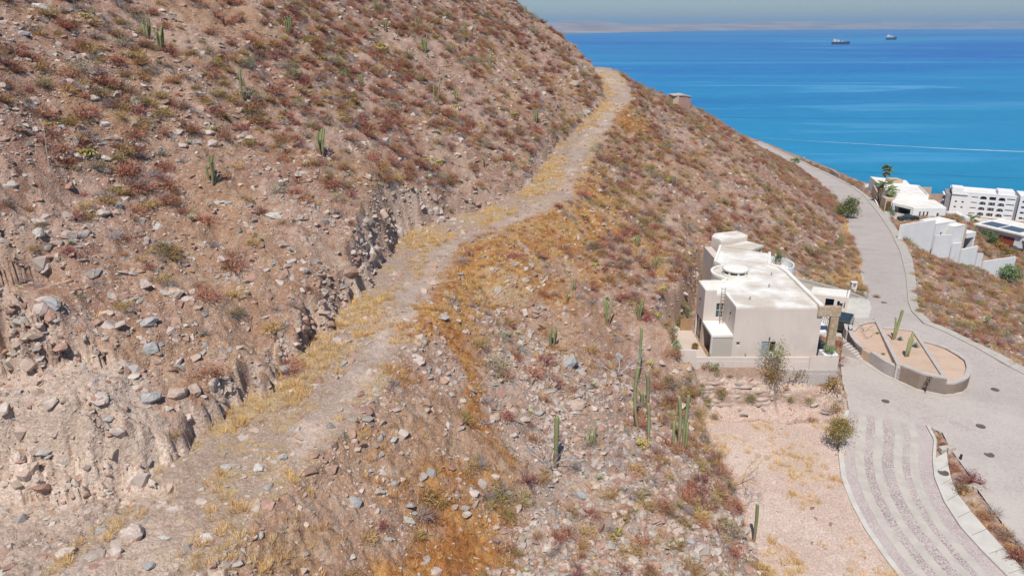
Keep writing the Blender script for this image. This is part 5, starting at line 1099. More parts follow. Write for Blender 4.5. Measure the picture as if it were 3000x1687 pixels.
M['bark'] = veg('dry_bark', (0.24, 0.18, 0.14), (0.30, 0.23, 0.18), 0.1); M['frond'] = veg('palm_frond', (0.17, 0.23, 0.075), (0.22, 0.27, 0.10), 0.1); M['frond_dry'] = veg('dry_palm_frond', (0.36, 0.25, 0.12), (0.30, 0.2, 0.1), 0.1)
STN = [pm('stone_pink', (0.50, 0.385, 0.305), (0.42, 0.31, 0.24), 3.0, 0.95, 0.4, 9, 'w', 0, 0.22, 0.15), pm('stone_grey', (0.43, 0.385, 0.335), (0.36, 0.315, 0.275), 3.0, 0.95, 0.4, 9, 'w', 0, 0.25, 0.15),
       pm('stone_rust', (0.42, 0.27, 0.20), (0.34, 0.21, 0.155), 3.0, 0.95, 0.4, 9, 'w', 0, 0.2, 0.15), pm('stone_pale', (0.55, 0.455, 0.38), (0.47, 0.38, 0.32), 3.0, 0.95, 0.4, 9, 'w', 0, 0.15, 0.15)]
M['rock_white'] = pm('pale_boulder', (0.60, 0.55, 0.48), (0.50, 0.45, 0.40), 2.0, 0.95, 0.4, 6); M['rock_blue'] = pm('blue_grey_boulder', (0.345, 0.335, 0.325), (0.43, 0.405, 0.375), 1.5, 0.95, 0.4, 6)
def mesh_of(name, V, F, mats, mi=None, smooth=False):
    me = bpy.data.meshes.new(name); V = np.asarray(V, np.float32); F = np.asarray(F, np.int32)
    k = F.shape[1]; me.vertices.add(len(V)); me.vertices.foreach_set('co', V.ravel()); me.loops.add(F.size); me.loops.foreach_set('vertex_index', F.ravel())
    me.polygons.add(len(F)); me.polygons.foreach_set('loop_start', np.arange(0, F.size, k, dtype=np.int32))
    for m in mats: me.materials.append(m)
    if mi is not None: me.polygons.foreach_set('material_index', np.asarray(mi, np.int32))
    if smooth: me.polygons.foreach_set('use_smooth', [True] * len(F))
    me.update(calc_edges=True); return me
def blades(base, tip, w, rng):
    """tapering slips of leaf or twig from base to tip, n x 3 each"""
    d = tip - base; r = rng.normal(size=d.shape); s = np.cross(d, r); s /= np.linalg.norm(s, axis=1, keepdims=True) + 1e-9
    s = s * w[:, None] * 0.5; n = len(base)
    V = np.stack([base - s, base + s, tip + 0.25 * s, tip - 0.25 * s], 1).reshape(-1, 3); F = np.arange(4 * n).reshape(-1, 4); return V, F
def shrub_mesh(name, mat, seed, n=46, sub=5, w=0.022, flat=0.75, spread=1.0, leaf=0, leafmat=None):
    rng = np.random.default_rng(seed); a = rng.uniform(0, 2 * math.pi, n); el = np.arcsin(rng.uniform(0.08, 1.0, n)); L = rng.uniform(0.55, 1.0, n)
    d = np.stack([np.cos(a) * np.cos(el) * spread, np.sin(a) * np.cos(el) * spread, np.sin(el) * flat], 1); b = np.stack([rng.normal(0, 0.06, n), rng.normal(0, 0.06, n), np.zeros(n) - 0.05], 1)
    t = b + d * L[:, None] * 0.75; Vs, Fs = [], []; V, F = blades(b, t, np.full(n, w * 1.5), rng); Vs.append(V); Fs.append(F); k = len(V)
    for _ in range(sub):
        u = rng.uniform(0.35, 1.0, n)[:, None]; p = b + (t - b) * u; q = p + d * rng.uniform(0.15, 0.38, n)[:, None] + rng.normal(0, 0.16, (n, 3)); q[:, 2] = np.maximum(q[:, 2], 0.0)
        V, F = blades(p, q, np.full(n, w), rng); Vs.append(V); Fs.append(F + k); k += len(V)
    mi = np.zeros(k // 4, int)
    if leaf:
        e = rng.normal(size=(leaf, 3)); e /= np.linalg.norm(e, axis=1, keepdims=True); e[:, 2] = np.abs(e[:, 2]); e *= rng.uniform(0.45, 1.02, leaf)[:, None]; e[:, 2] *= flat
        q = e + rng.normal(0, 0.07, (leaf, 3)); V, F = blades(e, q, rng.uniform(0.03, 0.07, leaf), rng); Vs.append(V); Fs.append(F + k); mi = np.r_[mi, np.ones(leaf, int)]
    return mesh_of(name, np.vstack(Vs), np.vstack(Fs), [mat, leafmat or mat], mi)
def tuft_mesh(name, mat, seed, n=34, h=0.42, r=0.22, w=0.022):
    rng = np.random.default_rng(seed); a = rng.uniform(0, 6.283, n); rr = rng.uniform(0, r, n); b = np.stack([rr * np.cos(a), rr * np.sin(a), np.full(n, -0.04)], 1)
    t = b + np.stack([np.cos(a) * rng.uniform(0.02, 0.28, n), np.sin(a) * rng.uniform(0.02, 0.28, n), h * rng.uniform(0.5, 1.0, n)], 1); V, F = blades(b, t, np.full(n, w), rng); return mesh_of(name, V, F, [mat])
def agave_mesh(name, mat, seed, n=26, L=0.5, w=0.075):
    rng = np.random.default_rng(seed); V = []; F = []
    for i in range(n):
        a = i * 2.39996 + rng.normal(0, 0.1); el = 0.15 + 1.2 * (i / n) + rng.normal(0, 0.08); l = L * rng.uniform(0.75, 1.0); d = np.array([math.cos(a) * math.cos(el), math.sin(a) * math.cos(el), math.sin(el)]); s = np.array([-math.sin(a), math.cos(a), 0]) * w / 2
        m = d * l * 0.5 + np.array([0, 0, 0.02]); k = len(V); V += [-s * 0.6, s * 0.6, m + s, m - s, d * l + s * 0.06, d * l - s * 0.06]; F += [(k, k + 1, k + 2, k + 3), (k + 3, k + 2, k + 4, k + 5)]
    return mesh_of(name, V, F, [mat])
def rock_mesh(name, mat, seed, n=15, sx=1.0, sy=0.8, sz=0.55):
    rng = np.random.default_rng(seed); bm = bmesh.new(); p = rng.normal(size=(n, 3)); p /= np.linalg.norm(p, axis=1, keepdims=True); p *= rng.uniform(0.82, 1.05, (n, 1)); p *= np.array([sx, sy, sz])
    for q in p: bm.verts.new(q)
    r = bmesh.ops.convex_hull(bm, input=bm.verts); bmesh.ops.delete(bm, geom=[g for g in r['geom_interior'] if isinstance(g, bmesh.types.BMVert)], context='VERTS')
    me = bpy.data.meshes.new(name); bm.to_mesh(me); bm.free(); me.materials.append(mat); return me
def boulder_mesh(name, mat, seed, size):
    """a broken block: hull, bevelled and cut a little rough"""
    me = rock_mesh(name, mat, seed, 18, *size); bm = bmesh.new(); bm.from_mesh(me)
    bmesh.ops.bevel(bm, geom=bm.edges[:], offset=0.05 * min(size), segments=1, affect='EDGES'); bmesh.ops.triangulate(bm, faces=bm.faces); bmesh.ops.subdivide_edges(bm, edges=[e for e in bm.edges if e.calc_length() > 0.4 * max(size)], cuts=2, use_grid_fill=True)
    rng = random.Random(seed)
    for v in bm.verts: v.co += v.normal * rng.uniform(-0.035, 0.035) * max(size)
    bm.to_mesh(me); bm.free(); return me
def ribbed_stem(V, F, MI, p, q, r0, r1, ribs=9, segs=7, bend=None):
    """a ribbed cactus column from p to q with a rounded crown"""
    p = np.array(p, float); q = np.array(q, float); d = q - p; L = np.linalg.norm(d); d /= L; a = np.cross(d, (1, 0.2, 0)); a /= np.linalg.norm(a); b = np.cross(d, a); n = ribs * 2; k = len(V)
    ts = list(np.linspace(0, 1 - r1 / L, segs)) + [1 - 0.45 * r1 / L, 1 - 0.12 * r1 / L, 1.0]; rs = [r0 + (r1 - r0) * t for t in ts[:segs]] + [r1 * 0.85, r1 * 0.5, r1 * 0.08]
    for j, t in enumerate(ts):
        c = p + d * L * t + (0 if bend is None else np.array(bend) * (t * (1 - t) * 4))
        for i in range(n): th = 2 * math.pi * i / n; rr = rs[j] * (1.0 if i % 2 == 0 else 0.78); V.append(c + rr * (math.cos(th) * a + math.sin(th) * b))
    for j in range(len(ts) - 1):
        for i in range(n): F.append((k + j * n + i, k + j * n + (i + 1) % n, k + (j + 1) * n + (i + 1) % n, k + (j + 1) * n + i)); MI.append(1 if ts[j] < 0.3 and r0 > 0.05 else 0)
def cactus_bend(h, k): return (0.05 * h * math.sin(7.1 * h + k), 0.05 * h * math.cos(3.3 * h + 2 * k), 0)
def cactus_thing(p, stems, label, name='columnar_cactus', cat='cactus', group=None, sink=0.15):
    """stems: list of (dx, dy, lean_x, lean_y, height, radius); each stem is a part"""
    o = empty(name, tuple(p), 0, label, cat, group)
    for (dx, dy, lx, ly, h, r) in stems:
        V, F, MI = [], [], []; ribbed_stem(V, F, MI, (dx, dy, -sink), (dx + lx, dy + ly, h), r * 0.85, r, bend=cactus_bend(h, dx)); me = mesh_of('stem', V, F, [M['cactus'], M['cactus_base']], MI, True); link(bpy.data.objects.new('stem', me), o)
    return o
def pear_mesh(name, seed, n=26, spread=0.8):
    rng = np.random.default_rng(seed); V = []; F = []; MI = []
    pts = [(rng.normal(0, spread * 0.45), rng.normal(0, spread * 0.3), 0.0) for _ in range(n // 3)]
    for i in range(n):
        c = np.array(pts[i] if i < len(pts) else pts[rng.integers(len(pts))]); r = rng.uniform(0.11, 0.17); az = rng.uniform(0, 3.14); tilt = rng.normal(0, 0.35); u = np.array([math.cos(az), math.sin(az), 0]); w = np.array([math.sin(tilt) * -math.sin(az), math.sin(tilt) * math.cos(az), math.cos(tilt)]); nn = np.cross(u, w)
        if i >= len(pts): c = c + u * rng.uniform(-0.15, 0.15) + w * rng.uniform(0.18, 0.36)
        c = c + w * r * 0.8; k = len(V); m = 8
        for s in (-1, 1):
            V.append(c + nn * 0.035 * s)
            for j in range(m): t = 2 * math.pi * j / m; V.append(c + u * r * 0.8 * math.cos(t) + w * r * math.sin(t) + nn * 0.006 * s)
        for j in range(m):
            F += [(k, k + 1 + (j + 1) % m, k + 1 + j), (k + m + 1, k + m + 2 + j, k + m + 2 + (j + 1) % m)]; MI += [int(rng.random() < 0.0)] * 2
            F += [(k + 1 + j, k + 1 + (j + 1) % m, k + m + 2 + (j + 1) % m), (k + 1 + j, k + m + 2 + (j + 1) % m, k + m + 2 + j)]; MI += [0, 0]
        if rng.random() < 0.15: MI[-4 * m:] = [1] * (4 * m)
    return mesh_of(name, V, F, [M['pear'], M['pear_red']], MI, True)
SH = {'red': [shrub_mesh('shrub', M['twig_red'], s, 50, 5, 0.024, 0.7, 1.0, 120, M['twig_red']) for s in (1, 2, 3)], 'maroon': [shrub_mesh('shrub', M['twig_maroon'], s, 46, 5, 0.022, 0.75, 1.0, 90, M['twig_red']) for s in (4, 5)],
      'grey': [shrub_mesh('shrub', M['twig_grey'], s, 48, 5, 0.020, 0.7) for s in (6, 7, 8)], 'ochre': [shrub_mesh('shrub', M['twig_ochre'], s, 52, 5, 0.024, 0.65, 1.0, 130, M['leaf_olive'] if s == 10 else M['twig_ochre']) for s in (9, 10, 11)]}
GR = {'gold': [tuft_mesh('tuft', M['grass_gold'], s) for s in (1, 2, 3)], 'orange': [tuft_mesh('tuft', M['grass_orange'], s, 30, 0.30, 0.3, 0.024) for s in (4, 5, 6)], 'straw': [tuft_mesh('tuft', M['grass_straw'], s, 26, 0.3, 0.26, 0.02) for s in (7, 8)]}
RK = [rock_mesh('stone', STN[k % 4], 40 + k, 13 + k % 4, 1.0, 0.6 + 0.1 * (k % 4), 0.38 + 0.1 * (k % 3)) for k in range(16)]
AG = [agave_mesh('agave', M['agave'], s) for s in (1, 2)]

# ------------------------------------------------------------------ scattering
def project(x, y, z):
    d = y * _c - z * _s; h = y * _s + z * _c; return 1500 + FPX * x / d, 843.5 - FPX * h / d, d
def gn_scatter(name, meshes, pts, rot, scl, idx, label=None):
    """one object whose points carry copies of the given meshes (geometry nodes)"""
    pc = bpy.data.collections.new(name + '_source')
    for i, me in enumerate(meshes): pc.objects.link(bpy.data.objects.new('%s_source_%02d' % (name, i), me))
    me = bpy.data.meshes.new(name); me.vertices.add(len(pts)); me.vertices.foreach_set('co', np.asarray(pts, np.float32).ravel())
    for nm, tp, v, key in (('rot', 'FLOAT_VECTOR', rot, 'vector'), ('scl', 'FLOAT', scl, 'value'), ('idx', 'INT', idx, 'value')):
        a = me.attributes.new(nm, tp, 'POINT'); a.data.foreach_set(key, np.asarray(v, np.int32 if tp == 'INT' else np.float32).ravel())
    o = link(bpy.data.objects.new(name, me)); tag(o, label, kind='stuff')
    ng = bpy.data.node_groups.new(name, 'GeometryNodeTree'); ng.interface.new_socket('Geometry', in_out='INPUT', socket_type='NodeSocketGeometry'); ng.interface.new_socket('Geometry', in_out='OUTPUT', socket_type='NodeSocketGeometry')
    gi = ng.nodes.new('NodeGroupInput'); go = ng.nodes.new('NodeGroupOutput'); ip = ng.nodes.new('GeometryNodeInstanceOnPoints'); ci = ng.nodes.new('GeometryNodeCollectionInfo')
    ci.inputs['Collection'].default_value = pc; ci.inputs['Separate Children'].default_value = True; ci.inputs['Reset Children'].default_value = True
    def na(n, t): k = ng.nodes.new('GeometryNodeInputNamedAttribute'); k.data_type = t; k.inputs['Name'].default_value = n; return k.outputs['Attribute']
    er = ng.nodes.new('FunctionNodeEulerToRotation'); ng.links.new(na('rot', 'FLOAT_VECTOR'), er.inputs[0])
    L = ng.links.new; L(gi.outputs[0], ip.inputs['Points']); L(ci.outputs[0], ip.inputs['Instance']); ip.inputs['Pick Instance'].default_value = True
    L(na('idx', 'INT'), ip.inputs['Instance Index']); L(er.outputs[0], ip.inputs['Rotation']); L(na('scl', 'FLOAT'), ip.inputs['Scale']); L(ip.outputs[0], go.inputs[0])
    md = o.modifiers.new('scatter', 'NODES'); md.node_group = ng; return o
def scatter(kind, meshes, x, y, scl, label, cat, group, stuff_label, n_ind=300, sink=0.0, tilt=0.12, rng=None, zs=None):
    """the largest in view become objects of their own, the rest one mass"""
    rng = rng or RNG; n = len(x)
    if n == 0: return
    z = height(x, y, False) - sink * scl if zs is None else zs
    rot = np.stack([rng.normal(0, tilt, n), rng.normal(0, tilt, n), rng.uniform(0, 6.283, n)], 1); idx = rng.integers(0, len(meshes), n)
    px, py, d = project(x, y, z); vis = (px > 5) & (px < 2995) & (py > 5) & (py < 1682) & (d > 0); size = np.where(vis, scl / d, 0)
    order = np.argsort(-size); ind = order[:n_ind] if n_ind else order[:0]; ind = ind[size[ind] > 0]
    for i in ind:
        o = bpy.data.objects.new(kind, meshes[idx[i]]); COL.objects.link(o); o.location = (x[i], y[i], z[i]); o.rotation_euler = tuple(rot[i]); o.scale = (scl[i],) * 3
        zone = 'beside the upper road' if (x[i] > np.interp(y[i], _yd, _rx)) else ('uphill of the old track' if x[i] < float(track_x(y[i])) else ('between the old track and the houses' if y[i] > 62 else 'on the rubble slope below the path'))
        tag(o, label + ' ' + zone, cat, group)
    rest = np.setdiff1d(order, ind)
    if len(rest): gn_scatter({'stone': 'rubble'}.get(kind, kind + '_mass'), meshes, np.stack([x, y, z], 1)[rest], rot[rest], scl[rest], idx[rest], stuff_label)
def sample(n, x0, x1, y0, y1, rng):
    return rng.uniform(x0, x1, n), rng.uniform(y0, y1, n)
def cand(n, rng, far=200.0, xa=-75, xb=175, ya=22.0):
    """candidates over the viewed hillside, even per square metre"""
    x, y = sample(n, xa, xb, ya, far, rng); k = (x > -0.98 * y - 2) & (x < 0.95 * y + 4) & (y < np.interp(x, _ridge[:, 0], _ridge[:, 1]) + 6); x, y = x[k], y[k]
    z, mk = height(x, y); o_, g_, r_, v_ = cover(x, y, mk)
    px, py, d = project(x, y, z); k = (px > -120) & (px < 3120) & (py > -200) & (py < 1850)
    mk = {a: b[k] for a, b in mk.items()}; return x[k], y[k], z[k], mk, o_[k], g_[k], r_[k], v_[k]
rngS = np.random.default_rng(77)
x, y, z, mk, o_, g_, r_, v_ = cand(150000, rngS, 330.0)
free = (1 - mk['road']) * (1 - mk['path'])
upn = mk['nat_up']; patch = fbm(x * 0.12, y * 0.12, 3, 301); patch2 = fbm(x * 0.05, y * 0.05, 2, 311)
steep = mk['cut'] + mk['strat']
base = free * (1 - mk['bench']) * (1 - np.clip(mk['lot'] + mk['flat'], 0, 1)) * (1 - 0.85 * np.clip(steep, 0, 1)) * np.where(upn > 0, 0.16 + 0.84 * sstep(44, 74, y), np.where(y < 66, 0.25 + 0.75 * sstep(2, 14, -mk['dl'] - 5), 1.0)) * (1 - 0.75 * np.clip(o_ + g_, 0, 1)) * np.interp(patch, [-0.3, 0.28], [0.18, 1.3])
u = rngS.random(len(x))
dens = 0.75 * 250 * 308 / 150000
def pick(prob): return rngS.random(len(x)) < np.clip(prob * dens, 0, 1)
warm = np.interp(patch2, [-0.3, 0.3], [1.3, 0.7]) * np.where(x > np.interp(y, _yd, _rx), 0.6, 1.0)
m = pick(0.42 * base * warm); scatter('red_shrub', SH['red'], x[m], y[m], rngS.uniform(0.5, 1.35, m.sum()) ** 1.15, 'rust-red leafless shrub', 'shrub', 'rust-red shrubs on the slope', 'rust-red dry scrub covering the slope', 300)
m = pick(0.13 * base * warm); scatter('maroon_shrub', SH['maroon'], x[m], y[m], rngS.uniform(0.6, 1.5, m.sum()), 'dark maroon twiggy shrub', 'shrub', 'maroon shrubs on the slope', 'maroon scrub covering the slope', 250)
m = pick(0.42 * base); scatter('grey_shrub', SH['grey'], x[m], y[m], rngS.uniform(0.45, 1.2, m.sum()), 'grey bare-twigged shrub', 'shrub', 'grey shrubs on the slope', 'grey dry scrub covering the slope', 300)
m = pick(0.32 * base * (2 - warm)); scatter('ochre_shrub', SH['ochre'], x[m], y[m], rngS.uniform(0.5, 1.3, m.sum()), 'ochre dry-leaved shrub', 'shrub', 'ochre shrubs on the slope', 'ochre dry scrub covering the slope', 300)
SH['olive'] = [shrub_mesh('shrub', M['twig_grey'], s, 40, 4, 0.02, 0.8, 1.0, 260, M['leaf_olive']) for s in (21, 22)]
m = pick(0.07 * base); scatter('olive_shrub', SH['olive'], x[m], y[m], rngS.uniform(0.45, 1.5, m.sum()) ** 1.2, 'dusty olive-leaved shrub', 'shrub', 'olive shrubs on the slope', 'dusty olive scrub covering the slope', 200)
m = pick(0.24 * base * np.interp(patch, [-0.2, 0.3], [1.2, 0.4])); scatter('agave', AG, x[m], y[m], rngS.uniform(0.6, 1.25, m.sum()), 'grey-green spiky agave rosette', 'agave', 'wild agaves on the slope', 'wild agaves covering the slope', 200, sink=0.05)
# grass on the bench, the fill slope, the lot and the verge
x, y, z, mk, o_, g_, r_, v_ = cand(150000, np.random.default_rng(78), 200.0); rngS = np.random.default_rng(79)
free = (1 - mk['road']) * (1 - mk['path']) * (1 - 0.6 * mk['cut']); dens = 250 * 178 / 150000
hillg = (1 - mk['bench']) * (1 - mk['lot']) * (1 - mk['flat']) * (fbm(x * 0.10, y * 0.10, 3, 321) > 0.12)
for kind, pr, s0, s1, lab in (('gold', 9.0 * g_ * free * (1 - 0.65 * mk['lot']) + 0.45 * hillg * free + 3.0 * v_, 0.6, 1.35, 'golden dry grass along the old track'), ('orange', 11.0 * o_ * free + 0.35 * hillg * free, 0.6, 1.3, 'orange dry grass on the fill slope'), ('straw', 1.6 * free * (mk['bench'] + 0.6 * mk['lot'] * (g_ > 0.2) + 0.25 * hillg + mk['flat'] * 0.4), 0.5, 1.1, 'straw-coloured grass stubble')):
    m = rngS.random(len(x)) < np.clip(pr * dens, 0, 1); n = int(m.sum()); s = rngS.uniform(s0, s1, n)
    gn_scatter(kind + '_grass', GR[kind], np.stack([x, y, z], 1)[m], np.stack([rngS.normal(0, 0.15, n), rngS.normal(0, 0.15, n), rngS.uniform(0, 6.28, n)], 1), s, rngS.integers(0, len(GR[kind]), n), lab)
# stones: the larger single ones first, then loose rubble
rngS = np.random.default_rng(81)
ca, cb = cand(330000, rngS, 75.0, -75, 35), cand(190000, rngS, 190.0, -75, 175, 75.0)
x, y, z, mk, o_, g_, r_, v_ = [np.r_[p, q] if not isinstance(p, dict) else {k: np.r_[p[k], q[k]] for k in p} for p, q in zip(ca, cb)]
dens = np.r_[np.full(len(ca[0]), 110 * 53 / 330000), np.full(len(cb[0]), 250 * 115 / 190000)]
near = np.interp(y, [25, 45, 65, 110, 190], [22.0, 16.0, 10.0, 5.0, 2.4]); pa = np.interp(fbm(x * 0.3, y * 0.3, 3, 331), [-0.3, 0.3], [0.25, 1.6])
pr = near * pa * (1 + 0.5 * (mk['nat_up'] > 0) * (y > 50)) * (1 - mk['road']) * (1 - 0.7 * mk['path']) * (1 - 0.93 * mk['lot']) * (1 + 1.5 * r_) * (1 - 0.25 * mk['bench']) * (1 + 0.5 * mk['cut']) * (1 - 0.7 * v_) * (1 - 0.8 * mk['strat']) * (1 - 0.5 * mk['cut'] * (y < 38) * (x < -18))
m = rngS.random(len(x)) < np.clip(pr * dens, 0, 1)
x, y, mk_r, mk_c, flat_ = x[m], y[m], r_[m], mk['cut'][m], mk['flat'][m]
sz = 0.06 + 0.095 * rngS.pareto(2.3, len(x)); sz = np.clip(sz * (1 + 0.4 * mk_r + 0.35 * mk_c) * np.interp(y, [25, 110], [0.85, 1.35]), 0.05, 0.62)
scatter('stone', RK, x, y, sz, 'angular weathered stone', 'stone', 'loose stones on the slope', 'loose rubble and stones covering the slope', 300, sink=0.20, tilt=0.35, rng=rngS)

# broken rock blocks standing out of the cuttings
rngB = np.random.default_rng(83); ca = cand(60000, rngB, 84.0, -60, 12, 30.0)
x, y, z, mk, o_, g_, r_, v_ = ca; dens = 72 * 54 / 60000
edge = np.clip(mk['cut'], 0, 1) * (1 - mk['strat']); m = rngB.random(len(x)) < np.clip(4.2 * edge * np.interp(fbm(x * 0.35, y * 0.35, 2, 341), [-0.25, 0.25], [0.1, 1.5]) * dens, 0, 1)
RB = [rock_mesh('rock_block', mt, 140 + k, 18 + k % 4, 1.0, 0.7, 0.75 + 0.12 * (k % 3)) for k, mt in enumerate([STN[3], STN[0], STN[3], STN[2], STN[0], STN[3]])]
scatter('rock_block', RB, x[m], y[m], np.clip(0.22 + 0.20 * rngB.pareto(2.4, m.sum()), 0.22, 0.95), 'fractured pale rock block jutting from the cutting', 'rock', 'rock blocks of the cuttings', 'fractured rock of the cuttings', 220, sink=0.25, tilt=0.3, rng=rngB)
# ------------------------------------------------------------------ single plants, trees, boulders
def gp_(px, py): return ground_at(px, py)
def mpp(p): return (p[1] * _c - p[2] * _s) / FPX           # metres per survey pixel at a point
def cluster(px, py, hpx, n, label, seed, spread=0.10, r=0.085, lean=0.22):
    p = gp_(px, py); h = hpx * mpp(p) / 0.93; rng = random.Random(seed); st = []
    for k in range(n):
        a = 2 * math.pi * k / max(n, 1) + rng.uniform(-0.4, 0.4); hh = h * (1.0 if k == 0 else rng.uniform(0.6, 0.97)); s = 0 if n == 1 else 1
        st.append((s * spread * math.cos(a) * (1 + 0.25 * n ** 0.5), s * spread * math.sin(a) * (1 + 0.25 * n ** 0.5), s * lean * hh * 0.5 * math.cos(a), s * lean * hh * 0.5 * math.sin(a), hh, r * rng.uniform(0.85, 1.1) * (0.8 + 0.12 * h)))
    return cactus_thing(p, st, label, 'organ_pipe_cactus' if n > 2 else 'columnar_cactus')
CL = [(431, 112, 52, 8, 'organ pipe cactus high on the slope, upper of two side by side'), (472, 150, 66, 9, 'organ pipe cactus high on the slope, lower of two side by side'), (943, 458, 72, 8, 'dark green organ pipe cactus clump midway up the slope above the track'),
      (623, 540, 76, 5, 'organ pipe cactus with few tall stems low on the stony slope'), (846, 102, 46, 7, 'organ pipe cactus near the top edge of the slope above red scrub'), (716, 300, 88, 1, 'single tall columnar cactus beside yellow prickly pears'),
      (1244, 156, 46, 6, 'pale organ pipe cactus clump behind yellow prickly pears high on the slope'), (1281, 306, 62, 2, 'thin twin-stemmed cactus on the upper slope'), (1334, 297, 50, 1, 'thin single cactus just right of a twin-stemmed one'), (1435, 204, 54, 2, 'twin cactus on the upper slope near the pale scree'),
      (1363, 130, 52, 1, 'single cactus standing beside a pale boulder on the upper slope'), (1058, 254, 34, 4, 'small cactus clump at mid slope above the track'), (1101, 26, 34, 5, 'cactus clump at the very top edge of the slope'), (1130, 92, 30, 5, 'short cactus clump near the top of the slope'),
      (1225, 88, 34, 4, 'cactus clump among red shrubs near the top of the slope'), (1541, 42, 22, 1, 'slim cactus on the skyline, left of a forked one'), (1567, 52, 27, 2, 'forked cactus standing on the skyline'), (1601, 80, 18, 1, 'slim cactus on the skyline, right of the forked one'), (1569, 357, 36, 7, 'cactus clump just above the track cutting'),
      (1419, 488, 34, 3, 'small cactus clump on the slope above the rocky cutting'), (1780, 950, 84, 4, 'three-stemmed green cactus on the slope below the track'), (1918, 792, 38, 6, 'small organ pipe cactus uphill of the beige house'), (1866, 722, 36, 6, 'pale organ pipe clump on the slope well above the beige house'),
      (1872, 940, 60, 9, 'many-stemmed thin cactus clump left of the beige house'), (1679, 854, 38, 3, 'small forked cactus on the slope under the orange grass'), (1660, 884, 32, 1, 'short single cactus under the orange grass slope'), (1618, 1016, 56, 8, 'olive organ pipe cactus beside the grey rubble'),
      (1870, 1110, 150, 1, 'very tall brown-based cactus upslope of the green stems'), (1734, 1306, 58, 6, 'low cactus clump with a sharp shadow on the sandy rubble'), (2458, 728, 40, 7, 'cactus clump at the foot of the slope by the upper road'), (2890, 950, 28, 6, 'small cactus clump on the slope right of the roundabout'), (2846, 975, 20, 5, 'low cactus on the slope nearest the roundabout footway'),
      (2530, 700, 1, 0, '')]
for i, (px, py, h, n, lab) in enumerate(CL):
    if n: cluster(px, py, h, n, lab, 500 + i)
def stems_at(px, py, tops, label, r=0.14):
    """a cactus whose stems rise from one base to given tops on the survey"""
    p = gp_(px, py); st = []
    for k, (bx, by, tx_, ty_) in enumerate(tops):
        q = at_y(bx, by, p[1]) - p; t = at_y(tx_, ty_, p[1]) - p; st.append((q[0], 0.12 * (k % 2), t[0] - q[0], 0.0, max(t[2], 0.5), r * (1 if k < 2 else 0.8)))
    return cactus_thing(p, st, label, 'columnar_cactus')
stems_at(1871, 1258, [(1870, 1258, 1872, 1073)], 'tall green cactus column, highest of the three below the house corner', 0.16)
stems_at(1893, 1206, [(1892, 1206, 1896, 1094), (1883, 1206, 1880, 1150)], 'thick green cactus column between the other two below the house corner', 0.19)
stems_at(1899, 1305, [(1899, 1305, 1900, 1180)], 'lowest green cactus column of the three below the house corner', 0.15)
stems_at(1995, 1330, [(1985, 1290, 1989, 1160), (2000, 1325, 2019, 1158), (1978, 1285, 1976, 1232), (2006, 1310, 2015, 1240)], 'four-stemmed green cactus at the edge of the sandy lot', 0.16)
stems_at(1628, 1372, [(1627, 1372, 1632, 1218)], 'single thick cactus column beside the bleached dead shrub', 0.19)
stems_at(2207, 1592, [(2207, 1592, 2219, 1476)], 'single cactus column at the foot of the rubble by the lot', 0.14)
def isl_cactus(px, py, stems, label): p = at(px, py, -35.75); cactus_thing((p[0], p[1], bed_z(p[0], p[1])), stems, label, 'saguaro_cactus', sink=0.4); return p
isl_cactus(2618.7, 991, [(0, 0, 0.42, 0.0, 3.9, 0.17), (-0.28, 0.0, 0.02, 0.0, 2.95, 0.13)], 'taller forked cactus in the middle bed of the planter island')
isl_cactus(2649.6, 1050, [(0, 0, 0.42, 0.0, 3.1, 0.15), (0.05, -0.06, 0.12, 0, 2.55, 0.12), (0.38, 0.0, 0.22, 0, 2.3, 0.10)], 'shorter three-armed cactus in the middle bed of the planter island')
def one(name, me, p, s, label, cat, group=None, rz=0.0):
    o = bpy.data.objects.new(name, me); COL.objects.link(o); o.location = tuple(p); o.scale = (s,) * 3 if not isinstance(s, tuple) else s; o.rotation_euler = (0, 0, rz); return tag(o, label, cat, group)
ag2 = agave_mesh('agave', M['agave_blue'], 9, 34, 0.62, 0.085)
for px, py, s, lab in ((2637, 993, 0.95, 'blue-green agave between the two cacti of the planter island'), (2681, 1016, 1.15, 'large blue-green agave right of the shorter island cactus')): p = at(px, py, -35.8); one('agave', ag2, (p[0], p[1], bed_z(p[0], p[1]) + 0.02), s, lab, 'agave')
PEAR = [pear_mesh('prickly_pear', s, 42, 1.0) for s in (1, 2, 3)] + [pear_mesh('prickly_pear', 4, 24, 0.6)]
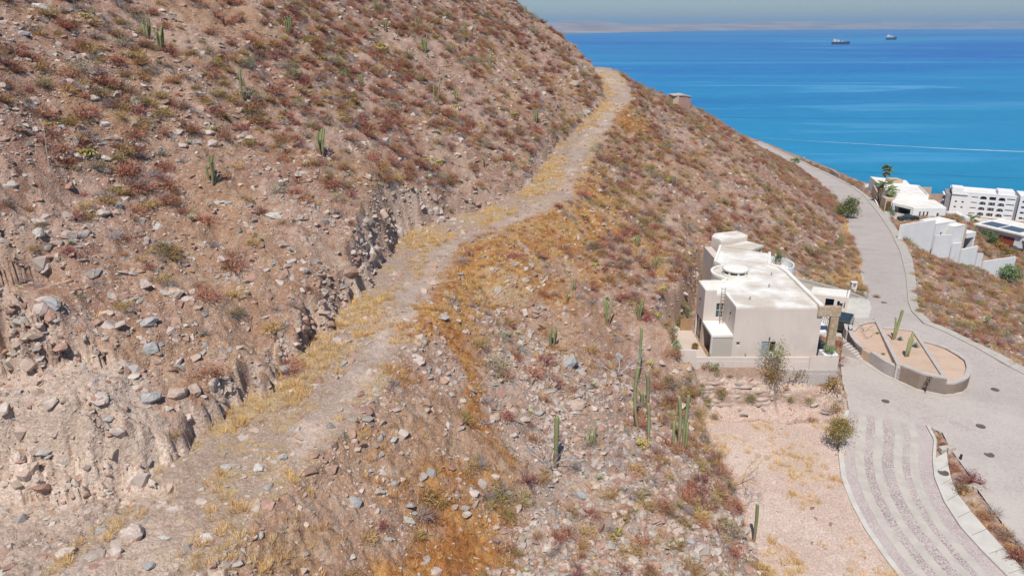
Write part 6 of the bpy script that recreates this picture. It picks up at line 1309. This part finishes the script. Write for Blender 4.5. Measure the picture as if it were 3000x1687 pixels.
PL = [(252, 458, 92, 'large yellow prickly pear clump above red twigs on the stony slope'), (246, 52, 44, 'yellow prickly pear clump near the top left of the slope'), (660, 348, 52, 'prickly pear clump left of the tall single cactus'), (629, 382, 46, 'yellow prickly pear below the tall single cactus clump'), (637, 174, 34, 'small prickly pear high on the slope'), (943, 182, 34, 'prickly pear beside ochre scrub on the upper slope'),
      (905, 276, 48, 'flat spread of yellow prickly pear on the upper slope'), (823, 352, 34, 'small prickly pear upslope of the dark organ pipe cactus'), (147, 372, 46, 'green prickly pear among stones at the far left of the slope'), (1229, 147, 32, 'prickly pear left of the pale organ pipe cactus'), (1120, 154, 40, 'dark prickly pear with a thin stalk on the upper slope'),
      (1338, 279, 32, 'prickly pear beside thin cacti on the upper slope'), (1431, 322, 42, 'yellow prickly pear in the middle of the upper slope'), (1501, 342, 30, 'prickly pear above the track cutting'), (1334, 318, 32, 'low prickly pear below the thin cacti'), (1307, 50, 26, 'prickly pear near the top edge of the slope'), (1559, 92, 24, 'prickly pear just under the skyline'),
      (1248, 474, 46, 'long prickly pear clump above the rocky cutting'), (1282, 482, 36, 'prickly pear at the lower end of the long clump'), (1747, 784, 36, 'prickly pear on the slope below the orange grass'), (1873, 710, 26, 'small prickly pear among red shrubs above the house'), (1928, 932, 36, 'prickly pear left of the beige house'), (1943, 850, 44, 'spread prickly pear just upslope of the house cut'), (1955, 532, 24, 'small prickly pear on the far slope'),
      (1880, 1306, 82, 'yellow prickly pear strip at the foot of the tall cacti'), (1913, 1070, 36, 'prickly pear beside the dark house cut'), (2038, 1502, 82, 'yellow-green prickly pear on the rubble near the lot'), (1804, 1568, 96, 'large yellow-green prickly pear low on the rubble slope'), (2056, 1380, 56, 'prickly pear under dry branches at the lot edge'), (2900, 960, 24, 'small prickly pear on the slope right of the roundabout'),
      (1090, 100, 22, 'tiny prickly pear high on the slope left of a cactus clump'), (1500, 560, 1, '')]
for i, (px, py, w, lab) in enumerate(PL):
    if lab: p = gp_(px, py); s = w * mpp(p) / 2.1; one('prickly_pear', PEAR[i % 3 if w > 40 else 3], p - (0, 0, 0.05), max(s, 0.35) if w > 40 else max(s * 1.5, 0.4), lab, 'prickly pear', None, i * 1.3)
# thin dead flower stalks
rngK = np.random.default_rng(91); x, y, z, mk, o_, g_, r_, v_ = cand(700, rngK, 180.0); k = (mk['road'] + mk['lot'] + mk['bench'] + mk['flat'] + mk['strat'] == 0) & (y > 52); x, y, z = x[k][:70], y[k][:70], z[k][:70]
stm = [B().tube((0, 0, -0.1), (0.12, 0.05, 1.6), 0.022, 0.016, 5).tube((0.12, 0.05, 1.6), (0.2, 0.0, 2.6), 0.016, 0.03, 5) for _ in range(1)][0]
stk_me = mesh_obj('flower_stalk', stm.v, stm.f, M['stalk']); sd_ = stk_me.data; bpy.data.objects.remove(stk_me)
for i in range(len(x)): one('flower_stalk', sd_, (x[i], y[i], z[i]), float(rngK.uniform(0.6, 1.15)), 'thin pale dead flower stalk standing on the dry slope', 'flower stalk', 'dead flower stalks on the slope', float(rngK.uniform(0, 6.28)))
# branching plants
def branchy(name, p, h, mat, label, cat, seed, depth=4, spread=0.75, nb=5, r=0.05, up=0.55):
    rng = random.Random(seed); o = empty(name, tuple(p), 0, label, cat)
    def grow(b, q, d, L, rr, dep):
        e = q + d * L; b.tube(q, e, rr, rr * 0.65, 5)
        if dep == 0: return
        for _ in range(rng.choice((2, 2, 3))):
            n = d + np.array([rng.gauss(0, spread * 0.6), rng.gauss(0, spread * 0.6), rng.gauss(0.05, spread * 0.35)]); n /= np.linalg.norm(n); grow(b, e, n, L * rng.uniform(0.55, 0.85), rr * 0.62, dep - 1)
    for k in range(nb):
        b = B(); a = 2 * math.pi * k / nb + rng.uniform(-0.4, 0.4); d = np.array([math.cos(a) * spread, math.sin(a) * spread, up + rng.uniform(0, 0.4)]); d /= np.linalg.norm(d); grow(b, np.array(p) - (0, 0, 0.08), d, h * 0.36, r, depth); b.make('branch', mat, o)
    return o
branchy('dead_shrub', gp_(1614, 1368), 2.9, M['dead'], 'bleached grey dead shrub around the single thick cactus', 'dead shrub', 3, 4, 0.8, 5, 0.055)
branchy('dead_shrub', gp_(1808, 1100), 3.0, M['dead'], 'grey-white crooked dead shrub among maroon scrub upslope', 'dead shrub', 5, 4, 0.9, 4, 0.06)
branchy('bare_shrub', gp_(2060, 1330), 2.6, M['twig_maroon'], 'sprawling bare maroon shrub right of the four-stemmed cactus', 'shrub', 8, 4, 1.0, 6, 0.03)
branchy('bare_shrub', gp_(1925, 1370), 2.2, M['twig_red'], 'tangled rust-coloured shrub below the three cactus columns', 'shrub', 9, 4, 1.0, 6, 0.03)
branchy('bare_tree', gp_(2140, 1425), 3.6, M['twig_ochre'], 'orange-barked leafless tree leaning over the edge of the lot', 'tree', 12, 5, 0.9, 3, 0.06, 0.5)
branchy('bare_shrub', gp_(1890, 1215), 2.0, M['twig_maroon'], 'maroon bare shrub between the tall cactus columns', 'shrub', 14, 4, 0.9, 5, 0.03)
branchy('bare_shrub', gp_(2180, 1480), 2.4, M['twig_grey'], 'grey bare shrub at the toe of the rubble beside the lot', 'shrub', 15, 4, 1.0, 5, 0.03)
for px, py, h, lab, sd in ((2532, 969, 2.2, 'leafless thorny sapling at the back of the left island bed', 21), (2543, 990, 1.3, 'smaller leafless sapling in the left island bed', 22)): p = at(px, py, -35.7); branchy('bare_tree', (p[0], p[1], -35.72), h, M['bark'], lab, 'tree', sd, 3, 0.8, 3, 0.03)
for px, py, lab in ((2570, 977, 'small pot-like yucca at the divider in the left island bed'), (2588, 1038, 'tiny dry yucca beside the steps of the planter island')): p = at(px, py, -35.7); one('yucca', AG[0], (p[0], p[1], -35.72), 0.9, lab, 'yucca')
def leafy(name, p, h, r, mats, label, cat, seed, trunk=0.12, n=1500, low=0.25, ls=0.16, squash=1.0, parts=('trunk', 'crown'), split=None):
    """a trunk with limbs and a crown of many small leaves gathered in clumps"""
    rng = np.random.default_rng(seed); rr = random.Random(seed); p = np.array(p, float); o = empty(name, tuple(p), 0, label, cat); b = B(); cl = []
    for k in range(9):
        a = 2 * math.pi * k / 9 + rr.uniform(-0.3, 0.3); z1 = h * rr.uniform(low + 0.15, 0.9); rad = r * rr.uniform(0.3, 0.75); q = p + (rad * math.cos(a), rad * math.sin(a), z1); b.tube(p + (0, 0, h * low * rr.uniform(0.1, 0.8)), q, trunk * 0.45, trunk * 0.15, 5); cl.append(q)
    b.tube(p - (0, 0, 0.3), p + (0, 0, h * 0.55), trunk, trunk * 0.6, 7); b.make(parts[0], M['bark'], o); cl.append(p + (0, 0, h * 0.9)); cl = np.array(cl); nm = len(mats); per = n // nm
    for j, mt in enumerate(mats):
        c = cl[rng.integers(0, len(cl), per)] + rng.normal(0, 1, (per, 3)) * np.array([r * 0.26, r * 0.26, h * 0.13 * squash])
        if split is not None: f = (c[:, 2] - p[2]) / h > split; c = c[f] if j == 0 else c[~f]
        c[:, 2] = np.maximum(c[:, 2], p[2] + 0.1); d = rng.normal(size=c.shape); d /= np.linalg.norm(d, axis=1, keepdims=True); V, F = blades(c, c + d * ls * rng.uniform(0.7, 1.3, (len(c), 1)), np.full(len(c), ls * 0.75), rng)
        link(bpy.data.objects.new(parts[1], mesh_of(parts[1], V - p, F, [mt])), o)
    return o
leafy('roadside_tree', gp_(2482, 642), 5.0, 2.9, [M['leaf'], M['leaf_olive']], 'round green tree at the left edge of the upper road', 'tree', 31, 0.14, 2600, 0.2, 0.3)
leafy('tall_bush', gp_(2262, 1132), 4.3, 1.6, [M['leaf_olive'], M['leaf_brown']], 'tall bush, green above and rusty below, before the beige garden wall', 'bush', 32, 0.05, 3600, 0.1, 0.13, split=0.62)
leafy('lot_bush', gp_(2455, 1318), 3.0, 1.3, [M['leaf_olive'], M['leaf_brown']], 'sparse green and brown bush at the corner of lot and striped road', 'bush', 33, 0.05, 1500, 0.15, 0.14)
leafy('green_bush', gp_(2945, 822), 3.8, 3.0, [M['leaf_pale'], M['leaf']], 'pale green rounded bush below the end of the stepped wall', 'bush', 34, 0.08, 2400, 0.1, 0.32)
for i, (px, py, wpx, m_, lab) in enumerate(((2199, 1180, 25, 'leaf_olive', 'largest olive tuft bush on the sandstone face'), (2074, 1180, 17, 'leaf_olive', 'olive tuft bush low on the left of the sandstone face'), (2052, 1160, 22, 'leaf_olive', 'flat olive bush on the upper left ledge of the sandstone face'), (2027, 1152, 20, 'leaf_brown', 'brown tuft bush at the left end of the sandstone face'),
        (2112, 1176, 18, 'leaf_olive', 'olive bush under a brown one on the sandstone face'), (2110, 1158, 24, 'leaf_brown', 'brown bush on the middle ledge of the sandstone face'), (2314, 1182, 16, 'leaf_olive', 'small olive bush right of centre on the sandstone face'), (2367, 1184, 18, 'leaf_olive', 'olive bush at the right of the sandstone face'), (2065, 1080, 22, 'leaf_brown', 'ochre bush just under the left of the garden wall'), (2094, 1092, 26, 'leaf_olive', 'thin olive bush under the garden wall'),
        (2333, 1120, 38, 'leaf_brown', 'brown bush before the stone retaining wall'), (2440, 1150, 44, 'leaf_brown', 'straggling brown bush at the road corner of the sandstone face'), (2448, 1210, 26, 'leaf_brown', 'dark brown bush at the foot of the road corner'), (2056, 1140, 14, 'leaf_olive', 'tiny olive bush above the flat one on the sandstone face'), (2010, 820, 1, '', ''))):
    if lab: p = gp_(px, py); s = wpx * mpp(p); leafy('ledge_bush', p, s * 1.0, s * 0.75, [M[m_]], lab, 'bush', 60 + i, 0.02, 260, 0.05, max(0.07, s * 0.12), parts=('stems', 'foliage'))
for i, (x, y, h) in enumerate(((17.7, 69.5, 1.0), (17.6, 71.4, 1.3), (17.5, 73.2, 1.0), (18.0, 75.0, 1.4), (19.4, 78.0, 1.5), (21.0, 81.0, 1.6))): leafy('passage_bush', (x, y, GZ), h, 0.55, [M['leaf_pale'] if i % 2 else M['leaf_olive']], ['bush at the front corner of the house side passage', 'second bush from the front in the house side passage', 'third bush from the front in the house side passage', 'fourth bush from the front in the house side passage', 'bush beside the wooden gate of the side passage', 'bush behind the wooden gate against the rock cut'][i], 'bush', 80 + i, 0.02, 320, 0.05, 0.12, parts=('stems', 'foliage'))
# planted pots
for (px_, nm, x, y, z, r, h, mt, lab, m_, hh) in ((0, 'potted_plant', 33.6, 88.0, -28.75, 0.35, 0.5, 'tan', 'leafy green plant in a tan pot on the curved terrace', 'leaf', 1.5), (0, 'planter_bowl', 32.5, 68.3, -31.72, 0.42, 0.22, 'steel', 'grey bowl of succulents on the white end of the garden wall', 'leaf_pale', 0.45), (0, 'potted_plant', 19.75, 72.0, GZ + 0.03, 0.16, 0.35, 'terracotta', 'small terracotta pot beside the glass sliding door', 'leaf_brown', 0.3)):
    o = pot(nm, x, y, z, r, h, M[mt], lab, 'plant pot'); rng = np.random.default_rng(int(x * 10)); n = 260; c = np.array([x, y, z + h + hh * 0.5]) + rng.normal(0, 1, (n, 3)) * np.array([r * 0.8, r * 0.8, hh * 0.25]); d = rng.normal(size=c.shape); d /= np.linalg.norm(d, axis=1, keepdims=True); V, F = blades(c, c + d * 0.22, np.full(n, 0.08), rng); link(bpy.data.objects.new('foliage', mesh_of('foliage', V - np.array([x, y, z]), F, [M[m_]])), o)
for x, lab in ((24.0, 'small cactus before the front wall, nearer the little window'), (27.7, 'small cactus before the front wall, right of the open doorway'), (20.35, 'small cactus beside the annex post')): cactus_thing((x, 68.6, GZ + 0.03), [(0, 0, 0.03, 0, 1.15, 0.07), (0.14, 0, 0.08, 0, 0.8, 0.06), (-0.12, 0.05, -0.04, 0, 0.6, 0.06)], lab, 'garden_cactus', sink=0.02)
# palms
def frond_mesh(L, fan, seed):
    rng = np.random.default_rng(seed); n = 26; t = np.linspace(0.12, 1, n); V = []; F = []; k = 0; Vs = []; Fs = []
    if fan:
        a = np.linspace(-1.25, 1.25, n); b = np.repeat([[L * 0.42, 0, 0.0]], n, 0); e = b + np.stack([np.cos(a) * L * 0.62, np.sin(a) * L * 0.62, -0.25 * np.abs(a) * L * 0.3 - 0.05 * L + rng.normal(0, 0.03, n)], 1); v, f = blades(b, e, np.full(n, 0.10 * L), rng); Vs.append(v); Fs.append(f); v, f = blades(np.array([[0, 0, 0.]]), np.array([[L * 0.45, 0, 0.]]), np.array([0.06]), rng); Fs.append(f + len(Vs[0])); Vs.append(v)
    else:
        c = np.stack([t * L * (1 - 0.12 * t), 0 * t, L * (0.35 * t - 0.75 * t * t)], 1)
        for s in (-1, 1):
            e = c + np.stack([np.full(n, 0.18 * L), s * L * 0.30 * np.sin(np.pi * np.clip(t, 0.08, 0.95)) ** 0.7, np.full(n, -0.10 * L)], 1); v, f = blades(c, e, np.full(n, 0.055 * L), rng); Vs.append(v); Fs.append(f + k); k += len(v)
        v, f = blades(c[:-1], c[1:], np.full(n - 1, 0.05), rng); Vs.append(v); Fs.append(f + k)
    return np.vstack(Vs), np.vstack(Fs)
def palm(p, h, L, fan, label, seed, n=16, lean=(0.2, 0)):
    rng = random.Random(seed); p = np.array(p, float); o = empty('palm_tree', tuple(p), 0, label, 'palm'); b = B(); top = p + (lean[0], lean[1], h); b.tube(p - (0, 0, 0.3), p + (lean[0] * 0.4, lean[1] * 0.4, h * 0.5), 0.26, 0.20, 9); b.tube(p + (lean[0] * 0.4, lean[1] * 0.4, h * 0.5), top, 0.20, 0.17, 9); b.make('trunk', M['bark'], o)
    V, F = frond_mesh(L, fan, seed); me = mesh_of('frond', V, F, [M['frond']]); med = mesh_of('frond', V, F, [M['frond_dry']])
    for k in range(n + 6):
        dry = k >= n; f = bpy.data.objects.new('frond' if not dry else 'dry_frond', med if dry else me); link(f, o); f.location = tuple(top - p + np.array((0, 0, -0.25 if dry else 0))); el = rng.uniform(-0.25, 1.1) if not dry else rng.uniform(-1.35, -0.8); f.rotation_euler = Euler((0, -el, k * 2.39996)); f.scale = (rng.uniform(0.85, 1.1),) * 3
pb_ = road_pt(2553, 566); palm((pb_[0] + 3.2, pb_[1], hz(pb_[0] + 3.2, pb_[1])), 6.6, 2.0, True, 'tall fan palm standing alone against the sea by the white villa', 1, 22, (0.5, 0))
palm((112.2, 216.8, -50.6), 5.4, 2.2, False, 'feathery palm just right of the tall fan palm', 2, 13, (0.5, -0.4)); palm((109.2, 212.8, -50.3), 5.8, 2.0, False, 'slim drooping palm before the white villa side wall', 3, 12, (-0.4, 0))
palm((106.6, 203.3, -50.2), 5.9, 2.2, False, 'low palm over the garage roof of the white villa', 4, 14, (0.2, 0))
q = at(2790, 650, -84); palm((q[0], q[1], -88.5), 6.5, 4.2, False, 'broad palm crown at the left foot of the apartment block', 5, 16); q = at(2838, 662, -72); palm((q[0], q[1], -74.5), 5.0, 3.2, False, 'broad palm crown before the cream terrace roof', 6, 15)
q = road_pt(2338, 488); palm((q[0] - 1.8, q[1], float(road_z(q[1])) - 0.2), 2.2, 2.2, True, 'short fan palm at the inner edge of the upper road', 7, 14)
# hedges
def hedge(pts, w, h, mat, label, seed, n=1500, ls=0.25):
    P_ = np.array(pts, float); rng = np.random.default_rng(seed); d = np.r_[0, np.cumsum(np.linalg.norm(np.diff(P_, axis=0), axis=1))]; t = rng.uniform(0, d[-1], n); c = np.stack([np.interp(t, d, P_[:, i]) for i in range(3)], 1); lump = 0.7 + 0.5 * np.sin(t * 1.7 + seed) ** 2
    c += np.stack([rng.uniform(-w / 2, w / 2, n) * lump, rng.uniform(-w / 2, w / 2, n) * lump, rng.uniform(0, 1, n) * h * lump], 1); e = rng.normal(size=c.shape); e /= np.linalg.norm(e, axis=1, keepdims=True); V, F = blades(c, c + e * ls, np.full(n, ls * 0.7), rng)
    o = empty('hedge', tuple(P_[0]), 0, label, 'hedge'); link(bpy.data.objects.new('foliage', mesh_of('foliage', V - P_[0], F, [mat])), o); b = B()
    for k in range(len(P_) - 1): b.tube(P_[k] - (0, 0, 0.1), P_[k] + (P_[k + 1] - P_[k]) * 0.5 + (0, 0, h * 0.6), 0.06, 0.03)
    b.make('stems', M['bark'], o)
hedge([at(2868, 700, -62.4), at(2895, 706, -62.4), at(2912, 718, -62.4)], 3.0, 2.6, M['leaf'], 'dark green hedge below the red garage doors', 1, 1600, 0.4); hedge([at(2915, 722, -62.4), at(2940, 738, -62.6), at(2975, 752, -63)], 2.0, 1.6, M['leaf_brown'], 'brownish hedge between pink gravel and the black car', 2, 1300, 0.35); hedge([at(2898, 762, -62.4), at(2925, 757, -62.4), at(2948, 753, -62.4)], 1.6, 1.3, M['leaf'], 'green hedge behind the white garden railing', 3, 900, 0.3)
hp0 = road_pt(2545, 578); hp1 = road_pt(2590, 634); hedge([(hp0[0] + 2.8, hp0[1], hp0[2]), ((hp0[0] + hp1[0]) / 2 + 3.0, (hp0[1] + hp1[1]) / 2, (hp0[2] + hp1[2]) / 2), (hp1[0] + 2.6, hp1[1], hp1[2])], 1.1, 1.1, M['leaf'], 'clipped green hedge along the footway before the white villa', 4, 1500, 0.22)
# median scrub between striped road and roundabout
for i, (px, py, s, k) in enumerate(((2750, 1285, 0.5, 'ochre'), (2762, 1305, 0.6, 'red'), (2800, 1380, 0.6, 'ochre'), (2812, 1410, 0.7, 'grey'), (2835, 1425, 0.6, 'ochre'), (2850, 1480, 0.5, 'ochre'), (2880, 1510, 0.7, 'grey'), (2905, 1550, 0.7, 'red'), (2935, 1580, 0.7, 'red'), (2965, 1610, 0.8, 'ochre'), (2985, 1640, 0.8, 'maroon'))): one('median_shrub', SH[k][0], gp_(px, py), s, 'dry low shrub in the planted median beside the striped road', 'shrub', 'shrubs of the median', i * 1.1)
mst = gp_(2812, 1352); tag(B().box(mst[0] - 0.08, mst[0] + 0.08, mst[1] - 0.08, mst[1] + 0.08, mst[2] - 0.2, mst[2] + 0.75).make('marker_post', M['iron'], None, bev=0.02), 'short dark marker post at the edge of the planted median', 'post')
for px, py, lab in ((2771, 1318, 'stone weir block across the median nearest the roundabout'), (2845, 1428, 'pale concrete weir block across the median further down')): p = gp_(px, py); o = empty('weir_block', tuple(p), 0, lab, 'kerb block'); b = B(); b.prism([(p[0] - 0.7, p[1] - 0.5), (p[0] + 0.9, p[1] - 0.1), (p[0] + 0.9, p[1] + 0.5), (p[0] - 0.7, p[1] + 0.1)], p[2] - 0.3, p[2] + 0.22); b.make('block', M['concrete'], o, bev=0.05); B().box(p[0] - 0.15, p[0] + 0.15, p[1] - 0.6, p[1] - 0.35, p[2] - 0.3, p[2] + 0.35).make('notch_wall', M['stone_cap'], o)
# ------------------------------------------------------------------ boulders one can tell apart
BL = [(800, 640, 60, 0, 'white slab boulder on the slope above the track'), (195, 700, 52, 3, 'pale tan boulder on the stony slope at far left'), (110, 695, 45, 0, 'two-toned boulder left of the pale tan one'), (505, 872, 64, 1, 'reddish flat boulder casting a black shadow'), (548, 884, 46, 3, 'pale upright boulder touching the reddish flat one'), (420, 845, 52, 3, 'cream leaning boulder left of the reddish flat one'), (428, 955, 66, 2, 'blue-grey slab lying above the terrace'), (440, 1028, 60, 2, 'flat blue-grey slab on the terrace'), (145, 905, 70, 2, 'blue-grey block set in the upper rock cut'),
      (430, 1180, 84, 2, 'big dark fractured boulder on the terrace edge'), (512, 1165, 72, 1, 'flat tan boulder beside the dark fractured one'), (568, 1155, 56, 1, 'tan boulder rightmost in the row on the terrace edge'), (310, 1240, 42, 2, 'dark oval stone in the pale rock bank'), (440, 1402, 24, 2, 'small dark pebble-like boulder in the pale bank'), (385, 1585, 84, 3, 'long tan boulder in the foreground rubble'), (272, 1640, 66, 3, 'upright tan boulder with a hard shadow in the foreground'), (185, 1630, 62, 3, 'rounded tan boulder in the foreground left'), (335, 1625, 50, 3, 'tan boulder between the upright and the long one'), (478, 1585, 42, 0, 'pale boulder right of the long tan one'), (605, 1585, 46, 0, 'whitish rounded boulder at the foreground path edge'), (430, 1670, 50, 2, 'dark boulder at the bottom edge of the picture'), (590, 1440, 24, 3, 'small pale stone at the end of the track'), (660, 1380, 46, 0, 'cluster of white stones in the golden grass'), (758, 1382, 40, 0, 'long white stone beside the track'), (824, 1348, 40, 2, 'squared grey boulder beside the track'), (665, 1432, 26, 1, 'brown stone beside the sandy path'),
      (1700, 1462, 48, 2, 'grey boulder with dark underside low on the rubble'), (1690, 1195, 62, 1, 'split pinkish boulder above the dead shrub'), (1670, 1075, 66, 2, 'large grey boulder at the top of the rubble'), (1705, 1098, 36, 2, 'grey boulder just below the large one at the top of the rubble'), (1572, 1088, 30, 1, 'pink boulder near the rubble top'), (1110, 1292, 34, 2, 'grey boulder alone in golden grass below the path'), (1096, 1312, 30, 1, 'brown flat stone below the lone grey boulder'), (1355, 1182, 30, 3, 'white-faced stone in the orange grass'), (1322, 1162, 26, 2, 'dark stone in the orange grass'), (1440, 1100, 28, 3, 'pale block at the edge of orange grass and rubble'), (1230, 1430, 36, 1, 'pink stone patch in the lower orange slope'), (1370, 1352, 28, 3, 'round pale stone in the orange slope'), (1450, 1402, 30, 3, 'pale stone at the foot of the orange slope'), (1308, 1468, 34, 1, 'pinkish boulder near the bottom of the orange slope'), (1335, 1462, 30, 3, 'pale boulder beside the pinkish one at the bottom of the orange slope'), (1040, 1480, 50, 2, 'dark rock pile with dry brush near the bottom edge'), (1360, 1515, 42, 3, 'tan boulder at the bottom of the rubble'),
      (1270, 836, 34, 1, 'ledge stone across the track'), (1245, 860, 30, 1, 'second ledge stone across the track'), (1190, 940, 22, 0, 'white stone in the middle of the track'), (1375, 88, 30, 3, 'pale boulder beside the single cactus on the upper slope'), (1680, 250, 44, 1, 'brown slab jutting out above the upper track'), (180, 380, 46, 2, 'grey slab on the upper left slope'), (300, 372, 40, 0, 'white slab on the upper left slope'), (612, 428, 44, 3, 'pale slab beside the few-stemmed cactus'), (65, 104, 40, 2, 'grey boulder near the top left corner'), (120, 35, 60, 0, 'pale ledge boulder at the top left'), (2020, 1595, 40, 2, 'grey boulder in the rubble near the lot'), (1920, 1540, 44, 1, 'pinkish boulder in the rubble below the yellow pears'), (1780, 1500, 40, 1, 'brown boulder above the large prickly pear')]
bm_mats = [M['rock_white'], STN[0], M['rock_blue'], STN[3]]
for i, (px, py, w, c, lab) in enumerate(BL):
    p = gp_(px, py); s = w * mpp(p) * 0.5 * 1.08; sh = (1.0, 0.62 + 0.08 * (i % 4), 0.50 + 0.1 * (i % 3)); me = boulder_mesh('boulder', bm_mats[c], 900 + i, sh); o = one('boulder', me, p + np.array((0, s * 0.35, s * 0.12)), s, lab, 'boulder', None, 0.4 * math.sin(i * 2.1)); o.rotation_euler = (0.25 * math.sin(i), 0.35 * math.cos(i * 1.7), 0.5 * math.sin(i * 2.1))
